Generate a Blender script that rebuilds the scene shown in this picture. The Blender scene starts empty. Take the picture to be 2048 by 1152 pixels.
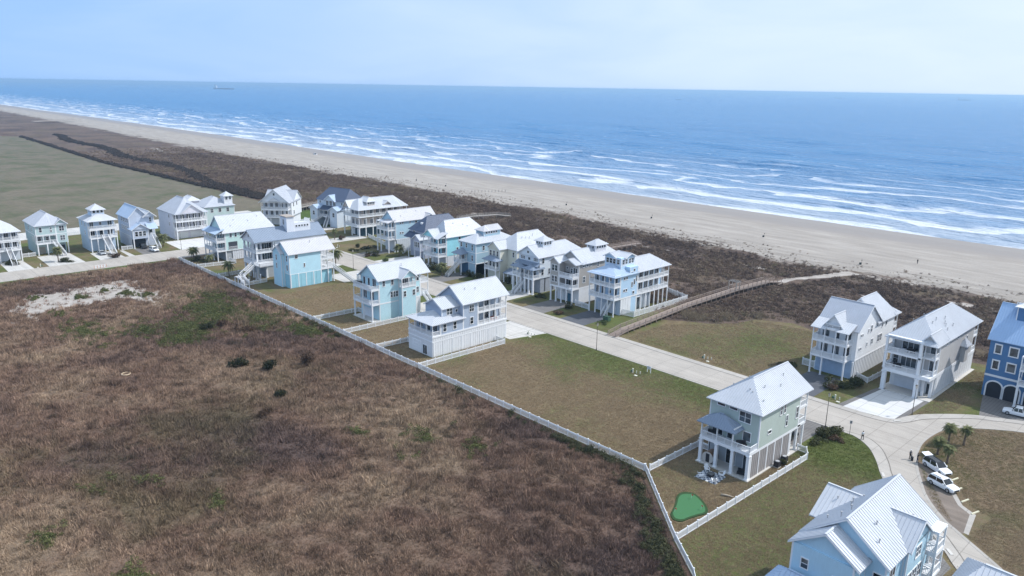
import bpy, math, random
import numpy as np
from mathutils import Matrix, Vector
random.seed(7); rng = np.random.default_rng(11)
SC = bpy.context.scene
COL = SC.collection
rad = math.radians

# ------------------------------------------------------------------ camera, sky, sun, exposure
H = 61.0
PITCH, ROLL, YAWY = rad(14.8308), rad(0.93957), rad(46.5828)
LENS_PX = 1518.0
fwd_h = Vector((-math.sin(YAWY), math.cos(YAWY), 0))
right_h = Vector((math.cos(YAWY), math.sin(YAWY), 0))
fwd = fwd_h * math.cos(PITCH) + Vector((0, 0, -math.sin(PITCH)))
up = fwd_h * math.sin(PITCH) + Vector((0, 0, math.cos(PITCH)))
cx = right_h * math.cos(ROLL) + up * math.sin(ROLL)
cy = -right_h * math.sin(ROLL) + up * math.cos(ROLL)
cam_d = bpy.data.cameras.new('drone_camera')
cam_d.sensor_width = 36.0
cam_d.lens = LENS_PX / 2048 * 36.0
cam_d.clip_start = 0.5
cam_d.clip_end = 80000
cam = bpy.data.objects.new('drone_camera', cam_d)
COL.objects.link(cam)
mw = Matrix((cx, cy, -fwd)).transposed().to_4x4()
mw.translation = (0, 0, H)
cam.matrix_world = mw
SC.camera = cam

SUN_AZ, SUN_EL = rad(56), rad(49)          # azimuth counted from +X towards +Y
world = bpy.data.worlds.new('World'); SC.world = world; world.use_nodes = True
wn = world.node_tree.nodes; wl = world.node_tree.links
bg = wn['Background']
sky = wn.new('ShaderNodeTexSky'); sky.sky_type = 'NISHITA'; sky.sun_disc = False
sky.sun_elevation = SUN_EL; sky.sun_rotation = math.pi / 2 - SUN_AZ
sky.altitude = 0; sky.air_density = 1.0; sky.dust_density = 1.2; sky.ozone_density = 2.0
# thin high cloud veil over the blue, whiter towards the sun as thin cloud is
tcw = wn.new('ShaderNodeTexCoord'); mpw = wn.new('ShaderNodeMapping'); mpw.inputs['Scale'].default_value = (2.0, 2.0, 9.0)
mpw.inputs['Rotation'].default_value = (0, 0, 0.6)
nzw = wn.new('ShaderNodeTexNoise'); nzw.inputs['Scale'].default_value = 1.7; nzw.inputs['Detail'].default_value = 7; nzw.inputs['Distortion'].default_value = 0.6
crw = wn.new('ShaderNodeMapRange'); crw.inputs['From Min'].default_value = 0.35; crw.inputs['From Max'].default_value = 0.75
crw.inputs['To Min'].default_value = 0.95; crw.inputs['To Max'].default_value = 0.99
dtw = wn.new('ShaderNodeVectorMath'); dtw.operation = 'DOT_PRODUCT'
dtw.inputs[1].default_value = (math.cos(SUN_AZ) * math.cos(SUN_EL), math.sin(SUN_AZ) * math.cos(SUN_EL), math.sin(SUN_EL))
adw = wn.new('ShaderNodeMath'); adw.operation = 'MULTIPLY_ADD'; adw.inputs[1].default_value = 0.5
drw = wn.new('ShaderNodeMapRange'); drw.inputs['From Min'].default_value = 0.0; drw.inputs['From Max'].default_value = 0.80
vew = wn.new('ShaderNodeMix'); vew.data_type = 'RGBA'
vew.inputs['A'].default_value = (2.75, 4.55, 7.6, 1); vew.inputs['B'].default_value = (5.9, 6.9, 8.1, 1)
mxw = wn.new('ShaderNodeMix'); mxw.data_type = 'RGBA'
wl.new(tcw.outputs['Generated'], mpw.inputs['Vector']); wl.new(mpw.outputs['Vector'], nzw.inputs['Vector'])
wl.new(nzw.outputs['Fac'], crw.inputs['Value']); wl.new(crw.outputs['Result'], mxw.inputs['Factor'])
wl.new(tcw.outputs['Generated'], dtw.inputs[0]); wl.new(nzw.outputs['Fac'], adw.inputs[0]); wl.new(dtw.outputs['Value'], adw.inputs[2])
wl.new(adw.outputs[0], drw.inputs['Value']); wl.new(drw.outputs['Result'], vew.inputs['Factor'])
wl.new(vew.outputs['Result'], mxw.inputs['B'])
wl.new(sky.outputs['Color'], mxw.inputs['A']); wl.new(mxw.outputs['Result'], bg.inputs['Color'])
bg.inputs['Strength'].default_value = 0.12

sl = bpy.data.lights.new('sun', 'SUN'); sl.energy = 3.9; sl.angle = rad(0.6); sl.color = (1.0, 0.98, 0.955)
sun = bpy.data.objects.new('sun', sl); COL.objects.link(sun)
sd = Vector((math.cos(SUN_AZ) * math.cos(SUN_EL), math.sin(SUN_AZ) * math.cos(SUN_EL), math.sin(SUN_EL)))
sun.rotation_euler = sd.to_track_quat('Z', 'Y').to_euler()
sun.location = (0, 0, 300)
SC.view_settings.view_transform = 'Standard'; SC.view_settings.look = 'None'
SC.view_settings.exposure = 0.2; SC.view_settings.gamma = 1.0
SC.view_settings.use_curve_mapping = False
SC.cycles.max_bounces = 6; SC.cycles.diffuse_bounces = 2; SC.cycles.glossy_bounces = 3
SC.cycles.transmission_bounces = 3; SC.cycles.volume_bounces = 0; SC.cycles.transparent_max_bounces = 6
SC.cycles.use_denoising = True

# ------------------------------------------------------------------ material helpers
MATS = {}
class NT:
    """thin wrapper round a node tree"""
    def __init__(s, name):
        m = bpy.data.materials.new(name); m.use_nodes = True
        s.m = m; s.n = m.node_tree.nodes; s.l = m.node_tree.links
        s.b = s.n['Principled BSDF']
    def node(s, t, ins=None, **kw):
        n = s.n.new(t)
        for k, v in kw.items(): setattr(n, k, v)
        for k, v in (ins or {}).items():
            if hasattr(v, 'is_linked') or isinstance(v, bpy.types.NodeSocket): s.l.new(v, n.inputs[k])
            else: n.inputs[k].default_value = v
        return n
    def noise(s, vec, scale, detail=4, rough=0.55, dist=0.0):
        return s.node('ShaderNodeTexNoise', {'Vector': vec, 'Scale': scale, 'Detail': detail, 'Roughness': rough, 'Distortion': dist}).outputs['Fac']
    def pos(s, scale=None, rot=None):
        o = s.node('ShaderNodeNewGeometry').outputs['Position']
        if scale or rot:
            o = s.node('ShaderNodeMapping', {'Vector': o, 'Scale': scale or (1, 1, 1), 'Rotation': rot or (0, 0, 0)}).outputs['Vector']
        return o
    def rng(s, v, a, b, c=0.0, d=1.0, smooth=False):
        n = s.node('ShaderNodeMapRange', {'Value': v, 'From Min': a, 'From Max': b, 'To Min': c, 'To Max': d})
        if smooth: n.interpolation_type = 'SMOOTHSTEP'
        return n.outputs['Result']
    def mix(s, f, a, b):
        n = s.node('ShaderNodeMix', data_type='RGBA')
        for k, v in (('Factor', f), ('A', a), ('B', b)):
            if isinstance(v, bpy.types.NodeSocket): s.l.new(v, n.inputs[k])
            else: n.inputs[k].default_value = (tuple(v) + (1,)) if isinstance(v, tuple) and len(v) == 3 else v
        return n.outputs['Result']
    def math(s, op, a, b=0.0, clamp=False):
        n = s.node('ShaderNodeMath', operation=op); n.use_clamp = clamp
        for i, v in enumerate((a, b)):
            if isinstance(v, bpy.types.NodeSocket): s.l.new(v, n.inputs[i])
            else: n.inputs[i].default_value = v
        return n.outputs[0]
    def ramp(s, f, stops):
        n = s.node('ShaderNodeValToRGB', {'Fac': f}); e = n.color_ramp.elements
        while len(e) < len(stops): e.new(0.5)
        for k, (p, c) in zip(e, stops): k.position = p; k.color = tuple(c) + (1,) if len(c) == 3 else c
        return n.outputs['Color']
    def bump(s, h, strength=0.4, dist=0.05):
        n = s.node('ShaderNodeBump', {'Height': h, 'Strength': strength, 'Distance': dist})
        s.l.new(n.outputs['Normal'], s.b.inputs['Normal'])
    def out(s, col=None, rough=None, metal=None, spec=None):
        for k, v in (('Base Color', col), ('Roughness', rough), ('Metallic', metal), ('Specular IOR Level', spec)):
            if v is None: continue
            if isinstance(v, bpy.types.NodeSocket): s.l.new(v, s.b.inputs[k])
            else: s.b.inputs[k].default_value = (tuple(v) + (1,)) if isinstance(v, tuple) else v
        return s.m

def paint(name, c, rough=0.6, var=0.08, scale=0.9, metal=0.0, spec=0.35, fine=12.0):
    """painted or raw surface: base colour with soft weathering"""
    if name in MATS: return MATS[name]
    t = NT(name); p = t.pos()
    a = t.noise(p, scale, 4); b = t.noise(t.pos((1, 1, 0.25)), fine, 3)
    f = t.math('ADD', t.math('MULTIPLY', a, 0.65), t.math('MULTIPLY', b, 0.35))
    lo = tuple(x * (1 - var) for x in c); hi = tuple(min(1, x * (1 + var)) for x in c)
    MATS[name] = t.out(t.mix(t.rng(f, 0.3, 0.7), lo, hi), rough, metal, spec)
    return MATS[name]

def siding(name, c, lap=0.2):
    """horizontal lap siding"""
    if name in MATS: return MATS[name]
    t = NT(name); p = t.pos()
    w = t.node('ShaderNodeSeparateXYZ', {'Vector': p}).outputs['Z']
    saw = t.math('FRACT', t.math('MULTIPLY', w, 1.0 / lap))
    a = t.noise(p, 0.5, 4); b = t.noise(t.pos((3, 3, 0.3)), 2.0, 3)
    f = t.math('ADD', t.math('MULTIPLY', a, 0.6), t.math('MULTIPLY', b, 0.4))
    t.bump(saw, 0.5, 0.03)
    MATS[name] = t.out(t.mix(t.rng(f, 0.3, 0.7), tuple(x * 0.92 for x in c), tuple(min(1, x * 1.06) for x in c)), 0.6, 0, 0.3)
    return MATS[name]

def metal_roof(name, c, rough=0.42):
    if name in MATS: return MATS[name]
    t = NT(name); p = t.pos()
    a = t.noise(p, 0.35, 4); b = t.noise(t.pos((1, 1, 1)), 3.0, 4)
    f = t.math('ADD', t.math('MULTIPLY', a, 0.6), t.math('MULTIPLY', b, 0.4))
    MATS[name] = t.out(t.mix(t.rng(f, 0.3, 0.7), tuple(x * 0.9 for x in c), tuple(min(1, x * 1.05) for x in c)), t.rng(b, 0.3, 0.7, rough - .02, rough + .14), 0.0, 0.28)
    return MATS[name]

WHITE = paint('white_trim', (0.76, 0.77, 0.79), 0.5, 0.04)
DECK = paint('deck_board', (0.42, 0.42, 0.43), 0.75, 0.12)
GLASS = None
def _glass():
    t = NT('window_glass'); p = t.pos()
    a = t.noise(p, 0.45, 2)
    m = t.out(t.mix(t.rng(a, 0.42, 0.62), (0.012, 0.016, 0.022), (0.10, 0.12, 0.14)), 0.06, 0, 0.6)
    return m
GLASS = _glass()
SCREEN = paint('painted_shade', (0.055, 0.065, 0.08), 0.7, 0.3, 0.6)  # near-black tone painted for shade in porches, carports and garage openings
ROOFW = metal_roof('white_metal_roof', (0.525, 0.545, 0.585))
ROOFG = metal_roof('grey_metal_roof', (0.24, 0.29, 0.37))
ROOFD = metal_roof('slate_and_shade_metal_roof', (0.075, 0.10, 0.16))
ROOFB = metal_roof('blue_and_shade_metal_roof', (0.42, 0.52, 0.66))
ROOFP = metal_roof('blush_metal_roof', (0.535, 0.53, 0.555))
DARK = paint('dark_metal', (0.03, 0.03, 0.035), 0.5, 0.1)
VENT = paint('vent_metal', (0.35, 0.36, 0.38), 0.5, 0.15)
CONC = paint('concrete_slab', (0.50, 0.48, 0.45), 0.85, 0.1, 0.5)

# ------------------------------------------------------------------ mesh helpers
class MB:
    def __init__(s): s.v = []; s.f = []
    def quad(s, *pts):
        n = len(s.v); s.v += [tuple(p) for p in pts]; s.f.append(tuple(range(n, n + len(pts)))); return s
    def box(s, x0, x1, y0, y1, z0, z1):
        n = len(s.v)
        s.v += [(x0, y0, z0), (x1, y0, z0), (x1, y1, z0), (x0, y1, z0), (x0, y0, z1), (x1, y0, z1), (x1, y1, z1), (x0, y1, z1)]
        s.f += [(n, n + 3, n + 2, n + 1), (n + 4, n + 5, n + 6, n + 7), (n, n + 1, n + 5, n + 4), (n + 1, n + 2, n + 6, n + 5), (n + 2, n + 3, n + 7, n + 6), (n + 3, n, n + 4, n + 7)]
        return s
    def prism(s, poly, z0, z1):
        k = len(poly); n = len(s.v)
        a = sum(poly[i][0] * poly[(i + 1) % k][1] - poly[(i + 1) % k][0] * poly[i][1] for i in range(k))
        if a < 0: poly = poly[::-1]
        s.v += [(p[0], p[1], z0) for p in poly] + [(p[0], p[1], z1) for p in poly]
        s.f.append(tuple(range(n + k - 1, n - 1, -1))); s.f.append(tuple(range(n + k, n + 2 * k)))
        s.f += [(n + i, n + (i + 1) % k, n + k + (i + 1) % k, n + k + i) for i in range(k)]
        return s
    def beam(s, p, q, w, h):
        """box along p->q, width w sideways, height h upwards from the line"""
        p = Vector(p); q = Vector(q); d = (q - p)
        side = Vector((d.y, -d.x, 0))
        side = side.normalized() if side.length > 1e-6 else Vector((1, 0, 0))
        side *= w / 2; u = Vector((0, 0, h)) if abs(d.normalized().z) < 0.95 else Vector((0, h, 0))
        n = len(s.v)
        s.v += [tuple(p - side), tuple(p + side), tuple(p + side + u), tuple(p - side + u), tuple(q - side), tuple(q + side), tuple(q + side + u), tuple(q - side + u)]
        s.f += [(n, n + 1, n + 2, n + 3), (n + 7, n + 6, n + 5, n + 4), (n, n + 4, n + 5, n + 1), (n + 1, n + 5, n + 6, n + 2), (n + 2, n + 6, n + 7, n + 3), (n + 3, n + 7, n + 4, n)]
        return s
    def tube(s, pts, radii, k=8):
        n0 = len(s.v); P = [Vector(p) for p in pts]
        for i, p in enumerate(P):
            d = (P[min(i + 1, len(P) - 1)] - P[max(i - 1, 0)]).normalized()
            a = d.orthogonal().normalized() if abs(d.z) < 0.99 else Vector((1, 0, 0)); b = d.cross(a)
            for j in range(k):
                t = 2 * math.pi * j / k
                s.v.append(tuple(p + (a * math.cos(t) + b * math.sin(t)) * radii[i]))
        for i in range(len(P) - 1):
            for j in range(k):
                a = n0 + i * k + j; b = n0 + i * k + (j + 1) % k
                s.f.append((a, b, b + k, a + k))
        s.f.append(tuple(n0 + j for j in range(k - 1, -1, -1))); e = n0 + (len(P) - 1) * k
        s.f.append(tuple(e + j for j in range(k)))
        return s
    def mesh(s, name, mat=None, smooth=False):
        m = bpy.data.meshes.new(name); m.from_pydata(s.v, [], s.f); 
        if mat: m.materials.append(mat)
        if smooth: m.polygons.foreach_set('use_smooth', [True] * len(m.polygons))
        return m
    def build(s, name, mat, parent=None, loc=(0, 0, 0), rz=0, smooth=False):
        return link(name, s.mesh(name, mat, smooth), parent, loc, rz)

def link(name, mesh, parent=None, loc=(0, 0, 0), rz=0, scale=None):
    o = bpy.data.objects.new(name, mesh); COL.objects.link(o); o.parent = parent
    o.location = loc
    if rz: o.rotation_euler = (0, 0, rz)
    if scale: o.scale = scale if isinstance(scale, tuple) else (scale,) * 3
    return o
def tag(o, label, cat, group=None):
    o['label'] = label; o['category'] = cat
    if group: o['group'] = group
    return o
def structure(o): o['kind'] = 'structure'; return o
def stuff(o): o['kind'] = 'stuff'; return o
def thing(name, label, cat, loc=(0, 0, 0), rz=0, group=None):
    return tag(link(name, None, None, loc, rz), label, cat, group)
CACHE = {}
def cached(key, fn):
    if key not in CACHE: CACHE[key] = fn()
    return CACHE[key]
def copy_tree(o, parent=None):
    c = o.copy(); COL.objects.link(c); c.parent = parent
    for ch in list(o.children): copy_tree(ch, c)
    return c
def cam_px(p):
    """numpy N x 3 -> pixel in the 2048 frame and depth, used only to cull scatter outside the view"""
    d = np.asarray(p, float) - np.array([0, 0, H])
    x = d @ np.array(cx); y = d @ np.array(cy); z = d @ np.array(fwd)
    zz = np.where(z > 1, z, 1)
    return 1024 + LENS_PX * x / zz, 576 - LENS_PX * y / zz, z

# ------------------------------------------------------------------ the setting: ground, beach, sea, roads
SHORE = [(-25000, 640), (-2178, 381), (-1527, 374), (-1141, 370), (-868, 365), (-681, 359.5), (-517, 354), (-372, 352), (-296, 351), (-200, 350), (-75, 350), (50, 350), (400, 349), (3000, 345)]
DUNE = [(-25000, 570), (-1789, 312), (-1206, 297), (-831, 284), (-572, 278), (-400, 277), (-310, 275), (-248, 273), (-204, 270), (-160, 266), (-119, 263), (-85, 263), (-60, 264), (50, 262), (400, 260), (3000, 256)]
def shore_y(x): return np.interp(x, [p[0] for p in SHORE], [p[1] for p in SHORE])
def dune_y(x): return np.interp(x, [p[0] for p in DUNE], [p[1] for p in DUNE])

def strip_mesh(name, xs, rows, yfun, attr, mat):
    """sheet of rows that follow a line: rows = [(offset, z)], the offset is stored as a vertex attribute"""
    xs = np.asarray(xs, float); n = len(xs); y0 = yfun(xs)
    V = np.concatenate([np.stack([xs, y0 + q, np.broadcast_to(z, xs.shape)], 1) for q, z in rows])
    F = []
    for r in range(len(rows) - 1):
        a = np.arange(n - 1) + r * n
        F.append(np.stack([a, a + 1, a + 1 + n, a + n], 1))
    F = np.concatenate(F)
    m = bpy.data.meshes.new(name); m.from_pydata(V.tolist(), [], F.tolist())
    at = m.attributes.new(attr, 'FLOAT', 'POINT'); at.data.foreach_set('value', np.repeat([q for q, _ in rows], n).astype(np.float32))
    m.materials.append(mat)
    return m

def sand_color(t):
    p = t.pos()
    a = t.noise(t.pos((0.35, 1.6, 1), (0, 0, 0.05)), 0.12, 6, 0.6); b = t.noise(p, 1.3, 4)
    f = t.math('ADD', t.math('MULTIPLY', a, 0.7), t.math('MULTIPLY', b, 0.3))
    return t.ramp(f, [(0.30, (0.225, 0.20, 0.178)), (0.5, (0.305, 0.276, 0.248)), (0.68, (0.40, 0.365, 0.332))])

def ground_material():
    t = NT('scrub_ground'); p = t.pos()
    q = t.node('ShaderNodeAttribute', attribute_name='q').outputs['Fac']
    big = t.noise(p, 0.022, 5, 0.6, 0.4); mid = t.noise(p, 0.26, 6, 0.68, 0.3); fin = t.noise(p, 1.5, 5, 0.7)
    f = t.math('ADD', t.math('MULTIPLY', big, 0.45), t.math('ADD', t.math('MULTIPLY', mid, 0.3), t.math('MULTIPLY', fin, 0.35)))
    tone = t.ramp(big, [(0.36, (0.088, 0.062, 0.054)), (0.5, (0.138, 0.092, 0.069)), (0.64, (0.20, 0.148, 0.105))])
    vm = t.node('ShaderNodeMix', data_type='RGBA', blend_type='MULTIPLY'); vm.inputs['Factor'].default_value = 1
    t.l.new(tone, vm.inputs['A']); t.l.new(t.rng(t.math('ADD', t.math('MULTIPLY', mid, 0.55), t.math('MULTIPLY', fin, 0.45)), 0.33, 0.68, 0.5, 1.45), vm.inputs['B'])
    field = vm.outputs['Result']
    g = t.noise(t.pos(None, (0, 0, 1.0)), 0.030, 5, 0.6, 0.5)
    field = t.mix(t.rng(t.math('ADD', g, t.math('MULTIPLY', fin, 0.16)), 0.66, 0.78, 0, 0.45), field, (0.095, 0.092, 0.046))
    dune = t.ramp(f, [(0.40, (0.034, 0.025, 0.024)), (0.5, (0.080, 0.058, 0.050)), (0.60, (0.145, 0.106, 0.084))])
    dz = t.rng(t.math('ADD', q, t.math('MULTIPLY', mid, 30.0)), -108, -75)
    col = t.mix(dz, field, dune)
    # green-brown swathes low in the dunes
    gd = t.noise(t.pos((0.5, 1.2, 1)), 0.05, 4, 0.6, 0.4)
    col = t.mix(t.math('MULTIPLY', t.rng(gd, 0.52, 0.66, 0, 0.7), dz), col, (0.11, 0.088, 0.058))
    # open sand breaking into the seaward edge of the dunes
    sn = t.noise(t.pos((0.6, 1.3, 1)), 0.085, 6, 0.7, 0.6)
    sm = t.rng(t.math('ADD', t.math('MULTIPLY', sn, 60.0), q), 28, 35)
    sand = sand_color(t)
    col = t.mix(sm, col, sand)
    t.bump(t.math('ADD', mid, t.math('MULTIPLY', fin, 0.5)), 0.9, 0.7)
    return t.out(col, 0.95, 0, 0.1)

def beach_material():
    t = NT('beach_sand'); w = t.node('ShaderNodeAttribute', attribute_name='q').outputs['Fac']   # q = distance from waterline, negative inland
    sand = sand_color(t)
    n = t.noise(t.pos((0.15, 1.0, 1)), 0.12, 4)
    wet = t.rng(t.math('ADD', w, t.math('MULTIPLY', n, 16)), -12, 1)
    tracks = t.noise(t.pos((0.05, 2.2, 1), (0, 0, -0.10)), 0.5, 3)
    c = t.mix(t.math('MULTIPLY', t.rng(tracks, 0.50, 0.68), 0.45), sand, (0.30, 0.265, 0.23))
    c = t.mix(wet, c, (0.24, 0.21, 0.19))
    t.bump(t.noise(t.pos((0.4, 1, 1)), 0.9, 5, 0.65), 0.35, 0.35)
    return t.out(c, t.rng(wet, 0, 1, 0.95, 0.45), 0, 0.25)

def sea_material():
    t = NT('sea_water'); d = t.node('ShaderNodeAttribute', attribute_name='q').outputs['Fac']
    col = t.ramp(t.rng(d, 0, 3000), [(0.0, (0.23, 0.30, 0.39)), (0.02, (0.13, 0.22, 0.36)), (0.06, (0.055, 0.175, 0.36)), (0.15, (0.018, 0.155, 0.365)), (1.0, (0.010, 0.150, 0.37))])
    # streaks of wind and depth
    st = t.noise(t.pos((0.12, 1.0, 1), (0, 0, 0.12)), 0.012, 5, 0.6)
    col = t.mix(t.rng(st, 0.38, 0.66, 0, 0.55), col, (0.035, 0.20, 0.43))
    # foam: breaking crests, sharp on the beach side and trailing out seaward
    px_ = t.node('ShaderNodeSeparateXYZ', {'Vector': t.pos()}).outputs['X']
    def cvec(a, b): return t.node('ShaderNodeCombineXYZ', {'X': t.math('MULTIPLY', px_, a), 'Y': t.math('MULTIPLY', d, b)}).outputs[0]
    wob = t.noise(cvec(0.0075, 0.010), 1.0, 4, 0.55, 0.4)
    ph = t.math('FRACT', t.math('ADD', t.math('DIVIDE', d, 41.0), t.math('MULTIPLY', wob, 3.2)))
    crest = t.math('MULTIPLY', t.rng(ph, 0.0, 0.05), t.rng(ph, 0.05, 0.62, 1.0, 0.0))
    n1 = t.noise(cvec(0.009, 0.020), 1.0, 5, 0.6, 0.8)
    n2 = t.noise(cvec(0.055, 0.30), 1.0, 6, 0.72, 0.8)
    prob = t.ramp(t.rng(d, 0, 450), [(0.0, (0.36,) * 3), (0.03, (0.46,) * 3), (0.14, (0.44,) * 3), (0.26, (0.35,) * 3), (0.42, (0.31,) * 3), (0.60, (0.22,) * 3), (0.72, (0.12,) * 3), (0.88, (0.0,) * 3), (1.0, (0.0,) * 3)])
    pr = t.node('ShaderNodeSeparateColor', {'Color': prob}).outputs[0]
    s = t.math('ADD', t.math('ADD', t.math('MULTIPLY', n1, 0.62), t.math('MULTIPLY', n2, 0.50)), t.math('ADD', pr, t.math('MULTIPLY', crest, 0.42)))
    foam = t.math('MULTIPLY', t.rng(s, 1.06, 1.36, 0, 1, True), 0.92)
    # thin lacy wash behind the crests
    lace = t.math('MULTIPLY', t.rng(t.math('ADD', n2, pr), 0.76, 1.04), 0.42)
    fm = t.math('MAXIMUM', foam, lace)
    # far whitecaps, small and rare
    wc = t.noise(t.pos((0.05, 0.16, 1), (0, 0, 0.1)), 1.0, 3, 0.5)
    fm = t.math('MAXIMUM', fm, t.math('MULTIPLY', t.rng(wc, 0.70, 0.76), t.rng(d, 200, 1500, 0.55, 0.0)))
    col = t.mix(fm, col, (0.66, 0.70, 0.76))
    # ripples, wind chop and longer swell
    w0 = t.noise(t.pos((0.30, 1.0, 1), (0, 0, 0.13)), 0.055, 4, 0.6, 0.7); w1 = t.noise(t.pos((0.28, 1.0, 1), (0, 0, 0.18)), 0.16, 4, 0.6, 0.5); w2 = t.noise(t.pos((0.45, 1.0, 1), (0, 0, -0.1)), 0.75, 4, 0.6)
    hgt = t.math('ADD', t.math('MULTIPLY', w0, 2.2), t.math('ADD', t.math('MULTIPLY', w1, 1.0), t.math('MULTIPLY', w2, 0.4)))
    t.bump(hgt, 1.0, 4.2)
    return t.out(col, t.rng(fm, 0, 1, 0.26, 0.8), 0, 0.15)

GROUND_M = ground_material()
xs = np.concatenate([[-25000, -12000, -6000, -3500], np.arange(-2400, -700, 100), np.arange(-700, 120, 20), [200, 400, 1000, 3000]])
structure(link('ground', strip_mesh('ground', xs, [(-27000, -0.0), (-12000, 0.0), (-3000, 0.0), (-1000, 0), (-500, 0), (-260, 0), (-200, 0), (-160, 0), (-120, 0), (-110, 0), (-90, 0), (-60, 0), (-30, 0), (-10, 0), (8, 0), (16, 0)], dune_y, 'q', GROUND_M)))
# beach: from behind the dune foot down under the water
BEACH_M = beach_material()
bx = np.concatenate([[-25000, -12000, -6000, -3500], np.arange(-2400, -700, 100), np.arange(-700, 120, 15), [200, 400, 1000, 3000]])
V = []; Q = []
for k in range(7):
    f = k / 6
    y = (dune_y(bx) + 15.9) * (1 - f) + (shore_y(bx) + 2) * f
    V.append(np.stack([bx, y, np.full_like(bx, -0.004 - 0.62 * f ** 1.6)], 1)); Q.append(y - shore_y(bx))
for e, z in ((25, -1.2), (80, -2.2)):
    V.append(np.stack([bx, shore_y(bx) + e, np.full_like(bx, z)], 1)); Q.append(np.full_like(bx, e))
n = len(bx); F = []
for r in range(len(V) - 1):
    a = np.arange(n - 1) + r * n; F.append(np.stack([a, a + 1, a + 1 + n, a + n], 1))
bm_ = bpy.data.meshes.new('beach'); bm_.from_pydata(np.concatenate(V).tolist(), [], np.concatenate(F).tolist())
at = bm_.attributes.new('q', 'FLOAT', 'POINT'); at.data.foreach_set('value', np.concatenate(Q).astype(np.float32)); bm_.materials.append(BEACH_M)
structure(link('beach', bm_))
# sea: swell in the near rows, flat far out
SEA_M = sea_material()
sx = np.concatenate([[-25000, -16000, -10000, -6500, -4500, -3400, -2800], np.arange(-2400, -1000, 40), np.arange(-1000, -500, 14), np.arange(-500, 60, 7), np.arange(60, 200, 30), [300, 500, 1000, 3000]])
sq = np.concatenate([np.arange(-14, 330, 2.6), np.arange(330, 900, 5), np.arange(900, 1600, 40), [1800, 2200, 3000, 4500, 7000, 11000, 17000, 24900]])
SXg, SQg = np.meshgrid(sx, sq); n = len(sx)
Y = shore_y(SXg) + SQg
ph = SQg / 31.0 * 2 * math.pi + 1.9 * np.sin(SXg / 170.0) + 1.1 * np.sin(SXg / 61.0 + SQg / 140.0)
short = 0.5 + 0.5 * np.sin(SXg / 37.0 + 2.0 * np.sin(SQg / 60.0) + SQg / 21.0); short2 = 0.5 + 0.5 * np.sin(SXg / 83.0 - SQg / 33.0 + 1.3 * np.sin(SXg / 29.0))
amp = np.clip((SQg + 2) / 60, 0, 1) * np.clip((1000 - SQg) / 600, 0, 1)
crest = np.maximum(0, np.cos(ph)) ** 2.2
ph2 = SQg / 12.0 * 2 * math.pi + SXg / 19.0 + 1.5 * np.sin(SXg / 47.0); ph3 = SQg / 17.0 * 2 * math.pi - SXg / 41.0 + 1.2 * np.sin(SQg / 70.0)
Z = -0.60 + amp * (0.95 * crest * (0.25 + short * short2 * 1.3) + 0.11 * np.cos(ph2) * short + 0.16 * np.cos(ph3) * short2)
F = []
for r in range(len(sq) - 1):
    a = np.arange(n - 1) + r * n; F.append(np.stack([a, a + 1, a + 1 + n, a + n], 1))
sm_ = bpy.data.meshes.new('sea'); sm_.from_pydata(np.stack([SXg, Y, Z], 2).reshape(-1, 3).tolist(), [], np.concatenate(F).tolist())
at = sm_.attributes.new('q', 'FLOAT', 'POINT'); at.data.foreach_set('value', SQg.reshape(-1).astype(np.float32)); sm_.materials.append(SEA_M)
sm_.polygons.foreach_set('use_smooth', [True] * len(sm_.polygons))
structure(link('sea', sm_))

# haze: one closed box of thin air round camera, land and sea
ht = NT('haze_air'); ht.n.remove(ht.b)
pv = ht.node('ShaderNodeVolumePrincipled', {'Color': (0.47, 0.72, 1.0, 1), 'Density': 0.00013, 'Anisotropy': 0.25})
ht.l.new(pv.outputs['Volume'], ht.n['Material Output'].inputs['Volume'])
hz = MB().box(-26500, 4500, -27800, 26800, -3.4, 63.5).build('haze', ht.m); stuff(hz)

# ---- lawns and mown lots
def lawn_material(name, brown, green, bias, edge=None):
    t = NT(name); p = t.pos()
    a = t.noise(p, 0.05, 5, 0.6, 0.5); b = t.noise(t.pos((1, 0.35, 1)), 0.5, 5, 0.65); c = t.noise(p, 4.0, 5, 0.75)
    st = t.noise(t.pos((0.05, 1.6, 1), (0, 0, 0.03)), 0.8, 3)
    f = t.math('ADD', t.math('MULTIPLY', a, 0.8), t.math('ADD', t.math('MULTIPLY', b, 0.25), t.math('MULTIPLY', st, 0.22)))
    if edge:   # grass stays greener along the street verge
        y = t.node('ShaderNodeSeparateXYZ', {'Vector': p}).outputs['Y']
        f = t.math('ADD', f, t.rng(y, edge[0], edge[1], 0, edge[2]))
    col = t.mix(t.rng(f, 0.60 - bias, 0.86 - bias, 0, 1, True), brown, green)
    dk = t.rng(t.math('ADD', t.math('MULTIPLY', c, 0.6), t.math('MULTIPLY', b, 0.4)), 0.32, 0.68, 0.45, 1.6)
    m = t.node('ShaderNodeMix', data_type='RGBA', blend_type='MULTIPLY'); m.inputs['Factor'].default_value = 1
    t.l.new(col, m.inputs['A']); t.l.new(dk, m.inputs['B'])
    t.bump(t.math('ADD', c, t.math('MULTIPLY', b, 0.7)), 0.7, 0.16)
    return t.out(m.outputs['Result'], 0.95, 0, 0.08)
BR = (0.155, 0.118, 0.072); BR2 = (0.165, 0.122, 0.080); GR = (0.085, 0.102, 0.034); GR2 = (0.062, 0.094, 0.025)
LAWN = lawn_material('lawn_dry', BR, GR, 0.02, (112, 134, 0.22))
LAWN_B = lawn_material('lawn_mixed', BR, GR, 0.10)
LAWN_G = lawn_material('lawn_green', BR, GR2, 0.24)
LAWN_R = lawn_material('lawn_olive', (0.150, 0.128, 0.066), GR, 0.16)
LAWN_I = lawn_material('lawn_brown', BR2, (0.088, 0.088, 0.042), 0.0)
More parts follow.
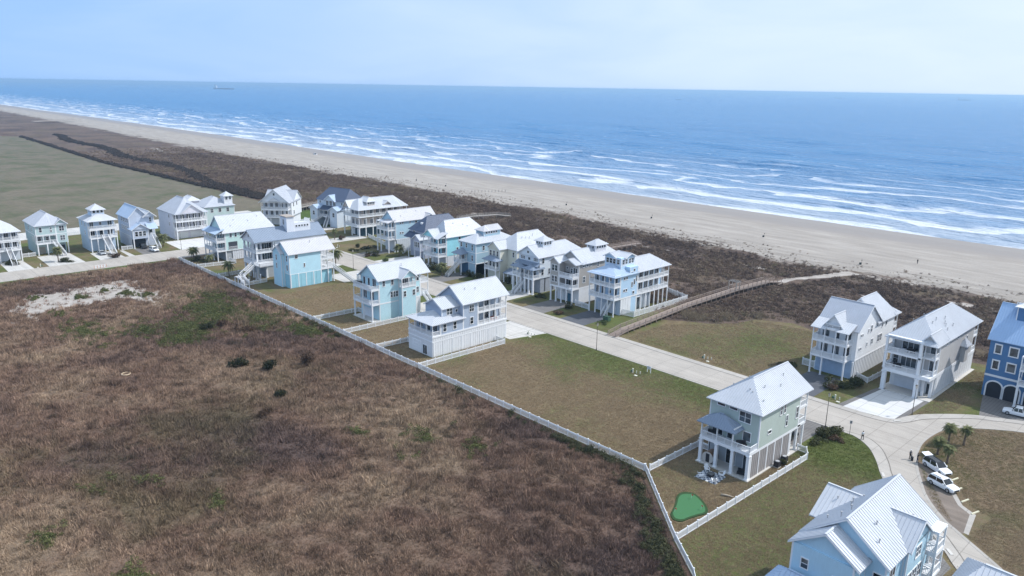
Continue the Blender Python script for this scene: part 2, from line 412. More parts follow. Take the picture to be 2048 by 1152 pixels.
LAWN_M = lawn_material('meadow_grass', (0.142, 0.124, 0.092), (0.086, 0.094, 0.054), 0.05)

def sheet(name, poly, z, mat):
    m = bpy.data.meshes.new(name)
    a = sum(poly[i][0] * poly[(i + 1) % len(poly)][1] - poly[(i + 1) % len(poly)][0] * poly[i][1] for i in range(len(poly)))
    if a < 0: poly = poly[::-1]
    m.from_pydata([(p[0], p[1], z) for p in poly], [], [tuple(range(len(poly)))]); m.materials.append(mat)
    return structure(link(name, m))
def wavy(pts, step=3.0, amp=0.5, seed=1, closed=True):
    r = random.Random(seed); out = []
    for i in range(len(pts) if closed else len(pts) - 1):
        a = Vector(pts[i]); b = Vector(pts[(i + 1) % len(pts)]); k = max(1, int((b - a).length / step))
        for j in range(k):
            p = a.lerp(b, j / k); out.append((p.x + r.uniform(-amp, amp), p.y + r.uniform(-amp, amp)))
    return out
def smooth_line(pts, n=6):
    P = [Vector(p) for p in pts]; out = []
    for i in range(len(P) - 1):
        p0 = P[max(i - 1, 0)]; p1 = P[i]; p2 = P[i + 1]; p3 = P[min(i + 2, len(P) - 1)]
        for j in range(n):
            t = j / n
            out.append(tuple(0.5 * ((2 * p1) + (p2 - p0) * t + (2 * p0 - 5 * p1 + 4 * p2 - p3) * t * t + (3 * p1 - p0 - 3 * p2 + p3) * t ** 3)))
    out.append(tuple(P[-1])); return [(p[0], p[1]) for p in out]

near_edge = [(-272, 134.1), (-60, 134.1), (-51.9, 134.1)] + smooth_line([(-49.9, 134.1), (-47.8, 133.0), (-45.3, 130.7), (-42.7, 126.9), (-40.3, 122.7), (-37.4, 118.6), (-33.5, 114.8), (-28.9, 111.0), (-25.4, 106.9), (-22.8, 103.6), (-16.0, 96.5), (-4, 86)])
island = smooth_line([(2, 96), (-12, 103.2), (-20.4, 109.7), (-25.7, 113.8), (-28.6, 116.2), (-32.4, 120.9), (-35.1, 126.0), (-36.8, 129.5), (-38.4, 133.5), (-39.3, 136.9), (-39.9, 140.7), (-39.9, 144.7), (-39.4, 148.8), (-38.1, 151.8), (-35.9, 154.4), (-32.6, 157.2), (-28.8, 159.7), (-20, 164), (0, 171)])
far_gut = [(-274, 144.5)] + smooth_line([(-62.9, 144.4), (-56, 144.4), (-50.9, 144.5), (-47.9, 145.2), (-46.3, 146.3), (-45.1, 148.4), (-43.4, 152.2), (-38, 158.9), (-33.8, 161.7), (-29.9, 164.0), (-20, 168.6), (0, 176)])
far_top = [(-274, 146.0)] + smooth_line([(-63.7, 145.9), (-56.8, 145.9), (-51.6, 146.0), (-48.6, 146.7), (-47.2, 147.9), (-46.4, 150.6), (-44.2, 154.6), (-38.6, 160.7), (-34.3, 163.3), (-30.2, 165.5), (-20, 170.1), (0, 177.6)])

sheet('meadow', wavy([(-345, -400), (-338, 60), (-340, 120), (-346, 172), (-389, 180), (-465, 178), (-644, 173), (-986, 186), (-1004, 171), (-1500, -400)], 14, 1.5, 3), 0.006, LAWN_M)
sheet('lawn', [(-272, 94.1), (-67, 94.1), (-52, 81), (-45.7, 76.4), (-38, 60), (-10, 60), (-4, 84)] + near_edge[::-1], 0.010, LAWN)
sheet('lawn', wavy([(-51.6, 81.8), (-50.8, 121), (-52.5, 124), (-53, 132.8), (-49.5, 132.8), (-45.8, 129.6), (-42.6, 125.2), (-40.6, 121.5), (-36.5, 116.5), (-33.8, 113), (-34.8, 96), (-36, 80), (-40, 71)], 3, .3, 77), 0.014, LAWN_R)
sheet('lawn', wavy([(-292, 146.1), (-292, 178), (-262, 194), (-200, 186), (-140, 189), (-121, 187), (-119.6, 168), (-116, 166.5), (-111, 170), (-106, 173.5), (-101, 179), (-99, 187), (-91, 191), (-84, 190), (-58, 192), (-44, 196), (-20, 198), (0, 200), (0, 178)], 5, 0.5, 5, False) + far_top[::-1], 0.008, LAWN_B)
sheet('lawn', island + [(20, 171), (20, 96)], 0.012, LAWN_I)
sheet('lawn', [(-345, 20), (-286.9, 20), (-286.9, 150), (-300, 160), (-345, 160)], 0.010, LAWN_B)
sheet('lawn', [(-274.2, 0), (-271.6, 0), (-270.5, 94), (-274.2, 96)], 0.009, LAWN_G)
# field grass cut short round the far house on the corner
sheet('lawn', wavy([(-346, 162), (-300, 160), (-290, 176), (-312, 196), (-346, 186)], 6, 0.8, 8), 0.012, LAWN_G)

# ---- roads
def road_material(name, c, joints=None, stain=0.16):
    t = NT(name); p = t.pos()
    a = t.noise(p, 0.16, 5, 0.6, 0.4); b = t.noise(p, 2.5, 5, 0.7); s = t.noise(t.pos((0.12, 1.4, 1)), 0.5, 4)
    f = t.math('ADD', t.math('MULTIPLY', a, 0.5), t.math('ADD', t.math('MULTIPLY', b, 0.2), t.math('MULTIPLY', s, 0.3)))
    ty = t.noise(t.pos((0.03, 1.1, 1)), 1.0, 4, 0.6)
    f = t.math('ADD', t.math('MULTIPLY', f, 0.75), t.math('MULTIPLY', ty, 0.25))
    col = t.mix(t.rng(f, 0.36, 0.64), tuple(x * (1 - stain * 1.35) for x in c), tuple(min(1, x * (1 + stain * 0.7)) for x in c))
    if joints:
        xyz = t.node('ShaderNodeSeparateXYZ', {'Vector': t.pos()})
        jx = t.math('LESS_THAN', t.math('FRACT', t.math('DIVIDE', xyz.outputs['X'], joints[0])), 0.13 / joints[0])
        jy = t.math('LESS_THAN', t.math('FRACT', t.math('DIVIDE', t.math('ADD', xyz.outputs['Y'], joints[2]), joints[1])), 0.13 / joints[1])
        col = t.mix(t.math('MULTIPLY', t.math('MAXIMUM', jx, jy), 0.5), col, tuple(x * 0.45 for x in c))
    t.bump(b, 0.2, 0.02)
    return t.out(col, 0.88, 0, 0.2)
ROAD = road_material('road_concrete', (0.385, 0.352, 0.318), (6.0, 5.2, 0.4))
KERB = road_material('kerb_concrete', (0.40, 0.372, 0.342), (3.0, 50, 0))
DRV_C = road_material('driveway_concrete', (0.50, 0.485, 0.465), (3.0, 3.0, 0))
DRV_W = road_material('driveway_new_concrete', (0.56, 0.555, 0.55), (4.2, 3.6, 0.2), 0.1)
DRV_A = road_material('driveway_asphalt', (0.10, 0.105, 0.12), None, 0.2)
DRV_P = road_material('driveway_pavers', (0.19, 0.18, 0.175), (0.6, 0.6, 0), 0.2)
GRAVEL = road_material('parking_gravel', (0.20, 0.165, 0.14), None, 0.3)
SANDM = None
sheet('road', near_edge + island + far_gut[::-1], 0.020, ROAD)
sheet('road', [(-287, -80), (-274.1, -80), (-274.1, 134.0), (-273.8, 144.6), (-274.1, 152), (-287, 152)], 0.024, ROAD)
sheet('road', [(-360, 10), (-347, 10), (-343, 60), (-342.5, 110), (-346, 160), (-360, 160)], 0.018, DRV_C)

def kerb(name, line_a, line_b, mat=None, h=0.11):
    """raised strip between two polylines of equal length"""
    mb = MB(); n = min(len(line_a), len(line_b))
    for i in range(n - 1):
        a, b, c, d = line_a[i], line_a[i + 1], line_b[i + 1], line_b[i]
        mb.quad((a[0], a[1], h * .45), (b[0], b[1], h * .45), (c[0], c[1], h), (d[0], d[1], h))
        mb.quad((a[0], a[1], 0), (b[0], b[1], 0), (b[0], b[1], h * .45), (a[0], a[1], h * .45))
        mb.quad((d[0], d[1], h), (c[0], c[1], h), (c[0], c[1], 0), (d[0], d[1], 0))
    o = mb.build(name, mat or KERB); return structure(o)
def offset(line, d):
    out = []
    for i, p in enumerate(line):
        a = Vector(line[max(i - 1, 0)]); b = Vector(line[min(i + 1, len(line) - 1)]); t = (b - a).normalized()
        out.append((p[0] - t.y * d, p[1] + t.x * d))
    return out
kerb('kerb', far_gut, far_top)
GUT = paint('gutter_stain', (0.17, 0.155, 0.14), 0.9, 0.25)
kerb('gutter', offset(far_gut, -0.28), offset(far_gut, -0.02), GUT, 0.034)
inner = [(-272, 134.7), (-60, 134.7), (-51.9, 134.8)] + smooth_line([(-49.5, 135.2), (-47.1, 134.9), (-44.2, 132.6), (-41.4, 128.4), (-39.1, 124.1), (-36.0, 120.0), (-32.2, 116.3), (-27.7, 112.4), (-24.2, 108.2), (-21.6, 104.9), (-14.8, 97.8), (-2.8, 87.3)])
kerb('kerb', inner, near_edge, None, 0.10)
kerb('gutter', offset(inner, 0.30), offset(inner, 0.03), GUT, 0.032)
kerb('kerb', offset(island, 0.42), offset(island, -0.02), None, 0.09)
kerb('kerb', [(-286.6, -80), (-286.6, 150)], [(-287.4, -80), (-287.4, 150)]); kerb('kerb', [(-274.4, -80), (-274.4, 133)], [(-273.7, -80), (-273.7, 133)])

def drive(name, poly, mat=DRV_C, z=0.026): return sheet(name, poly, z, mat)
# far side of the street
for k, (x0, x1, y1, m) in enumerate([(-71, -63.2, 160.2, DRV_A), (-135.2, -126.6, 158.5, DRV_A), (-150.0, -141.6, 158.8, DRV_P), (-165.6, -157.6, 158.6, DRV_C), (-180.5, -175.2, 161, DRV_C),
                                     (-194.2, -187, 158.6, DRV_P), (-211.5, -205, 160, DRV_C), (-226.4, -219.5, 160, DRV_C), (-241.2, -234.4, 160.5, DRV_P), (-272.0, -264.0, 168, DRV_C), (-296, -289.5, 168, DRV_C)]):
    drive('driveway', [(x0, 145.7), (x1, 145.7), (x1 - .2, y1), (x0 + .2, y1)], m)
drive('driveway', [(-57.0, 145.6), (-47.6, 146.9), (-47.0, 161.6), (-55.4, 161.6)], DRV_W)
drive('driveway', [(-58.2, 145.6), (-57.0, 145.6), (-55.4, 161.6), (-56.4, 161.6)], DRV_P); drive('driveway', [(-47.6, 146.9), (-46.5, 148.6), (-45.9, 163.6), (-47.0, 161.6)], DRV_P)
drive('driveway', [(-37, 161.8), (-24, 168.6), (-24, 176), (-40, 175)], DRV_P, 0.014)
# near side of the street
drive('driveway', [(-133.0, 123.6), (-131.2, 123.6), (-128.4, 134.3), (-133.0, 134.3)], DRV_C)
for k, (x0, x1, y0, m) in enumerate([(-142.3, -133.1, 123.9, DRV_C), (-172, -163, 121, DRV_C), (-218, -206.5, 122, DRV_C), (-237, -228, 127, DRV_C), (-268, -258, 125, DRV_C), (-60.5, -54.6, 119, DRV_P)]):
    drive('driveway', [(x0, y0), (x1, y0), (x1, 134.3), (x0, 134.3)], m)
drive('driveway', [(-27.0, 99.0), (-24.0, 97.5), (-23.6, 103.6), (-27.8, 108.4)], DRV_P)
# along the left street
for (y0, y1, x1, m) in [(46.0, 52.7, -304, DRV_C), (57.9, 68.2, -307, DRV_C), (73.6, 81.0, -301.5, DRV_C), (83.2, 84.4, -300, DRV_C), (88.0, 93.7, -300, DRV_P), (101.5, 118.5, -306, DRV_W), (128, 134, -326, DRV_C), (146, 151.5, -310, DRV_C)]:
    drive('driveway', [(-286.8, y0 - .4), (-286.8, y1 + .4), (x1, y1), (x1, y0)], m)
# parking bay by the island
drive('parking_bay', [(-37.9, 132.2), (-36.6, 128.8), (-35.0, 125.6), (-32.3, 120.7), (-28.5, 116.0), (-25.6, 113.7), (-25.2, 113.9), (-26.2, 120.5), (-28.2, 121.9), (-30.2, 125.1), (-32.3, 129.9), (-34.6, 133.6)], GRAVEL, 0.016)
kerb('kerb', [(-25.3, 114.2), (-26.3, 120.3), (-28.4, 121.9), (-30.4, 125.1), (-32.5, 129.9)], [(-24.6, 114.0), (-25.6, 120.8), (-27.9, 122.3), (-29.8, 125.4), (-31.9, 130.2)], None, 0.05)
# bare sand: lot in the field, pale pan in the dunes, path from boardwalk to beach
def sand_patch_material():
    t = NT('bare_sand'); c = t.mix(t.rng(t.noise(t.pos(), 0.25, 6, 0.7), 0.4, 0.62), (0.28, 0.25, 0.225), (0.41, 0.375, 0.345))
    t.bump(t.noise(t.pos(), 1.2, 4), 0.3, 0.2); return t.out(c, 0.95, 0, 0.1)
SANDM = sand_patch_material()
sheet('bare_sand', wavy([(-246, 38), (-252, 46), (-251, 55), (-255, 65), (-254, 73), (-246, 75), (-238, 73), (-229, 76), (-221, 73), (-218, 68), (-224, 66), (-231, 63), (-232, 57), (-229, 52), (-231, 43), (-221, 39), (-224, 36), (-234, 35)], 1.6, 1.9, 21), 0.012, SANDM)
sheet('bare_sand', wavy([(-765, 249), (-735, 245), (-700, 240), (-697, 242), (-722, 247), (-752, 253)], 4, 1.5, 22), 0.012, SANDM)
sheet('path', wavy([(-118.2, 229), (-115, 229), (-113.6, 240), (-108, 252), (-103, 264), (-108, 266), (-112.5, 253), (-116.6, 241)], 2.0, 0.7, 23), 0.014, SANDM)
for i, (a, b, L, w) in enumerate([(-188, 243, 20, 3), (-140, 246, 26, 3.5), (-238, 244, 18, 3), (-72, 250, 24, 4), (-300, 243, 26, 3), (-92, 236, 12, 2)]):
    sheet('bare_sand', wavy([(a, b), (a + L * .3, b + w * .5), (a + L * .7, b + w * .4), (a + L, b + w), (a + L * .8, b - w * .3), (a + L * .3, b - w * .6)], 2, 0.8, 30 + i), 0.012, SANDM)
# ------------------------------------------------------------------ house kit
def clip_line(poly2, e):
    """range of g where the line at e crosses a convex polygon given as (e, g) points"""
    gs = []
    for i in range(len(poly2)):
        a = poly2[i]; b = poly2[(i + 1) % len(poly2)]
        if (a[0] - e) * (b[0] - e) < 0:
            t = (e - a[0]) / (b[0] - a[0]); gs.append(a[1] + t * (b[1] - a[1]))
    return (min(gs), max(gs)) if len(gs) >= 2 else None

def slope_slab(mb, P, ax, thick=0.14, rib=0.45, rh=0.08, rw=0.055):
    """roof slope: slab under polygon P plus standing seams running down the slope; ax 'u' or 'v' is the slope direction"""
    n = len(P); top = [Vector(p) + Vector((0, 0, thick)) for p in P]; bot = [Vector(p) for p in P]
    nrm = (top[1] - top[0]).cross(top[2] - top[0])
    if nrm.z < 0: top = top[::-1]; bot = bot[::-1]; nrm = -nrm
    mb.quad(*top); mb.quad(*bot[::-1])
    for i in range(n):
        j = (i + 1) % n; mb.quad(bot[i], bot[j], top[j], top[i])
    if not rib: return
    ei = 1 if ax == 'u' else 0; gi = 0 if ax == 'u' else 1
    p2 = [(p[ei], p[gi]) for p in top]; e0 = min(p[0] for p in p2); e1 = max(p[0] for p in p2)
    k = max(2, int((e1 - e0) / rib)); st = (e1 - e0) / k
    for i in range(k + 1):
        e = e0 + st * i + (0.03 if i == 0 else -0.03 if i == k else 0)
        r = clip_line(p2, e)
        if not r or r[1] - r[0] < 0.2: continue
        pts = []
        for g in r:
            q = [0, 0]; q[ei] = e; q[gi] = g
            z = top[0].z - ((q[0] - top[0].x) * nrm.x + (q[1] - top[0].y) * nrm.y) / nrm.z
            pts.append(Vector((q[0], q[1], z)))
        d = Vector((0, rw / 2, 0)) if ei == 1 else Vector((rw / 2, 0, 0)); u = Vector((0, 0, rh))
        a, b = pts
        mb.quad(a - d, b - d, b + u, a + u); mb.quad(b + d, a + d, a + u, b + u)

FACE_R = {'f': 0.0, 'r': math.pi / 2, 'b': math.pi, 'l': -math.pi / 2}

class House:
    def __init__(s, label, x, y, rz=0.0, roof=None, wall=None, near=False, trim=None, name='beach_house', rib=0.5):
        s.root = thing(name, label, 'house', (x, y, 0.0), rz)
        s.roofm = roof or ROOFW; s.wallm = wall; s.near = near; s.trim = trim or WHITE; s.rib = rib
    def put(s, name, mesh, loc=(0, 0, 0), rz=0, parent=None): return link(name, mesh, parent or s.root, loc, rz)
    def box(s, name, u0, u1, v0, v1, z0, z1, mat, parent=None): return MB().box(u0, u1, v0, v1, z0, z1).build(name, mat, parent or s.root)
    # walls with white corner boards
    def wall(s, u0, u1, v0, v1, z0, z1, mat=None, trim=True, name='wall'):
        w = s.box(name, u0, u1, v0, v1, z0, z1, mat or s.wallm)
        if trim:
            h = z1 - z0 - 0.004; m = cached(('ct', round(h, 2), s.trim.name), lambda: MB().box(-.1, .1, -.1, .1, 0, h).mesh('corner_board', s.trim))
            for (a, b) in ((u0 + .085, v0 + .085), (u1 - .085, v0 + .085), (u0 + .085, v1 - .085), (u1 - .085, v1 - .085)):
                s.put('corner_board', m, (a, b, z0 + .002), parent=w)
        return w
    def band(s, u0, u1, v0, v1, z, h=0.35, mat=None, p=0.04): return s.box('trim_band', u0 - p, u1 + p, v0 - p, v1 + p, z, z + h, mat or s.trim)
    # roofs
    def roof(s, u0, u1, v0, v1, z, rise, axis='v', in0=0.0, in1=0.0, over=0.5, mat=None, gable=None, name='roof', rib=None, end=None):
        oe = over if end is None else end
        sw = (lambda p: p) if axis == 'v' else (lambda p: (p[1], p[0], p[2]))
        if axis == 'u': u0, u1, v0, v1 = v0, v1, u0, u1
        um = (u0 + u1) / 2; sl = rise / ((u1 - u0) / 2); U0 = u0 - over; U1 = u1 + over; V0 = v0 - oe; V1 = v1 + oe; ze = z - over * sl; zr = z + rise
        r0 = v0 + in0 if in0 else V0; r1 = v1 - in1 if in1 else V1
        mb = MB(); ru, rv = ('u', 'v') if axis == 'v' else ('v', 'u'); rb = s.rib if rib is None else rib
        slope_slab(mb, [sw(p) for p in ((U1, V0, ze), (U1, V1, ze), (um, r1, zr), (um, r0, zr))], ru, rib=rb)
        slope_slab(mb, [sw(p) for p in ((U0, V0, ze), (U0, V1, ze), (um, r1, zr), (um, r0, zr))], ru, rib=rb)
        if in0: slope_slab(mb, [sw(p) for p in ((U0, V0, ze), (U1, V0, ze), (um, r0, zr))], rv, rib=rb)
        if in1: slope_slab(mb, [sw(p) for p in ((U0, V1, ze), (U1, V1, ze), (um, r1, zr))], rv, rib=rb)
        # ridge cap
        a = sw((um, r0, zr + .13)); b = sw((um, r1, zr + .13))
        if (Vector(a) - Vector(b)).length > .3: mb.beam(a, b, 0.26, 0.07)
        R = mb.build(name, mat or s.roofm, s.root)
        for inn, vv, sg in ((in0, v0, 1), (in1, v1, -1)):
            if not inn:
                t = MB(); A = [sw((u0 + .02, vv, z - .03)), sw((u1 - .02, vv, z - .03)), sw((um, vv, zr - .03))]
                B = [sw((u0 + .02, vv + sg * .15, z - .03)), sw((u1 - .02, vv + sg * .15, z - .03)), sw((um, vv + sg * .15, zr - .03))]
                t.quad(*A); t.quad(*B[::-1])
                for i in range(3): t.quad(A[i], B[i], B[(i + 1) % 3], A[(i + 1) % 3])
                t.build('gable_wall', gable or s.wallm, s.root)
                # white rake boards
                k = MB(); ve = vv - sg * oe
                for ue in (U0, U1):
                    k.beam(sw((ue, ve - sg * .02, ze - .10)), sw((um, ve - sg * .02, zr - .10)), 0.05, 0.2)
                k.build('rake_board', s.trim, R)
        return R
    def shed(s, u0, u1, v0, v1, z0, z1, mat=None, rib=None, axis='v', name='porch_roof'):
        """single slope rising from v0 (z0) to v1 (z1)"""
        mb = MB(); P = ((u0, v0, z0), (u1, v0, z0), (u1, v1, z1), (u0, v1, z1)) if axis == 'v' else ((u0, v0, z0), (u0, v1, z0), (u1, v1, z1), (u1, v0, z1))
        slope_slab(mb, P, axis, rib=s.rib if rib is None else rib); return mb.build(name, mat or s.roofm, s.root)
    # openings
    def win(s, face, pos, a, z, w, h, c=1, r=2, fw=0.11, name='window'):
        def mk():
            mb = MB(); x = w / 2
            mb.box(-x - fw, x + fw, -.07, .03, h, h + fw * 1.3); mb.box(-x - fw, x + fw, -.10, .03, -fw, 0)
            mb.box(-x - fw, -x, -.07, .03, 0, h); mb.box(x, x + fw, -.07, .03, 0, h)
            for i in range(1, c): mb.box(-x + w * i / c - .045, -x + w * i / c + .045, -.06, .02, 0, h)
            for i in range(1, r): mb.box(-x, x, -.045, .02, h * i / r - .03, h * i / r + .03)
            return mb.mesh('window', s.trim)
        m = cached(('win', round(w, 2), round(h, 2), c, r, fw, s.trim.name), mk)
        g = cached(('pane', round(w, 2), round(h, 2)), lambda: MB().box(-w / 2, w / 2, -.02, .02, 0, h).mesh('pane', GLASS))
        L = (a, pos, z) if face in 'fb' else (pos, a, z)
        o = s.put(name, m, L, FACE_R[face]); s.put('pane', g, parent=o); return o
    def wins(s, face, pos, items, c=1, r=2):
        for it in items: s.win(face, pos, *it[:4], *(it[4:] or (c, r)))
    def garage(s, face, pos, a, w=4.6, h=2.6, z=0.03, mat=None):
        def mk():
            mb = MB().box(-w / 2, w / 2, -.05, .03, 0, h)
            for r in range(4):
                for c in range(4):
                    x0 = -w / 2 + w * c / 4; mb.box(x0 + .08, x0 + w / 4 - .08, -.075, -.05, h * r / 4 + .06, h * (r + 1) / 4 - .06)
            return mb.mesh('garage_door', mat or WHITE)
        m = cached(('gar', w, h, (mat or WHITE).name), mk); L = (a, pos, z) if face in 'fb' else (pos, a, z)
        return s.put('garage_door', m, L, FACE_R[face])
    def door(s, face, pos, a, z, w=1.0, h=2.15, glass=True): return s.win(face, pos, a, z + .02, w, h, 1 if w < 1.3 else 2, 1, 0.1, 'door')
    def slats(s, face, pos, a0, a1, z0, z1, mat, back, bw=0.34, gap=0.07, pil=None):
        """boarded enclosure: dark backing, one board per slat, white pilasters"""
        L = a1 - a0; nb = max(1, int(L / (bw + gap))); st = L / nb; w = st - gap; h = z1 - z0
        ux = face in 'fb'; sg = -1 if face in 'fl' else 1
        bk = (s.box('boarded_skirt', a0, a1, min(pos, pos - sg * .06), max(pos, pos - sg * .06), z0, z1, back) if ux else
              s.box('boarded_skirt', min(pos, pos - sg * .06), max(pos, pos - sg * .06), a0, a1, z0, z1, back))
        m = cached(('slat', round(w, 3), round(h, 2), mat.name), lambda: MB().box(-w / 2, w / 2, -.05, .01, 0.03, h - .03).mesh('slat', mat))
        for i in range(nb):
            a = a0 + st * (i + .5); s.put('slat', m, (a, pos, z0) if ux else (pos, a, z0), FACE_R[face], bk)
        if pil:
            pm = cached(('pil', round(h, 2), s.trim.name), lambda: MB().box(-.13, .13, -.10, .02, 0, h).mesh('pilaster', s.trim))
            k = max(1, round(L / pil))
            for i in range(k + 1):
                a = a0 + .13 + (L - .26) * i / k; s.put('pilaster', pm, (a, pos, z0) if ux else (pos, a, z0), FACE_R[face])
    # porches
    def posts(s, pts, z0, z1, w=0.22, mat=None, name='post'):
        h = z1 - z0; mt = mat or s.trim
        m = cached(('post', round(h, 2), w, mt.name), lambda: MB().box(-w / 2, w / 2, -w / 2, w / 2, 0, h).box(-w * .68, w * .68, -w * .68, w * .68, 0.0, .12).box(-w * .68, w * .68, -w * .68, w * .68, h - .14, h - .004).mesh(name, mt))
        for p in pts: s.put(name, m, (p[0], p[1], z0))
    def rail(s, p, q, h=1.0, parent=None, mat=None):
        p = Vector(p); q = Vector(q); d = q - p; L = Vector((d.x, d.y, 0)).length; dz = d.z; mt = mat or s.trim
        sp = 0.16 if s.near else 0.24
        def mk():
            mb = MB(); mb.beam((0, 0, h - .09), (L, 0, dz + h - .09), .11, .09); mb.beam((0, 0, .09), (L, 0, dz + .09), .07, .07)
            k = max(1, int(L / sp)); t = .026 if s.near else .034
            for i in range(1, k):
                x = L * i / k; z = dz * i / k
                mb.quad((x - t, -t, z + .12), (x + t, -t, z + .12), (x + t, -t, z + h - .05), (x - t, -t, z + h - .05)); mb.quad((x + t, t, z + .12), (x - t, t, z + .12), (x - t, t, z + h - .05), (x + t, t, z + h - .05))
                mb.quad((x + t, -t, z + .12), (x + t, t, z + .12), (x + t, t, z + h - .05), (x + t, -t, z + h - .05)); mb.quad((x - t, t, z + .12), (x - t, -t, z + .12), (x - t, -t, z + h - .05), (x - t, t, z + h - .05))
            k = max(1, round(L / 2.2))
            for i in range(k + 1): x = L * i / k; z = dz * i / k; mb.box(x - .05, x + .05, -.05, .05, z, z + h + .02)
            return mb.mesh('railing', mt)
        m = cached(('rail', round(L, 2), round(dz, 2), h, sp, mt.name), mk)
        return s.put('railing', m, tuple(p), math.atan2(d.y, d.x), parent)
    def porch(s, u0, u1, v0, v1, z, h, sides='f', n=4, nr=3, rails=True, w=0.2, slab=True, th=0.4, inset=0.12, beam=True):
        e = inset; pts = set()
        if slab:
            s.box('porch_floor', u0, u1, v0, v1, z - th, z, s.trim)
        ends = {'f': ((u0 + e, v0 + e), (u1 - e, v0 + e)), 'b': ((u0 + e, v1 - e), (u1 - e, v1 - e)), 'l': ((u0 + e, v0 + e), (u0 + e, v1 - e)), 'r': ((u1 - e, v0 + e), (u1 - e, v1 - e))}
        for sd_ in sides:
            a, b = ends[sd_]; k = n if sd_ in 'fb' else nr
            if rails: s.rail((a[0], a[1], z), (b[0], b[1], z))
            if h:
                for i in range(k):
                    t = i / (k - 1); pts.add((round(a[0] + (b[0] - a[0]) * t, 3), round(a[1] + (b[1] - a[1]) * t, 3)))
        if h:
            s.posts(sorted(pts), z, z + h, w)
            if beam: s.box('porch_beam', u0 + .02, u1 - .02, v0 + .02, v1 - .02, z + h - .004, z + h + .28, s.trim)
    def stairs(s, top, bot, w=1.3, mat=None):
        """straight flight from top to bottom point (local)"""
        t = Vector(top); b = Vector(bot); d = b - t; L = Vector((d.x, d.y, 0)).length; dz = d.z; k = max(3, int(-dz / 0.19))
        mb = MB()
        for i in range(k): x = L * (i + .5) / k; z = dz * (i + .5) / k; mb.box(x - L / k * .52, x + L / k * .52, -w / 2, w / 2, z - .05, z)
        for y in (-w / 2, w / 2): mb.beam((0, y, -.28), (L, y, dz - .05), .06, .3)
        o = mb.build('stairs', mat or DECK, s.root, tuple(t), math.atan2(d.y, d.x))
        for y in (-w / 2, w / 2): s.rail((0, y, 0), (L, y, dz), 1.0, o)
        return o
    def vents(s, pts):
        m = cached('vent', lambda: MB().tube([(0, 0, -.3), (0, 0, .5)], [.06, .06], 6).tube([(0, 0, .45), (0, 0, .58)], [.12, .12], 6).mesh('vent_pipe', VENT))
        for p in pts: s.put('vent_pipe', m, p)

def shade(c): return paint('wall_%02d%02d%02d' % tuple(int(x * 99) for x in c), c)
def sid(n, c): return siding(n, c)
GREYBOARD = paint('grey_board', (0.30, 0.28, 0.275), 0.7, 0.12)
WBOARD = paint('white_board', (0.70, 0.71, 0.73), 0.6, 0.06)
GAP = paint('board_gap', (0.05, 0.05, 0.055), 0.9, 0.2)
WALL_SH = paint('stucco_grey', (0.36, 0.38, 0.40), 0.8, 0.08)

# ================= near side of the street (D row): local u = +X, v = +Y, camera sees the v0 face and the u1 face
# ---- sage house
h = House('sage green house with white hip roof and small porch roof beside the putting green', -63.3, 104.0, roof=ROOFW, wall=sid('sage_siding', (0.46, 0.53, 0.49)), near=True, rib=0.42)
h.box('patio_slab', -0.3, 9.6, -0.3, 17.6, 0, 0.16, CONC)
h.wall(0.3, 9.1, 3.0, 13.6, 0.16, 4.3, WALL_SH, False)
h.posts([(0.25, .25), (3.2, .25), (6.2, .25), (9.05, .25)], 0.16, 4.35, 0.5); h.posts([(0.25, 16.3), (4.6, 16.3), (9.05, 16.3), (9.05, 14.0)], 0.16, 4.35, 0.36)
h.slats('r', 9.2, 0.6, 13.6, 0.16, 4.3, GREYBOARD, GAP, 0.5, 0.09, 2.6); h.slats('l', 0.1, 3, 13.6, 0.16, 4.3, GREYBOARD, GAP, 0.5, 0.09, 2.6)
h.wins('f', 3.0, [(4.4, .2, 1.7, 2.5, 2, 1), (7.6, .2, 1.7, 2.5, 2, 1)])
h.box('floor_beam', 0, 9.3, 0, 17, 4.35, 4.85, WHITE)
h.porch(0, 9.3, 0, 2.5, 4.9, 0, 'flr', n=4, nr=2, th=0.05)
h.posts([(0.2, .2), (3.1, .2), (6.0, .2)], 4.9, 7.75, 0.2)
h.box('porch_beam', 0.1, 6.2, .1, 2.5, 7.75, 7.95, WHITE)
h.roof(0, 6.2, 0, 2.6, 7.9, 1.35, 'u', 2.6, 2.6, 0.5, mat=ROOFG, name='porch_roof')
h.wall(0, 9.3, 2.5, 16.1, 4.85, 11.1)
h.win('f', 2.5, 6.6, 8.7, 2.0, 1.7, 2, 2); h.win('f', 2.5, 7.2, 5.6, 1.3, 1.5, 1, 1); h.win('f', 2.5, 2.1, 10.2, 1.4, .55, 1, 1); h.win('f', 2.5, 4.4, 10.2, 1.4, .55, 1, 1)
h.door('f', 2.5, 1.8, 4.95, 1.9, 2.2); h.door('f', 2.5, 4.2, 4.95, 1.0)
h.wins('r', 9.3, [(9.3, 8.9, .55, 1.6), (10.5, 8.9, .55, 1.6), (11.6, 6.2, .6, 1.9), (15.2, 6.6, .7, 2.0), (5.9, 6.6, 1.1, .5, 1, 1)])
h.porch(0, 9.3, 16.1, 18.9, 4.9, 3.0, 'rb', 4, 2); h.porch(0, 9.3, 16.1, 18.9, 8.2, 2.8, 'rb', 4, 2)
h.posts([(9.05, 18.6), (0.25, 18.6), (4.6, 18.6)], 0.05, 4.5, 0.3)
h.roof(0, 9.3, 2.5, 18.9, 11.2, 3.2, 'v', 5.0, 0, 0.55)
h.vents([(2.0, 6, 12.7), (3.2, 9, 13.5), (5.4, 5.4, 12.9), (6.0, 5.2, 12.6), (6.6, 8, 13.1), (7.4, 12, 12.6), (8.2, 5, 11.9), (6.2, 15, 13.4)])

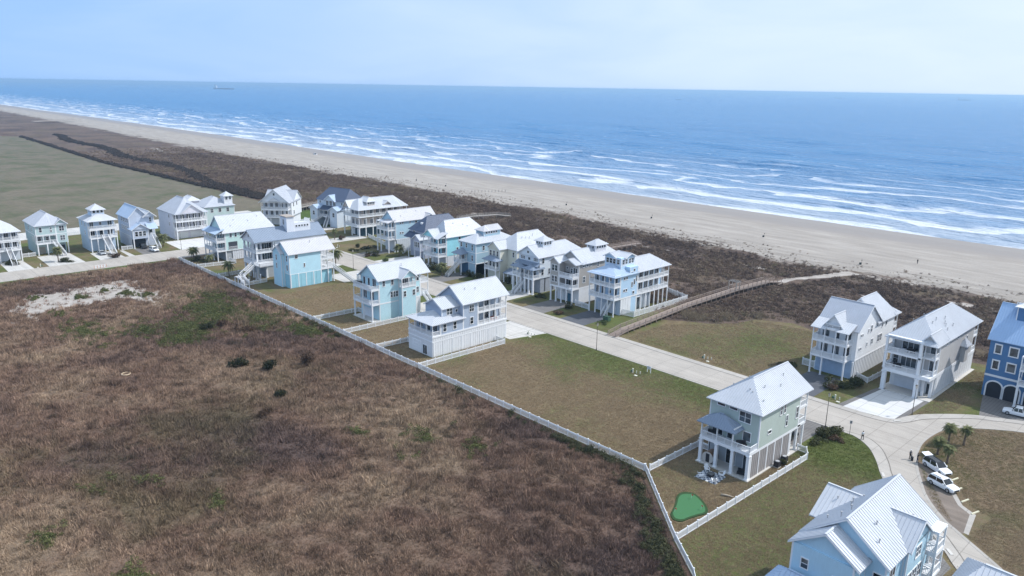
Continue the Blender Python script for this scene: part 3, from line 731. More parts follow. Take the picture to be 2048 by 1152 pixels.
# ---- grey house
GB = sid('greyblue_siding', (0.40, 0.47, 0.58))
h = House('grey-blue house with long white gable roof on a white boarded ground floor', -142.3, 100.9, wall=GB, near=True, rib=0.45)
h.wall(0, 9.3, 0, 23.2, 0, 4.65, WBOARD)
h.slats('r', 9.3, .2, 23.0, 0.15, 3.55, WBOARD, shade((.42, .43, .46)), 0.62, 0.05, 2.85); h.slats('r', 9.3, .2, 23.0, 3.85, 4.55, WBOARD, shade((.42, .43, .46)), 0.62, 0.05, None)
h.band(0, 9.3, 0, 23.2, 3.55, .28, None, .09); h.band(0, 9.3, 0, 23.2, 4.65, .4, None, .1)
h.garage('f', 0, 3.0, 3.6, 2.9); h.win('f', 0, 6.4, .2, 1.5, 2.2, 2, 1)
h.porch(0, 9.3, 0, 2.4, 5.1, 2.55, 'flr', 5, 2)
h.wall(0, 9.3, 2.4, 9.2, 5.06, 7.95)
h.wins('f', 2.4, [(1.6, 5.5, 1.6, 2.0, 2, 1), (4.4, 5.2, 1.8, 2.3, 2, 1), (7.2, 5.5, 1.6, 2.0, 2, 1)])
h.wins('r', 9.3, [(3.6, 5.7, .9, 1.7), (6.6, 5.7, .9, 1.7)])
h.roof(0, 9.3, 0, 9.3, 7.95, 1.75, 'v', 4.3, 3.0, 0.5, name='lower_roof')
h.wall(1.4, 7.7, 4.0, 9.4, 7.9, 10.75)
h.win('r', 7.7, 6.3, 8.9, 1.6, 1.5, 2, 2); h.win('r', 7.7, 8.4, 9.2, .6, .6, 1, 1)
h.roof(1.4, 7.7, 4.0, 9.4, 10.7, 1.7, 'v', 0, 0, 0.4, name='dormer_roof', end=.3)
h.wall(0, 9.3, 9.2, 13.8, 5.06, 11.4); h.wall(0, 6.7, 13.8, 23.2, 5.06, 11.4)
h.wins('r', 9.3, [(11.8, 9.0, 1.3, 1.6, 2, 2), (11.8, 5.9, .9, 1.6)])
h.porch(6.7, 9.3, 13.8, 23.2, 5.1, 2.85, 'rb', 2, 6); h.porch(6.7, 9.3, 13.8, 23.2, 8.4, 2.75, 'rb', 2, 6)
h.wins('r', 6.7, [(15.6, 5.4, 1.5, 2.2, 2, 1), (18.6, 5.4, 1.5, 2.2, 2, 1), (21.4, 5.4, 1.0, 2.2, 1, 1), (15.6, 8.7, 1.5, 2.2, 2, 1), (18.6, 8.7, 1.5, 2.2, 2, 1)])
h.wins('f', 9.2, [(.8, 9.4, .8, 1.2)])
h.roof(0, 9.3, 9.2, 23.2, 11.45, 3.35, 'v', 0, 0, 0.55)
h.box('red_porch_seat', 7.4, 8.2, 19.0, 21.0, 5.1, 5.7, paint('red_cushion', (.35, .07, .06)))
h.vents([(6.4, 12, 13.6), (6.8, 15, 13.3)])

# ---- turquoise house with two open decks
TQ = sid('aqua_siding', (0.49, 0.70, 0.77))
h = House('aqua house with two open back decks and a side porch gable', -173.8, 105.2, wall=TQ, near=True, rib=0.45)
h.box('patio_slab', -.2, 9.2, -.2, 2.6, 0, .16, CONC)
h.posts([(.25, .25), (4.5, .25), (8.75, .25)], .16, 4.5, .34)
h.wall(0, 9.0, 2.4, 15.8, 0, 4.5); h.garage('f', 2.4, 3.0, 4.4, 2.6); h.slats('r', 9.0, 8.5, 15.6, .1, 4.4, WBOARD, shade((.42, .43, .46)), .5, .05, 2.4)
h.band(0, 9.0, 2.4, 15.8, 4.45, .35)
h.porch(0, 9.0, 0, 2.4, 4.9, 3.5, 'flr', 3, 2, th=.5, beam=False); h.porch(0, 9.0, 0, 2.4, 8.85, 0, 'flr', 3, 2, th=.45)
h.wall(0, 9.0, 2.4, 15.8, 4.8, 11.15)
h.wins('f', 2.4, [(2.0, 9.0, .9, 1.9, 1, 1), (4.2, 9.0, .9, 1.9, 1, 1), (6.8, 9.0, 1.6, 2.1, 2, 1), (2.2, 5.2, 1.6, 2.1, 2, 1), (5.6, 5.2, 1.6, 2.1, 2, 1)])
h.wins('r', 9.0, [(3.9, 9.3, .75, 1.5), (6.6, 9.3, .75, 1.5), (6.3, 5.9, .6, 1.5), (7.2, 5.9, .6, 1.5), (8.0, 5.9, .6, 1.5), (12.6, 5.9, .7, 1.5), (14.6, 5.9, 1.3, 1.5, 2, 2), (14.9, 9.2, .8, 1.7)])
h.wall(9.0, 10.7, 8.5, 13.2, 0, 8.3); h.win('r', 10.7, 9.4, 5.9, .75, 1.5); h.win('r', 10.7, 12.4, 5.9, .75, 1.5)
h.porch(9.0, 10.7, 8.5, 13.2, 8.6, 2.3, 'frb', 2, 3); h.win('r', 9.0, 10.9, 8.75, 2.6, 2.0, 3, 1)
h.roof(5.6, 10.7, 8.5, 13.2, 11.1, 1.9, 'u', 0, 0, .4, name='side_gable_roof')
h.posts([(8.75, 18.4), (.25, 18.4), (4.5, 18.4)], 0, 4.5, .28)
h.porch(0, 9.0, 15.8, 18.6, 4.9, 3.4, 'rb', 3, 2); h.porch(0, 9.0, 15.8, 18.6, 8.6, 2.4, 'rb', 3, 2)
h.stairs((9.0, 17.2, 4.9), (16.0, 17.2, 0.05), 1.3)
h.roof(0, 9.0, 2.2, 18.6, 11.25, 3.2, 'v', 0, 0, .5)
h.vents([(6.3, 11.5, 13.4)])

# ---- bright blue box house
TB = sid('sky_turquoise_siding', (0.50, 0.74, 0.85))
h = House('bright turquoise box house with white pilasters below and a plain side wall', -219.0, 105.4, wall=TB, near=False, rib=0.5, roof=ROOFP)
TBD = paint('teal_panel', (0.30, 0.56, 0.66))
h.wall(0, 8.7, 0, 10.8, 0, 4.3, TBD); h.slats('r', 8.7, .1, 10.7, .1, 4.3, TBD, shade((.2, .42, .55)), 1.5, .06, 2.6)
h.wall(1.0, 8.2, 10.8, 14.8, 0, 4.1, TBD)
h.band(0, 8.7, 0, 10.8, 4.3, .14)
h.wall(0, 8.7, 0, 10.8, 4.42, 10.75); h.wall(0, 5.4, -1.0, 0, 0, 10.6, None)
h.wins('f', -1.0, [(2.4, 8.2, .6, 1.6), (2.4, 5.6, .6, 1.6)]); h.wins('f', 0, [(7.2, 8.3, .7, 1.7), (7.2, 5.4, .7, 1.7)])
h.win('r', 8.7, 2.4, 9.2, .9, 1.0); h.win('r', 8.7, 5.0, 6.2, .4, 1.1)
h.posts([(8.45, 13.2), (8.45, 15.2), (.3, 15.2)], 0, 4.4, .26)
h.porch(0, 8.7, 10.8, 15.4, 4.75, 2.6, 'rb', 3, 3); h.porch(0, 8.7, 10.8, 15.4, 7.9, 2.6, 'rb', 3, 3)
h.roof(0, 8.7, 0, 15.2, 10.85, 3.1, 'v', 0, 0, .5); h.roof(0, 5.4, -1.0, 3, 10.6, 1.9, 'v', 0, 0, .3, name='entry_roof')
h.stairs((9.2, 15.0, 4.7), (14.2, 19.0, .05), 1.3)
h.box('storage_locker', 12.6, 14.4, 21.0, 22.4, 0, 2.3, WHITE)
h.vents([(6.0, 8.6, 13.1)])

# ---- big white house with grey roof, columns and a roof tower
WS = sid('white_siding', (0.70, 0.72, 0.77))
h = House('large white house with grey metal roof, tall columns and a roof-deck tower', -237.0, 102.9, wall=WS, roof=ROOFG, rib=0.5)
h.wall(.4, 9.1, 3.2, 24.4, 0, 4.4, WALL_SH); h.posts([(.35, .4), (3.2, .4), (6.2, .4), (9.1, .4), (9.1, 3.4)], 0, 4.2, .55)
h.band(0, 9.5, 0, 24.4, 4.2, .9)
h.wall(0, 9.5, 6.6, 24.4, 5.1, 12.2); h.wall(0, 7.4, 2.6, 6.6, 5.1, 12.2)
h.posts([(.4, .4), (3.3, .4), (6.3, .4), (9.1, .4), (9.1, 6.2)], 5.1, 11.5, .5, name='column')
h.porch(0, 9.5, 0, 2.6, 5.12, 0, 'flr', th=.02); h.porch(7.4, 9.5, 2.6, 6.6, 5.12, 0, 'r', nr=2, th=.02); h.porch(0, 9.5, 0, 2.6, 8.6, 0, 'flr'); h.porch(7.4, 9.5, 2.6, 6.6, 8.6, 0, 'r', nr=2)
h.box('entablature', -.1, 9.6, -.1, 24.5, 11.5, 12.3, WHITE)
h.wins('f', 2.6, [(1.3, 5.4, 1.5, 2.6, 2, 1), (3.7, 5.4, 1.5, 2.6, 2, 1), (6.1, 5.4, 1.5, 2.6, 2, 1), (1.3, 8.8, 1.5, 2.4, 2, 1), (3.7, 8.8, 1.5, 2.4, 2, 1), (6.1, 8.8, 1.5, 2.4, 2, 1)])
h.wins('r', 7.4, [(4.6, 5.4, 3.2, 2.6, 4, 1), (4.6, 8.8, 3.2, 2.4, 4, 1)]); h.wins('r', 9.5, [(9.4, 9.2, .9, 2.1), (13.5, 9.2, .9, 2.1), (18, 9.2, .9, 2.1), (9.4, 6.0, .9, 1.9)])
h.roof(0, 9.5, 0, 24.4, 12.3, 3.0, 'v', 0, 0, .6, gable=WHITE); h.win('f', 0, 4.75, 13.1, .8, .8, 1, 1)
h.wall(3.2, 7.6, 12.0, 14.6, 13.2, 18.6, WS); h.box('tower_cap', 2.9, 7.9, 11.7, 14.9, 18.6, 18.85, paint('tan_cap', (.36, .31, .27)))
h.win('f', 12.0, 5.4, 15.9, 1.0, 1.9, 2, 1)
h.wall(4.2, 7.6, 14.6, 20.4, 13.2, 16.3, WS); h.wins('r', 7.6, [(15.4 + i * 1.0, 15.1, .6, .6, 1, 1) for i in range(5)])
for a, b in (((7.5, 14.7, 16.3), (7.5, 20.3, 16.3)), ((4.2, 20.3, 16.3), (7.5, 20.3, 16.3))): h.rail(a, b, 1.1)
h.posts([(7.5, 16.5), (7.5, 18.4), (7.5, 20.3)], 16.3, 17.6, .14)
h.stairs((8.6, 0, 5.0), (12.2, -6.2, 2.6), 1.7); h.box('stair_landing', 11.0, 13.4, -8.2, -6.2, 2.35, 2.6, DECK); h.stairs((13.4, -7.2, 2.6), (17.4, -7.2, 0.9), 1.6)
h.box('side_deck', 9.6, 13.6, -1.0, 4.6, 4.7, 4.95, DECK); h.rail((13.5, -1, 4.95), (13.5, 4.5, 4.95)); h.rail((9.6, -1, 4.95), (13.5, -1, 4.95))
h.posts([(8.0, -2.0), (9.8, -3.2), (9.4, -5.2), (11.1, -6.3), (11.1, -8.1), (13.3, -6.3), (13.3, -8.1), (15.4, -6.4), (15.4, -8.0), (17.2, -6.4), (17.2, -8.0), (10, -.8), (13.4, -.8), (13.4, 4.4)], 0, 2.5, .24)

# ---- mint house
MT = sid('mint_siding', (0.56, 0.76, 0.74))
h = House('pale mint house with broad white roof and stacked porches by the street corner', -270.2, 103.2, wall=MT, rib=0.5)
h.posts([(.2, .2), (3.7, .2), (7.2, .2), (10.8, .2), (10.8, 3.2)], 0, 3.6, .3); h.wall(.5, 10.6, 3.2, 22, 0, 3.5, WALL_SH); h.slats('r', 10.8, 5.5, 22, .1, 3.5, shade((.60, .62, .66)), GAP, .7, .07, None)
h.porch(0, 11, 0, 3.2, 3.8, 2.75, 'flr', 6, 2); h.porch(0, 11, 0, 3.2, 7.25, 2.55, 'flr', 6, 2)
h.wall(0, 11, 3.2, 22, 3.7, 10.2); h.band(0, 11, 3.2, 22, 3.5, .25)
h.wins('f', 3.2, [(1.5 + i * 2.0, 4.1, 1.2, 2.1, 2, 1) for i in range(5)]); h.wins('f', 3.2, [(1.5 + i * 2.0, 7.5, 1.2, 2.1, 2, 1) for i in range(5)])
h.box('screened_bay', 11.0, 11.05, 4.2, 7.4, 4.1, 6.6, SCREEN); h.rail((11.08, 4.2, 3.9), (11.08, 7.4, 3.9))
h.wins('r', 11, [(5.2, 8.3, .7, 1.4), (7.0, 8.3, .7, 1.4), (9.3, 8.6, 1.6, 1.0, 2, 1), (14, 8.3, .8, 1.4), (18, 8.3, .8, 1.4)])
h.roof(0, 11, 2.6, 21.5, 10.3, 5.0, 'v', 0, 2.2, .55, mat=ROOFW); h.shed(-.4, 11.4, -.5, 2.9, 9.75, 11.2, mat=ROOFB)
h.stairs((9.8, .6, 3.8), (4.4, -1.6, .05), 1.2); h.vents([(7.6, 8, 13.4), (8.4, 13, 12.7), (7.2, 17, 13.8), (9.4, 6, 11.7)])

# ---- light blue house in the foreground, seen from above
LB = sid('lightblue_siding', (0.48, 0.68, 0.80))
h = House('light blue house with crossing white metal gables at the bottom of the picture', -33.6, 77.0, wall=LB, near=True, rib=0.48)
h.wall(0, 7.2, 0, 3.2, 0, 10.9); h.wall(.0, 9.4, 3.2, 17.3, 0, 11.1); h.band(0, 9.4, 3.2, 17.3, 4.3, .3)
h.roof(-.1, 7.4, .3, 3.4, 10.9, 2.5, 'v', 0, 0, .4, name='front_roof')
h.roof(0, 9.4, 3.0, 17.3, 11.15, 3.6, 'v', 0, 0, .5)
h.wall(-1.0, 2, 8.2, 15.6, 0, 11.0); h.roof(-1.0, 4, 7.6, 15.6, 10.9, 2.4, 'u', 0, 0, .45, name='wing_roof')
h.wall(9.4, 9.9, 8.0, 14.2, 0, 11.1); h.roof(5.4, 9.9, 8.0, 14.2, 11.1, 2.4, 'u', 0, 0, .4, name='side_gable_roof')
h.roof(.8, 4.6, 15.5, 18.6, 10.6, 1.6, 'v', 0, 1.8, .4, name='rear_roof'); h.wall(.8, 4.6, 15.6, 18.6, 0, 10.6)
h.roof(-1.2, 4.4, -2.6, .4, 6.7, 1.1, 'u', 1.6, 1.6, .5, mat=ROOFB, name='porch_roof'); h.posts([(-1, -2.4), (1.6, -2.4), (4.2, -2.4)], 0, 6.6, .24)  # blue metal carries the shade on this pale porch roof
h.wins('f', 0, [(1.7, 8.2, .8, 1.2), (5.6, 6.8, 1.2, 2.0), (7.0, 6.8, 1.2, 2.0)]); h.win('f', 3.2, 8.6, 8.2, 1.0, 1.3)
h.win('r', 9.9, 11.3, 8.8, 1.5, 1.4, 2, 2); h.wins('r', 9.4, [(5.0, 7.2, 1.5, 3.0, 2, 2), (6.5, 4.9, .9, 1.6)]); h.wins('r', 9.9, [(9.4, 5.6, 1.2, 1.7, 2, 2), (11.0, 5.6, 1.2, 1.7, 2, 2), (12.6, 5.6, 1.2, 1.7, 2, 2)])
h.porch(9.4, 11.0, 14.4, 17.3, 5.0, 2.6, 'frb', 2, 2); h.porch(9.4, 11.0, 14.4, 17.3, 8.2, 2.5, 'frb', 2, 2)
h.vents([(3.4, 4.2, 14.0), (3.7, 6.2, 14.2), (2.9, 8.1, 13.6), (2.6, 9.4, 13.4), (1.6, 5, 12.4), (6.6, 6.4, 13.4), (7.8, 4.4, 12.5), (8.4, 12.6, 12.5), (3.2, 11.0, 13.4), (.5, 10.2, 12.4)])
h = House('house roof with striped white metal gables cut off by the bottom right corner', -18.6, 74.4, wall=LB, near=True, rib=0.48)
h.wall(0, 12, 0, 15, 0, 10.4); h.roof(0, 9, 5.2, 15, 10.4, 2.8, 'u', 2.4, 0, .5, name='rear_roof'); h.roof(5, 13, 0, 13.0, 10.4, 2.6, 'v', 0, 0, .5)
h.vents([(3, 7.4, 12.0), (4.6, 8.0, 12.2)]); h.win('f', 0, 3, 6, 1.2, 1.5)
# ================= right group (E): front is v0 (street side), sunny side is u1
h = House('white house with steep white roof, front balconies and blue garage by the dunes', -70.9, 159.4, wall=sid('plain_white_siding', (0.82, 0.835, 0.86)), near=True, rib=0.45, roof=metal_roof('pale_metal_roof', (.44, .465, .52)))
BLG = paint('blue_garage', (0.36, 0.47, 0.62))
h.wall(.2, 8.6, 2.6, 22.5, 0, 4.2, BLG); h.posts([(.2, .2), (2.7, .2), (7.6, .2), (8.6, 2.5)], 0, 4.0, .3); h.garage('f', 2.6, 4.9, 4.4, 2.7, mat=BLG); h.garage('f', 2.6, 1.3, 2.0, 2.7, mat=BLG)
h.slats('r', 8.65, 3.2, 22.3, .1, 4.2, WBOARD, shade((.30, .31, .33)), .55, .3, None)
h.porch(0, 7.8, 0, 2.8, 4.5, 3.1, 'flr', 4, 2); h.porch(0, 7.8, 0, 2.8, 8.1, 2.7, 'flr', 4, 2)
h.wall(0, 8.75, 2.8, 22.8, 4.4, 11.2); h.band(0, 8.75, 2.8, 22.8, 4.1, .3)
h.wins('f', 2.8, [(1.8, 4.8, 1.5, 2.2, 2, 1), (4.4, 4.8, 1.5, 2.2, 2, 1), (6.8, 4.8, 1.2, 2.2, 2, 1), (1.8, 8.4, 1.5, 2.2, 2, 1), (4.4, 8.4, .9, 2.2, 1, 1), (6.8, 8.4, 1.2, 2.2, 2, 1)])
h.wins('r', 8.75, [(4.6, 9.3, .55, .6, 1, 1), (5.4, 9.3, .55, .6, 1, 1), (4.4, 6.2, .55, .6, 1, 1), (5.2, 6.2, .55, .6, 1, 1), (8.4, 9.6, .5, .8), (9.9, 9.5, .7, 1.5), (8.3, 6.5, .5, .8), (11.0, 6.4, 1.0, 1.2, 2, 2), (14.6, 6.2, 1.0, 1.6, 2, 2), (15.8, 6.2, 1.0, 1.6, 2, 2), (13, 10.2, .5, 1.2), (16.0, 9.4, .6, 1.7), (18.2, 9.4, .8, 1.7)])
h.roof(0, 8.75, 2.6, 14.5, 11.25, 4.6, 'u', 0, 0, .5)
h.shed(-.4, 3.0, -.5, 3.2, 10.7, 12.2, mat=ROOFW); h.shed(5.2, 8.2, -.5, 3.2, 10.7, 12.2, mat=ROOFW)
h.roof(2.2, 6.0, 1.0, 6.5, 11.6, 2.4, 'v', 0, 0, .4, mat=ROOFW, name='dormer_roof'); h.wall(2.3, 5.9, 1.8, 6, 10.8, 11.6, trim=False); h.porch(2.3, 5.9, .2, 1.8, 11.0, 0, 'flr')
h.roof(.4, 8.75, 13.0, 23.4, 11.4, 4.4, 'v', 0, 2.2, .5, mat=ROOFW, name='rear_roof')
h.porch(5.5, 8.75, 22.8, 25, 8.0, 2.9, 'rb', 2, 2); h.porch(5.5, 8.75, 22.8, 25, 4.5, 3.1, 'rb', 2, 2); h.posts([(8.6, 24.8), (5.7, 24.8)], 0, 4.2, .26)
h.roof(5.2, 8.9, 22.4, 25.2, 11.3, 1.2, 'v', 0, 1.6, .4, mat=ROOFW, name='porch_roof')

TP = sid('taupe_siding', (0.50, 0.485, 0.475))
h = House('taupe and white house with white garage door and bright new concrete driveway', -55.9, 161.5, wall=TP, near=True, rib=0.45)
h.posts([(.35, .35), (6.9, .35)], 0, 4.2, .8, name='column'); h.posts([(9.0, 2.6), (7.6, 2.2)], 0, 4.2, .5, name='column')
h.wall(.3, 9.2, 4.2, 27.6, 0, 4.3, WBOARD); h.garage('f', 4.2, 3.7, 5.0, 2.8, mat=paint('pale_garage', (.62, .65, .70))); h.win('f', 4.2, 8.2, .1, 1.0, 2.3, 1, 1)
h.slats('r', 9.2, 4.6, 27.4, .15, 4.2, WBOARD, shade((.34, .34, .36)), 1.35, .10, None); h.box('slab', -.2, 9.9, -.1, 28.4, 0, .12, CONC)
h.band(0, 9.3, 0, 27.8, 4.25, .7)
h.porch(0, 7.0, 0, 3.8, 5.0, 3.3, 'fl', 2, 2, w=.45); h.porch(0, 7.0, 0, 3.8, 8.7, 3.2, 'fl', 2, 2, w=.45); h.posts([(6.8, .3)], 4.95, 12.0, .6, name='column')
h.porch(7.0, 9.3, 1.6, 3.8, 5.0, 3.3, 'fr', 2, 2); h.porch(7.0, 9.3, 1.6, 3.8, 8.7, 3.1, 'fr', 2, 2)
h.wall(0, 9.3, 3.8, 25.2, 4.95, 12.0)
h.wins('f', 3.8, [(3.6, 5.1, 3.0, 2.5, 3, 1), (1.0, 5.3, 1.0, 2.0), (3.6, 8.8, 3.2, 2.5, 3, 1), (6.0, 8.9, 1.0, 2.2, 1, 1), (8.2, 5.2, 1.0, 2.3, 1, 1), (8.2, 8.8, 1.3, 2.3, 1, 1)])
h.wins('r', 9.3, [(7.5, 10.6, .7, .7, 1, 1), (9.0, 10.6, .7, .7, 1, 1), (14.2, 10.6, .7, .7, 1, 1), (15.4, 10.6, .7, .7, 1, 1), (20.5, 8.2, .8, 1.6)])
h.porch(6.2, 9.3, 25.2, 28.0, 8.7, 3.2, 'rb', 2, 2); h.porch(6.2, 9.3, 25.2, 28.0, 5.0, 3.3, 'rb', 2, 2); h.posts([(9.1, 27.8), (6.4, 27.8)], 0, 4.4, .28)
h.roof(0, 9.3, 0.6, 28.0, 12.05, 3.7, 'v', 5.6, 5.2, .6); h.roof(6.4, 9.4, 1.2, 7.0, 12.05, 1.6, 'v', 0, 0, .35, name='bay_roof'); h.wall(6.5, 9.3, 3.0, 6, 11.2, 12.1, WBOARD, False)
h.box('bay_chase', 9.3, 10.3, 17.2, 19.4, 4.6, 8.6, TP); h.roof(9.0, 10.4, 17.0, 19.6, 8.6, 1.0, 'v', .9, .9, .3, name='bay_hip_roof')
h.vents([(6.2, 6.4, 14.7), (6.0, 9, 15.0), (6.5, 13, 14.6), (7.2, 11, 14.1), (7.6, 10.5, 13.7), (8.1, 13.5, 13.3), (8.3, 9.6, 13.1), (2.0, 8, 13.9), (2.6, 12, 14.4)])

RB = sid('royal_siding', (0.085, 0.195, 0.375))
h = House('royal blue house with arched garage openings and blue metal roof at right edge', -40.3, 174.4, wall=RB, near=True, rib=0.48, roof=metal_roof('royal_metal_roof', (.34, .48, .68)))
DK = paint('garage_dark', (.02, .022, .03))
h.wall(0, 13, .25, 12, 0, 4.4, RB, False); h.band(0, 13, .25, 12, 4.4, .45); h.wall(0, 13, .25, 12, 4.85, 12.7, RB, False)
def arch(hh, face, pos, a, w, hgt, spring, frame=.3):
    k = 10; pts = [(-w / 2, 0), (w / 2, 0)] + [(w / 2 * math.cos(t), spring + (hgt - spring) * math.sin(t)) for t in [math.pi * i / k for i in range(k + 1)]]
    mb = MB()
    def shp(pp, y0, y1):
        n = len(mb.v); m = len(pp)
        mb.v.extend([(p[0], y0, p[1]) for p in pp] + [(p[0], y1, p[1]) for p in pp]); mb.f.append(tuple(range(n, n + m))); 
        for i in range(m): mb.f.append((n + i, n + m + i, n + m + (i + 1) % m, n + (i + 1) % m))
    big = [(-w / 2 - frame, 0), (w / 2 + frame, 0)] + [((w / 2 + frame) * math.cos(t), spring + (hgt - spring + frame) * math.sin(t)) for t in [math.pi * i / k for i in range(k + 1)]]
    shp(big, -.10, .02); L = (a, pos, 0.02) if face in 'fb' else (pos, a, 0.02)
    o = mb.build('arch_surround', WHITE, hh.root, L, FACE_R[face]); mb = MB(); 
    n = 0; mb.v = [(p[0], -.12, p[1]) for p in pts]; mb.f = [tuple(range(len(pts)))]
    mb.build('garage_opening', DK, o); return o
arch(h, 'f', .25, 2.1, 2.7, 3.4, 2.3); arch(h, 'f', .25, 5.3, 2.7, 3.4, 2.3); arch(h, 'f', .25, 8.9, 2.7, 3.4, 2.3)
for a in (1.6, 4.4, 8.2, 11): h.win('f', .25, a, 9.6, 1.0 if a < 2 else 1.4, 1.7, 1, 1, .22); h.win('f', .25, a, 6.2, 1.0 if a < 2 else 1.4, 1.7, 1, 1, .22)
h.wins('r', 13, [(4, 9, 1.2, 1.6), (8, 9, 1.2, 1.6)])
h.roof(0, 13, .25, 12, 12.7, 6.2, 'u', 0, 0, .5); h.wall(2.9, 4.9, 3.6, 6.4, 16.0, 19.2, RB); h.roof(2.7, 5.1, 3.4, 6.6, 19.2, .5, 'u', .8, .8, .25, name='cupola_roof', mat=WHITE); h.rail((2.7, 3.4, 19.6), (5.1, 3.4, 19.6), .6)
h.porch(6.4, 13, -2.2, .25, 8.0, 2.5, 'flr', 4, 2); h.porch(6.4, 13, -2.2, .25, 4.9, 2.7, 'flr', 4, 2); h.posts([(6.6, -2), (9.7, -2), (12.8, -2)], 0, 4.5, .4)

# ================= far side of the street (C)
def ground_posts(h, W, v=.25, n=4, z1=4.5, w=.3): h.posts([(.25 + (W - .5) * i / (n - 1), v) for i in range(n)], 0, z1, w)
# C9 sky blue with glazed tower
SB = sid('powderblue_siding', (0.46, 0.63, 0.80))
h = House('powder blue house with glazed lookout tower and stacked porches beside the boardwalk', -135.4, 157.9, wall=SB, near=True, rib=0.5)
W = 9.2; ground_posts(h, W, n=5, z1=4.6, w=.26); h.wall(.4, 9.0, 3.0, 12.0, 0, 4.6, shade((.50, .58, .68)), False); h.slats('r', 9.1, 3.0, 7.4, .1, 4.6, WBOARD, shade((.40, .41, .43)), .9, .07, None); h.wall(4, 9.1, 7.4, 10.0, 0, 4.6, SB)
h.garage('f', 3.0, 2.6, 3.0, 2.5, mat=paint('pale_garage', (.62, .65, .70))); h.garage('f', 3.0, 6.2, 2.8, 2.5, mat=paint('pale_garage', (.62, .65, .70)))
h.wins('r', 9.02, [(11.0, .3, 1.6, 3.6, 1, 1)]); h.slats('r', 8.6, 12.0, 17.2, .2, 4.4, shade((.34, .38, .44)), WHITE, 1.5, .25, 1.75)
h.posts([(9.0, 10.2 + i * 2.1) for i in range(8)], 0, 4.7, .26); h.posts([(.25, 18.0), (.25, 24.8), (4.6, 24.8)], 0, 4.7, .26)
h.box('floor_beam', 0, W, 0, 25, 4.62, 5.05, WHITE)
h.porch(0, W, 0, 2.6, 5.08, 3.1, 'flr', 6, 2, th=.05); h.porch(0, W, 0, 2.6, 8.55, 2.9, 'flr', 6, 2)
h.wall(0, W, 2.6, 10.2, 5.05, 11.5); h.wall(0, 6.6, 10.2, 25, 5.05, 11.4)
for z in (5.3, 8.8): h.wins('f', 2.6, [(1.2, z, 1.2, 2.2, 2, 1), (3.2, z, 1.2, 2.2, 2, 1), (7.6, z, 1.0, 2.2, 1, 1)]); h.win('f', 2.6, 5.5, z + .5, .9, .9, 1, 1)
h.wins('r', W, [(4.2, 10.0, .6, .7, 1, 1), (5.2, 10.0, .6, .7, 1, 1), (4.2, 6.6, .6, .7, 1, 1), (5.2, 6.6, .6, .7, 1, 1), (7.6, 7.4, .5, 1.5, 1, 1), (8.6, 8.1, .5, 1.5, 1, 1), (9.6, 8.9, .5, 1.5, 1, 1), (8.4, 5.4, .8, .8, 1, 1), (8.4, 11.9, .6, .7, 1, 1), (7.4, 11.2, .6, .7, 1, 1)])
h.porch(6.6, W, 10.2, 25, 5.08, 3.1, 'rb', 2, 7, th=.05); h.porch(6.6, W, 10.2, 25, 8.55, 2.85, 'rb', 2, 7)
h.wins('r', 6.6, [(12.5 + 2.5 * i, z, 1.5, 2.2, 2, 1) for i in range(5) for z in (5.3, 8.8)])
h.roof(0, W, 0, 9.8, 11.5, 2.3, 'v', 4.6, 0, .55, name='front_roof', mat=ROOFB); h.wall(5.2, W, 6.6, 10.2, 11.4, 13.2, trim=True)
h.roof(0, W, 10.0, 25, 11.55, 2.7, 'v', 0, 3.6, .5)
h.wall(1.6, 7.4, 4.6, 10.6, 12.2, 15.7); h.wins('f', 4.6, [(2.6, 13.9, .9, 1.3), (3.8, 13.9, .9, 1.3), (5.0, 13.9, .9, 1.3), (6.4, 13.9, .9, 1.3)]); h.wins('r', 7.4, [(5.6, 13.9, .9, 1.3), (6.9, 13.9, .9, 1.3), (8.4, 13.9, .9, 1.3), (9.6, 13.9, .9, 1.3)])
h.band(1.6, 7.4, 4.6, 10.6, 13.4, .2); h.roof(1.6, 5.4, 4.6, 10.6, 15.7, 1.0, 'v', 0, 2.0, .5, name='tower_roof'); h.roof(3.4, 7.4, 6.4, 10.6, 15.72, .9, 'u', 0, 0, .5, name='tower_cross_roof')
h.stairs((6.6, 2.9, 4.9), (6.6, -1.6, .05), 1.2)

# C8 taupe
T8 = sid('brown_taupe_siding', (0.40, 0.375, 0.35))
h = House('brown-taupe house with white ground floor and small rooftop cupola', -150.3, 157.6, wall=T8, rib=0.5, near=True)
W = 8.9; ground_posts(h, W, n=5, z1=4.5, w=.36); h.wall(.3, W, 3.0, 22, 0, 4.55, WBOARD); h.garage('f', 3.0, 2.2, 2.4, 2.5); h.garage('f', 3.0, 5.4, 2.2, 2.5, mat=paint('teal_door', (.06, .16, .24)))
h.box('floor_beam', 0, W, 0, 22, 4.5, 5.0, WHITE); h.wall(0, 3.5, 0, 6, 5.0, 12.0); h.wall(0, W, 2.6, 22, 5.0, 12.0)
h.porch(3.5, W, 0, 2.6, 5.05, 2.6, 'fr', 3, 2, th=.05); h.porch(3.5, W, 0, 2.6, 8.4, 0, 'fr', 3, 2)
h.wins('f', 0, [(1.2, 6.0, 1.0, 1.7), (2.4, 6.0, 1.0, 1.7), (1.2, 9.3, 1.0, 1.7), (2.4, 9.3, 1.0, 1.7)]); h.wins('f', 2.6, [(5.0, 5.3, 1.7, 2.1, 2, 1), (7.3, 5.3, 1.7, 2.1, 2, 1), (6.2, 9.0, .7, 1.3), (7.6, 8.6, 1.5, 2.0, 2, 1)]); h.win('f', 2.6, 4.4, 9.9, .6, .6, 1, 1)
h.wins('r', W, [(5.0, 6.2, .9, 1.8), (4.6, 10.8, .6, .6, 1, 1), (6.2, 10.8, .6, .6, 1, 1), (7.8, 10.8, .6, .6, 1, 1), (11, 10.2, .6, 1.4), (14.5, 8.4, .8, 1.4)])
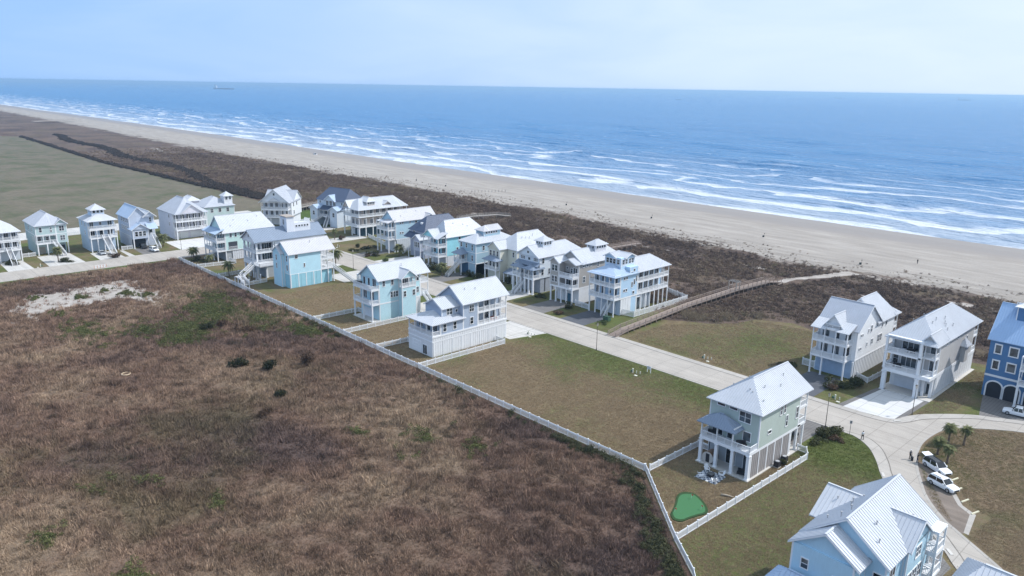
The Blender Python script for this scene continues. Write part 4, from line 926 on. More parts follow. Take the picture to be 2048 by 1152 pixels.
h.roof(0, 3.5, -.1, 5, 12.0, 1.3, 'v', 0, 0, .4, name='bay_roof'); h.roof(3.6, W, 1.2, 5, 12.0, 1.2, 'v', 0, 0, .4, name='bay_roof'); h.roof(0, W, 4.2, 22, 12.05, 3.0, 'v', 0, 3, .5)
h.wall(3.0, 6.4, 12.5, 17.5, 13.6, 16.0, shade((.60, .60, .64))); h.wins('r', 6.4, [(13.4 + i * 1.1, 14.8, .7, .8, 1, 1) for i in range(4)]); h.wins('f', 12.5, [(3.8, 14.8, .7, .7, 1, 1), (5.5, 14.8, .7, .7, 1, 1)]); h.roof(3.0, 6.4, 12.5, 17.5, 16.0, 1.1, 'v', 1.8, 1.8, .5, name='cupola_roof')

# C7 pale
P7 = sid('paleblue_siding', (0.66, 0.72, 0.79))
h = House('pale blue-white house on tall pilings with twin porch roofs and cupola', -166.3, 157.4, wall=P7, rib=0.5)
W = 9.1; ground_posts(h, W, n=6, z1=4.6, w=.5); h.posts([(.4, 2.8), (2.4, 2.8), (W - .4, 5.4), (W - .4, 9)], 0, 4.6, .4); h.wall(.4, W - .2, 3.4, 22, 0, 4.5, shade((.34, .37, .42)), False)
h.porch(0, 3.5, 0, 2.8, 4.95, 2.55, 'flr', 3, 2); h.porch(5.0, W, 0, 2.8, 4.95, 2.55, 'flr', 3, 2); h.wall(0, W, 2.8, 22, 4.6, 11.3)
h.wins('f', 2.8, [(1.7, 5.2, 1.1, 2.0), (7.0, 5.2, 1.1, 2.0), (1.2, 9.8, .45, .9), (1.8, 9.8, .45, .9), (2.4, 9.8, .45, .9), (4.5, 9.8, .9, .8, 1, 1), (6.7, 9.8, .45, .9), (7.3, 9.8, .45, .9), (7.9, 9.8, .45, .9)]); h.door('f', 2.8, 4.3, 5.0, 1.0)
h.roof(-.2, 3.7, -.2, 4.2, 7.8, .9, 'v', 1.2, 0, .4, mat=ROOFG, name='porch_roof'); h.roof(4.8, W + .2, -.2, 4.2, 7.8, .9, 'v', 1.2, 0, .4, mat=ROOFG, name='porch_roof'); h.shed(-.4, W + .4, 1.4, 2.9, 8.4, 9.3, mat=ROOFG)
h.stairs((4.25, 2.6, 4.9), (4.25, -3.6, .05), 1.3); h.wins('r', W, [(4.2, 9.2, .9, 1.7), (4.0, 5.6, .9, 1.7), (7.0, 5.6, .9, 1.7), (12, 9, .9, 1.5)])
h.roof(0, W, 2.2, 22, 11.35, 2.8, 'v', 0, 3.2, .5); h.win('f', 2.2, 4.55, 12.0, .8, .7, 1, 1)
h.wall(3.0, 6.2, 7.0, 11.0, 12.8, 15.4); h.wins('r', 6.2, [(7.9, 14.0, .7, 1.1), (9.0, 14.0, .7, 1.1), (10.1, 14.0, .7, 1.1)]); h.wins('f', 7.0, [(3.6, 14.3, .6, .6, 1, 1), (4.6, 14.3, .6, .6, 1, 1), (5.6, 14.3, .6, .6, 1, 1)]); h.roof(3.0, 6.2, 7.0, 11.0, 15.4, 1.0, 'v', 1.8, 1.8, .5, name='cupola_roof')

# C6 cream
CR = sid('cream_siding', (0.66, 0.645, 0.55))
h = House('cream house with projecting front bay and small entrance porch', -182.1, 159.6, wall=CR, rib=0.5)
h.wall(0, 5.6, 1.8, 6, 0, 10.5); h.wall(0, 10.2, 5.0, 22, 0, 10.6)
h.posts([(.2, .2), (5.4, .2)], 0, 3.4, .3); h.porch(0, 5.6, 0, 1.8, 3.8, 2.7, 'flr', 4, 2); h.wins('f', 1.8, [(1.2, 4.3, .8, 1.7), (2.8, 4.3, .8, 1.7), (4.5, 4.3, .8, 1.7), (1.2, 7.9, .8, 1.7), (2.8, 7.9, .8, 1.7), (4.5, 7.9, .8, 1.7)])
h.roof(-.2, 5.8, -.2, 2.4, 6.9, .9, 'u', 1.6, 1.6, .4, mat=ROOFG, name='porch_roof'); h.roof(0, 5.6, 1.6, 9, 10.5, 2.1, 'v', 0, 0, .4, name='bay_roof')
h.wins('f', 5.0, [(8.6, 7.9, .8, 1.6), (8.6, 4.6, .8, 1.6)]); h.wins('r', 10.2, [(6.6, 7.9, .9, 1.7), (12, 8, .9, 1.6), (17, 8, .9, 1.6), (9, 4.6, .9, 1.5)])
h.roof(0, 10.2, 5.0, 22, 10.65, 4.2, 'v', 4.6, 2.6, .5); h.shed(7.0, 11.4, 1.8, 5.0, 2.9, 4.0, mat=ROOFG); h.posts([(7.3, 2.1), (9.2, 2.1), (11.1, 2.1)], 0, 2.9, .3); h.vents([(7.2, 10, 13.4), (7.6, 13, 13.1), (7.0, 15, 13.7), (7.4, 11.5, 13.2)])

# C5 blue-grey
B5 = sid('dustyblue_siding', (0.36, 0.51, 0.61))
h = House('dusty blue house with hexagonal porch, front stairs and raised roof lantern', -194.6, 156.9, wall=B5, rib=0.5)
h.wall(0, 8.4, 2.6, 22, 0, 4.2, paint('deep_blue_base', (.05, .12, .22)), False); h.wall(4.8, 8.4, 2.5, 8, 0, 3.9, B5); h.posts([(.3, .3), (3.6, .3), (8.1, 5)], 0, 4.0, .3)
h.porch(0, 3.9, 0, 2.6, 4.35, 2.7, 'flr', 3, 2); h.roof(-.2, 4.1, -.2, 3.2, 7.2, 1.3, 'v', 1.9, 0, .4, mat=ROOFG, name='porch_roof'); h.wall(0, 8.4, 2.6, 20, 4.2, 11.0); h.band(0, 8.4, 2.6, 20, 4.0, .3); h.band(0, 8.4, 2.6, 20, 7.6, .2)
h.wins('f', 2.6, [(1.0, 9.0, .8, 1.4), (3.6, 9.0, .8, 1.4), (6.6, 8.4, .7, 1.9), (6.6, 4.9, .7, 1.9), (1.8, 4.7, 1.6, 2.0, 2, 1)]); h.wins('r', 8.4, [(6, 8.4, .8, 1.5), (11, 8.4, .8, 1.5)])
h.roof(0, 8.4, 2.6, 20, 11.05, 2.2, 'v', 4.2, 4.2, .5); h.wall(2.2, 6.2, 8.0, 15.5, 11.6, 14.4); h.wins('r', 6.2, [(9.2 + i * 1.1, 13.2, .7, .7, 1, 1) for i in range(5)]); h.roof(2.2, 6.2, 8.0, 15.5, 14.4, 1.2, 'v', 2, 0, .5, name='lantern_roof', mat=ROOFP)
h.stairs((2.8, .2, 4.2), (2.8, -5.2, .05), 1.4)

# C4 turquoise with stacked porches
T4 = sid('turquoise_siding', (0.34, 0.70, 0.79))
h = House('turquoise house with two stacked white porches on slender stilts', -212.0, 157.2, wall=T4, rib=0.5)
h.posts([(.2, .2), (2.8, .2), (5.4, .2), (8.4, .2), (8.4, 3.6), (.2, 3.6)], 0, 3.6, .34); h.wall(.4, 8.6, 4.0, 22, 0, 3.5, shade((.62, .64, .68)), False)
h.porch(0, 8.6, 0, 3.7, 3.9, 2.9, 'flr', 4, 2); h.porch(0, 8.6, 0, 3.7, 7.3, 2.8, 'flr', 4, 2); h.wall(0, 8.6, 3.7, 22, 3.6, 10.4)
for z in (4.2, 7.6): h.wins('f', 3.7, [(1.6, z, 1.8, 2.1, 2, 1), (4.3, z, 1.2, 2.1, 2, 1), (6.9, z, 1.6, 2.1, 2, 1)])
h.wins('r', 8.6, [(9.5, 8.0, .8, 1.8), (12.5, 9.1, .5, .5, 1, 1), (13.4, 9.1, .5, .5, 1, 1), (8.5, 4.6, .8, 1.6), (16, 8.2, .8, 1.5)])
h.roof(0, 8.6, 3.6, 22, 10.6, 4.8, 'v', 2.4, 4.5, .5); h.roof(0.2, 6.4, -.1, 6, 10.5, 2.2, 'v', 0, 0, .4, name='bay_roof'); h.shed(6.0, 9.0, -.5, 4.2, 10.0, 11.8); h.vents([(5.6, 9, 14.0), (6.2, 13, 13.2), (6.8, 14.5, 12.6)])

# C3b lavender
L3 = sid('lavender_siding', (0.46, 0.48, 0.58))
h = House('lavender-grey house with front roof coloured dark for shade and outside stairs', -227.0, 160.0, wall=L3, rib=0.5, roof=ROOFD)  # roof takes the dark slate colour because its front slope lies in shade
h.wall(0, 9.2, 2.5, 20, 0, 10.2); h.wall(5.6, 9.4, 0, 3, 3.0, 7.4); h.posts([(5.8, .2), (9.2, .2), (2, .2)], 0, 3, .3); h.wins('f', 0, [(6.4, 4.4, .7, 1.9), (7.4, 4.4, .7, 1.9), (8.4, 4.4, .7, 1.9)]); h.wins('r', 9.4, [(1.5, 4.4, .8, 1.8)])
h.roof(5.4, 9.6, -.3, 3.4, 7.4, 1.5, 'v', 0, 0, .4, mat=ROOFW, name='bay_roof'); h.shed(-.6, 6.2, 0, 4.0, 7.2, 9.8); h.roof(0, 9.2, 2.4, 20, 10.2, 4.4, 'v', 4.4, 3, .5); h.stairs((-.2, 6.0, 4.2), (-3.0, 1.0, .05), 1.2); h.wins('f', 2.5, [(2.4, 8.4, 1.2, 1.0, 2, 1)]); h.box('chimney', 4.4, 5.4, 4.0, 5.0, 9.4, 12.6, WHITE)

# C3 blue with lattice
B3 = sid('seablue_siding', (0.42, 0.59, 0.69))
h = House('sea blue house with corner porches on stilts and long pinkish-white roof', -241.6, 157.4, wall=B3, rib=0.5, roof=ROOFP)
W = 8.0; h.posts([(.2, .2), (2.6, .2), (7.6, .2), (7.6, 3.0)], 0, 4.6, .34); h.wall(.4, W, 3.6, 22, 0, 4.7, WBOARD, False); h.slats('r', W, 3.6, 21.6, .1, 4.6, shade((.60, .64, .68)), GAP, .8, .06, None)
h.porch(0, W - .2, 0, 3.2, 5.2, 3.1, 'flr', 4, 3); h.porch(0, W - .2, 0, 3.2, 8.7, 2.7, 'flr', 4, 3); h.wall(0, W, 3.2, 22, 4.8, 11.8); h.band(0, W, 3.2, 22, 4.7, .3)
for z in (5.5, 9.0): h.wins('f', 3.2, [(1.2, z, 1.2, 2.0, 2, 1), (3.4, z, 1.2, 2.0, 2, 1), (5.8, z, 1.6, 2.0, 2, 1)])
h.wins('r', W, [(5.4, 10.6, .55, .6, 1, 1), (6.4, 10.6, .55, .6, 1, 1), (5.4, 6.9, .55, .6, 1, 1), (6.4, 6.9, .55, .6, 1, 1), (9.8, 10.4, .5, .8), (12.6, 9.6, .8, 1.6), (16.5, 10.2, .8, 1.2), (11, 7.1, .6, .7, 1, 1)])
h.roof(0, W, 2.8, 22, 11.85, 3.4, 'v', 0, 0, .5); h.shed(3.4, W + .2, -.4, 3.2, 11.3, 12.3); h.roof(4, W + 1.2, 16.5, 20.5, 11.9, 1.5, 'u', 0, 0, .4, name='side_gable_roof'); h.stairs((W + .8, 15.5, 4.9), (W + .8, 8.6, .05), 1.2); h.vents([(5.4, 14.5, 14.2), (6.6, 6.6, 13.1)])

# C2 beige wrap-around porches
B2c = sid('beige_siding', (0.50, 0.43, 0.39))
h = House('beige house with white wrap-around verandas above a dark teal ground floor', -279.0, 165.6, wall=B2c, rib=0.5)
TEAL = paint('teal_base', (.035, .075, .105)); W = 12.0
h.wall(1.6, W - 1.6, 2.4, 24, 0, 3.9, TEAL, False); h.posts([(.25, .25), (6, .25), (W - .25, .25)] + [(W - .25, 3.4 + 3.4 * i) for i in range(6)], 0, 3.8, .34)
h.garage('f', 2.4, 4.0, 1.9, 2.7, mat=WHITE); h.garage('f', 2.4, 7.6, 1.9, 2.7, mat=WHITE)
h.porch(0, W, 0, 24, 4.2, 3.4, 'flr', 5, 8, beam=False); h.porch(0, W, 0, 24, 8.4, 2.7, 'flr', 5, 8); h.wall(2.2, W - 2.2, 2.6, 23.5, 4.2, 11.2, trim=False)
for z in (4.5, 8.7): h.wins('f', 2.6, [(3.4, z, 1.2, 2.1, 2, 1), (5.4, z, 1.2, 2.1, 2, 1), (7.6, z, 1.2, 2.1, 2, 1)]); h.wins('r', W - 2.2, [(4.5 + 3 * i, z, 1.3, 2.1, 2, 1) for i in range(6)])
h.roof(0, W, 0, 24, 11.35, 3.6, 'v', 3.8, 3.0, .5); h.roof(1.0, 5.4, -.4, 6, 11.8, 2.6, 'v', 0, 0, .4, name='front_gable_roof'); h.wall(7.2, 10.4, 5.0, 9.0, 12.0, 14.2); h.wins('r', 10.4, [(5.9, 13.0, .7, .8, 1, 1), (7.0, 13.0, .7, .8, 1, 1), (8.1, 13.0, .7, .8, 1, 1)]); h.roof(5, 10.4, 5.0, 9.0, 14.2, 1.5, 'u', 0, 1.4, .4, name='dormer_roof'); h.roof(7, 11, 13, 16.4, 12.6, 1.1, 'u', 0, 0, .3, name='eyebrow_roof')

# C1 slate roof
S1 = sid('ice_siding', (0.56, 0.63, 0.71))
h = House('pale blue house with dark slate-blue roof and white split front stairs', -307.0, 165.5, rad(14), wall=S1, rib=0.5, roof=ROOFD)
W = 17.0; h.wall(0, 4.4, 0, 6, 0, 7.6); h.wall(12.2, 16.6, 0, 6, 0, 7.6); h.wall(0, W, 4.5, 16, 0, 11.2); h.box('garage_opening', 9.2, 12.0, 4.44, 4.5, 0, 2.8, SCREEN)
h.porch(4.4, 12.2, 1.2, 4.5, 4.2, 2.5, 'f', 4, 2); h.wins('f', 4.5, [(5.6, 4.4, 1.4, 2.2, 2, 1), (8.2, 4.4, 1.4, 2.2, 2, 1), (10.8, 4.4, 1.4, 2.2, 2, 1), (1.8, 9.4, 1.0, 1.0), (15.2, 9.4, 1.0, 1.0), (6.2, 8.6, 1.4, 2.0, 2, 1), (8.4, 8.6, 1.4, 2.0, 2, 1), (10.6, 8.6, 1.4, 2.0, 2, 1)]); h.wins('f', 0, [(2.2, 4.6, 1.2, 1.8), (14.4, 4.6, 1.2, 1.8)])
h.shed(-.4, W + .2, .6, 5.0, 7.2, 8.5); h.roof(-.2, 4.6, -.2, 5, 7.6, 1.4, 'v', 0, 0, .3, name='wing_roof', mat=ROOFB); h.roof(12.0, 16.8, -.2, 5, 7.6, 1.4, 'v', 0, 0, .3, name='wing_roof', mat=ROOFB); h.roof(0, W, 4.5, 16, 11.2, 4.6, 'u', 2.2, 2.2, .5); h.roof(5.2, 11.8, 3.6, 10, 10.9, 2.4, 'v', 0, 0, .4, mat=ROOFB, name='front_gable_roof')
h.stairs((6.2, 1.4, 4.2), (3.0, -3.4, .8), 1.3); h.stairs((9.8, 1.4, 4.2), (12.4, -3.6, .05), 1.3); h.stairs((3.0, -3.4, 2.1), (8.4, -4.6, .05), 1.3)

# ================= left street (A): front faces +X; local u = +Y, v = -X
A90 = rad(90)
def a_base(h, W, D, wallm, z=4.2, n=4): h.posts([(.2 + (W - .4) * i / (n - 1), .2) for i in range(n)], 0, z - .25, .3); h.wall(.2, W - .2, 2.6, D, 0, z - .3, wallm, False)
A1s = sid('a_ice', (0.58, 0.63, 0.70))
h = House('pale grey house with white hip roof and front stairs at the left edge', -303.0, 43.0, A90, wall=A1s, rib=0.55)
W = 10; a_base(h, W, 16, A1s); h.porch(0, W, 0, 2.6, 4.2, 2.7, 'flr', 5, 2); h.porch(0, W, 0, 2.6, 7.7, 2.6, 'flr', 5, 2); h.wall(0, W, 2.6, 16, 4.2, 10.5)
for z in (4.5, 8.0): h.wins('f', 2.6, [(1.6, z, 1.2, 2, 2, 1), (4.0, z, 1.2, 2, 2, 1), (6.4, z, 1.2, 2, 2, 1), (8.6, z, 1.2, 2, 2, 1)])
h.roof(0, W, 0, 16, 10.6, 3.4, 'v', 4.6, 4.6, .5); h.stairs((6.2, 0, 4.2), (6.2, -7, .05), 1.5)
A2s = sid('a_sage', (0.44, 0.56, 0.57))
h = House('sage green house with recessed lower porch between pale grey and lookout houses', -308.0, 58.7, A90, wall=A2s, rib=0.55, roof=metal_roof('pale_metal_roof', (.44, .465, .52)))
W = 10; h.posts([(.2, .2), (3.2, .2), (6.4, .2), (9.8, .2)], 0, 4, .34); h.wall(.2, W - .2, 3, 16, 0, 4.0, A2s, False); h.garage('f', 3, 1.8, 2.6, 2.5, mat=paint('tan_door', (.35, .33, .30))); h.box('carport_painted_shade', 6.5, 9.4, 2.94, 3.0, 0, 2.6, SCREEN)  # dark sheet painted for the shade inside the carport
h.porch(0, 6.4, 0, 2.4, 4.3, 2.6, 'fl', 4, 2); h.wall(6.4, W, 0, 4, 4.0, 10.8); h.wall(0, 6.4, 2.4, 16, 4.0, 7.4); h.wall(0, 6.4, 0, 16, 7.3, 10.8); h.wall(6.4, W, 4, 16, 4.0, 10.8); h.band(0, W, 0, 16, 7.2, .25, None, .05)
h.wins('f', 0, [(1.6, 8.4, .8, 1.6), (4.9, 9.2, .5, .6, 1, 1), (4.9, 8.2, .5, .6, 1, 1), (8.3, 8.3, 1.5, 1.7, 2, 2), (8.3, 4.9, 1.5, 1.7, 2, 2)]); h.wins('f', 2.4, [(1.4, 4.9, 1, 1.6), (3.9, 4.9, .8, 1.2)]); h.wins('l', 0, [(5, 8.2, .9, 1.5), (5, 4.8, .9, 1.5), (10, 8.2, .9, 1.5)])
h.roof(0, W, 0, 16, 10.9, 3.5, 'v', 4.2, 3.4, .5); h.roof(6.2, W, -.2, 5, 10.9, 1.6, 'v', 0, 0, .4, name='bay_roof'); h.stairs((5.6, 0, 4.2), (7.2, -5.4, .05), 1.3)
A3s = sid('a_blue', (0.47, 0.59, 0.74))
h = House('light blue house with square lookout room on top and long front stairs', -302.3, 74.6, A90, wall=A3s, rib=0.55)
W = 9.2; a_base(h, W, 13, A3s, 5.1, 5); h.porch(0, W, 0, 2.4, 5.2, 2.7, 'flr', 5, 2); h.porch(0, W, 0, 2.4, 8.6, 0, 'flr', 5, 2); h.wall(0, W, 2.4, 13, 5.0, 11.4)
h.wins('f', 2.4, [(1.5, 5.6, 1.4, 2.0, 2, 1), (7.4, 5.6, 1.6, 2.0, 3, 1), (1.4, 8.8, 1.2, 2.0, 2, 1), (4.4, 9.6, .7, .9), (7.6, 9.0, 1.4, 2.0, 2, 1)]); h.door('f', 2.4, 4.4, 5.3, 1.1); h.wins('l', 0, [(5, 9, .8, 1.5), (9, 9, .8, 1.5), (6, 6, .8, 1.5)])
h.roof(0, W, .6, 13, 11.45, 2.2, 'v', 4.2, 4.2, .6); h.wall(2.4, 6.6, 4, 9, 12.3, 15.2); h.wins('f', 4, [(3.2, 13.8, .8, 1.0, 1, 1), (4.5, 13.8, .8, 1.0, 1, 1), (5.8, 13.8, .8, 1.0, 1, 1)]); h.wins('l', 2.4, [(5.4, 13.8, .8, 1.0, 1, 1), (7.4, 13.8, .8, 1.0, 1, 1)]); h.roof(2.4, 6.6, 4, 9, 15.2, 1.5, 'v', 2.2, 2.2, .6, name='lookout_roof')
h.stairs((5.0, 0, 5.2), (5.0, -8.6, .05), 2.0)
A4s = sid('a_greyblue', (0.49, 0.55, 0.66))
h = House('grey-blue house with white side roof and gabled front bay over the carport', -300.0, 88.4, A90, wall=A4s, rib=0.55, roof=ROOFB)
W = 9; h.wall(0, W, 3, 16, 0, 11.6); h.wall(0, 5.6, 0, 3, 3.6, 7.2); h.posts([(.2, .2), (5.4, .2), (W - .2, .2)], 0, 3.6, .34); h.box('carport_painted_shade', .4, 5.2, 2.94, 3.0, 0, 3.0, SCREEN); h.slats('l', 0, 3.2, 15.8, .1, 4.2, shade((.56, .60, .68)), GAP, .5, .06, None); h.band(0, W, 3, 16, 4.3, .25)  # dark sheet under the bay stands for the carport's shade
h.wins('f', 0, [(1.3, 4.6, 1.0, 1.7), (2.7, 4.6, 1.0, 1.7), (4.1, 4.6, 1.0, 1.7)]); h.wins('f', 3, [(7.6, 9.2, .7, 1.6), (7.4, 5.0, 1.2, 2.2, 1, 1)]); h.wins('l', 0, [(5 + 2.2 * i, 9.2, 1.0, 1.6) for i in range(4)] + [(5 + 2.2 * i, 6.2, 1.0, 1.6) for i in range(4)])
h.roof(-.2, 5.8, -.3, 4, 7.2, 2.0, 'v', 0, 0, .4, name='bay_roof'); h.shed(5.6, W + .3, -.2, 3.2, 6.8, 8.6); h.roof(0, 6.4, 3, 16, 11.6, 3.4, 'v', 0, 0, .5); h.roof(5.0, W + .2, 2, 14, 11.4, 1.8, 'v', 0, 0, .4, mat=ROOFW, name='side_roof'); h.stairs((7.4, .2, 3.9), (7.4, -5.2, .05), 1.2)
A5s = sid('a_lilac_white', (0.68, 0.67, 0.74))
h = House('wide lilac-white house with two-storey colonnade and triple garage at the corner', -307.5, 106.6, A90, wall=A5s, rib=0.55, roof=metal_roof('pale_metal_roof', (.44, .465, .52)))
W = 12.5; h.wall(0, W, 1.4, 18, 0, 3.8, A5s); h.garage('f', 1.4, 3.0, 4.6, 2.6); h.garage('f', 1.4, 8.6, 4.6, 2.6); h.porch(0, W, -1.2, 2.2, 4.0, 2.9, 'flr', 6, 2); h.porch(0, W, -1.2, 2.2, 7.4, 2.8, 'flr', 6, 2); h.posts([(W - .2, -1), (.2, -1)], 0, 3.7, .34); h.wall(0, W, 2.2, 18, 3.8, 10.5)
for z in (4.3, 7.7): h.wins('f', 2.2, [(1.4 + 2.4 * i, z, 1.2, 2.1, 2, 1) for i in range(5)])
h.wins('l', 0, [(6, 8.2, 1, 1.3), (6, 5, 1, 1.3)]); h.roof(0, W, -1.2, 18, 10.6, 5.0, 'v', 6.5, 5, .5); h.roof(2.0, W - 2.0, -1.5, 6, 10.6, 3.2, 'v', 0, 0, .4, name='front_gable_roof'); h.wins('f', -1.2, [(5.4, 11.6, .5, .6, 1, 1), (6.25, 11.6, .5, .6, 1, 1), (7.1, 11.6, .5, .6, 1, 1)]); h.stairs((W + .4, -.2, 4.0), (W + 1.4, -9.0, .05), 1.6)
h.wall(7.5, W, 6, 12, 13.0, 14.6, trim=False); h.roof(7.2, W + .2, 5.6, 12.4, 14.2, 1.6, 'v', 1, 1, .4, name='rear_roof', mat=ROOFW)
A6s = sid('a_sage2', (0.46, 0.57, 0.57))
h = House('sage house with small white lantern tower behind the mint house', -326.0, 126.0, A90, wall=A6s, rib=0.55, roof=metal_roof('pale_metal_roof', (.44, .465, .52)))
W = 13; h.wall(0, W, 0, 14, 0, 9.0); h.wins('l', 0, [(3, 6.6, 1.3, 1.5, 2, 2), (8, 6.6, 1.3, 1.5, 2, 2)]); h.wins('f', 0, [(3, 6.4, 1.2, 1.6), (6.5, 6.4, 1.2, 1.6), (10, 6.4, 1.2, 1.6)]); h.roof(0, W, 0, 14, 9.0, 3.4, 'v', 5.5, 5.5, .5); h.wall(9.0, 12.6, .6, 4.4, 8.5, 13.2, sid('white_siding', (0.70, 0.72, 0.77))); h.wins('f', .6, [(10.0, 11.4, .9, 1.3), (11.6, 11.4, .9, 1.3)]); h.roof(9.0, 12.6, .6, 4.4, 13.2, 1.4, 'v', 1.8, 1.8, .5, name='lantern_roof', mat=ROOFW)
A7s = sid('a_white', (0.72, 0.75, 0.80))
h = House('tall white house with front gable and two porches facing the street bend', -317.6, 147.0, rad(43), wall=A7s, rib=0.55, roof=metal_roof('pale_metal_roof', (.44, .465, .52)))
W = 13; h.wall(.6, W - .6, 3, 16, 0, 3.8, A7s); h.porch(.4, W - .4, 0, 3, 3.9, 2.9, 'flr', 5, 2); h.porch(.4, W - .4, 0, 3, 7.4, 2.7, 'flr', 5, 2); h.posts([(.6, .2), (4.5, .2), (8.5, .2), (W - .6, .2)], 0, 3.6, .34); h.wall(0, W, 3, 16, 3.8, 10.6)
for z in (4.2, 7.7): h.wins('f', 3, [(1.8 + 2.3 * i, z, 1.1, 2.0, 2, 1) for i in range(5)])
h.wins('r', W, [(6, 8, 1, 1.6), (10, 8, 1, 1.6), (6, 4.6, 1, 1.6)]); h.roof(0, W, 6, 16, 10.6, 3.8, 'u', 0, 0, .4, name='cross_roof'); h.roof(0.2, W - .2, 0, 15, 10.6, 5.4, 'v', 0, 0, .6); h.roof(4.4, 8.6, -.7, 2, 10.9, 1.4, 'v', 0, 0, .3, name='pediment_roof'); h.win('f', 0, 6.5, 13.4, .8, 1.0, 1, 1)
# ------------------------------------------------------------------ fences
VINYL = paint('vinyl_white', (0.78, 0.79, 0.81), 0.45, 0.04)
def fence(label, pts, hgt=1.25, step=2.44, name='vinyl_fence'):
    """white picket fence along a polyline: each post and each panel (rails with pickets) is a part"""
    root = thing(name, label, 'fence', (pts[0][0], pts[0][1], 0)); o = Vector((pts[0][0], pts[0][1], 0))
    pm = cached(('fpost', hgt), lambda: MB().box(-.075, .075, -.075, .075, 0, hgt + .08).box(-.10, .10, -.10, .10, hgt + .08, hgt + .13).mesh('post', VINYL))
    for i in range(len(pts) - 1):
        a = Vector((*pts[i], 0)); b = Vector((*pts[i + 1], 0)); d = b - a; L = d.length; k = max(1, round(L / step)); w = L / k; an = math.atan2(d.y, d.x)
        def mk():
            mb = MB().box(.06, w - .06, -.035, .035, hgt - .14, hgt).box(.06, w - .06, -.035, .035, .10, .22).box(.06, w - .06, -.03, .03, hgt * .78, hgt * .78 + .07)
            n = int(w / .115)
            for j in range(1, n):
                x = w * j / n; t = .024
                mb.quad((x - t, -.012, .2), (x + t, -.012, .2), (x + t, -.012, hgt - .1), (x - t, -.012, hgt - .1)); mb.quad((x + t, .012, .2), (x - t, .012, .2), (x - t, .012, hgt - .1), (x + t, .012, hgt - .1))
            return mb.mesh('panel', VINYL)
        m = cached(('fpanel', round(w, 2), hgt), mk)
        for j in range(k):
            p = a + d * (j / k) - o; link('post', pm, root, p, an); link('panel', m, root, p, an)
        if i == len(pts) - 2: link('post', pm, root, b - o, an)
    return root
fence('long white picket fence between the brown field and the back yards', [(-270.6, 94.0), (-67.2, 94.3)])
fence('white picket fence bending round the putting green yard corner', [(-67.1, 94.5), (-65.6, 93.2), (-52.0, 81.3), (-45.6, 76.3), (-40.5, 70.5), (-37, 64)])
fence('white picket fence left of the sage house towards the empty lot', [(-66.5, 94.9), (-66.2, 108.5), (-63.6, 108.6)])
fence('white picket fence right of the sage house along the sunny lawn', [(-51.8, 81.5), (-51.0, 118.6), (-52.2, 120.6), (-53.8, 120.6)])
fence('white picket fence right of the grey-blue house beside the empty lot', [(-129.7, 94.4), (-129.4, 120.3), (-132.6, 120.4)])
fence('short white picket fence left of the grey-blue house', [(-146.6, 94.6), (-146.0, 103.2), (-142.5, 103.3)])
fence('white picket fence right of the aqua house with open decks', [(-161.5, 94.5), (-161.2, 118.0)])
fence('white picket fence left of the aqua house with open decks', [(-176.4, 94.5), (-176.0, 108.0), (-174.2, 108.1)])
fence('white picket fence below the turquoise box house stairs', [(-221.8, 94.5), (-222.6, 103.6)])
fence('white picket fence behind the palm by the white columned house', [(-238.0, 94.5), (-238.2, 108.2)])
fence('white picket fence at the corner of the mint house', [(-255.2, 94.5), (-253.2, 107.0), (-258.6, 107.0)])
fence('tall white fence round the yard of the powder blue house beside the boardwalk', [(-126.0, 161.9), (-122.7, 162.6), (-123.0, 188.6), (-132.2, 191.6)], 1.7)
fence('low white fence between the white house and the taupe and white house', [(-62.0, 164.2), (-59.0, 162.6), (-58.6, 172.0)])
fence('white fence left of the white house by the dunes', [(-73.9, 162.8), (-71.0, 162.6)], 1.7)
fence('white fence beside the sage green house on the left street', [(-308.4, 53.6), (-308.6, 58.0)], 1.4)
fence('white fence beside the grey-blue carport house', [(-300.6, 84.2), (-300.4, 88.0)], 1.4)
fence('white fence between the taupe and powder blue houses', [(-141.2, 159.0), (-135.8, 158.6)], 1.6)
fence('white fence in front of the beige veranda house', [(-265, 168.6), (-242.2, 163.4)], 1.5)
fence('white fence behind the lookout house', [(-343, 62), (-342.5, 84)], 1.3)

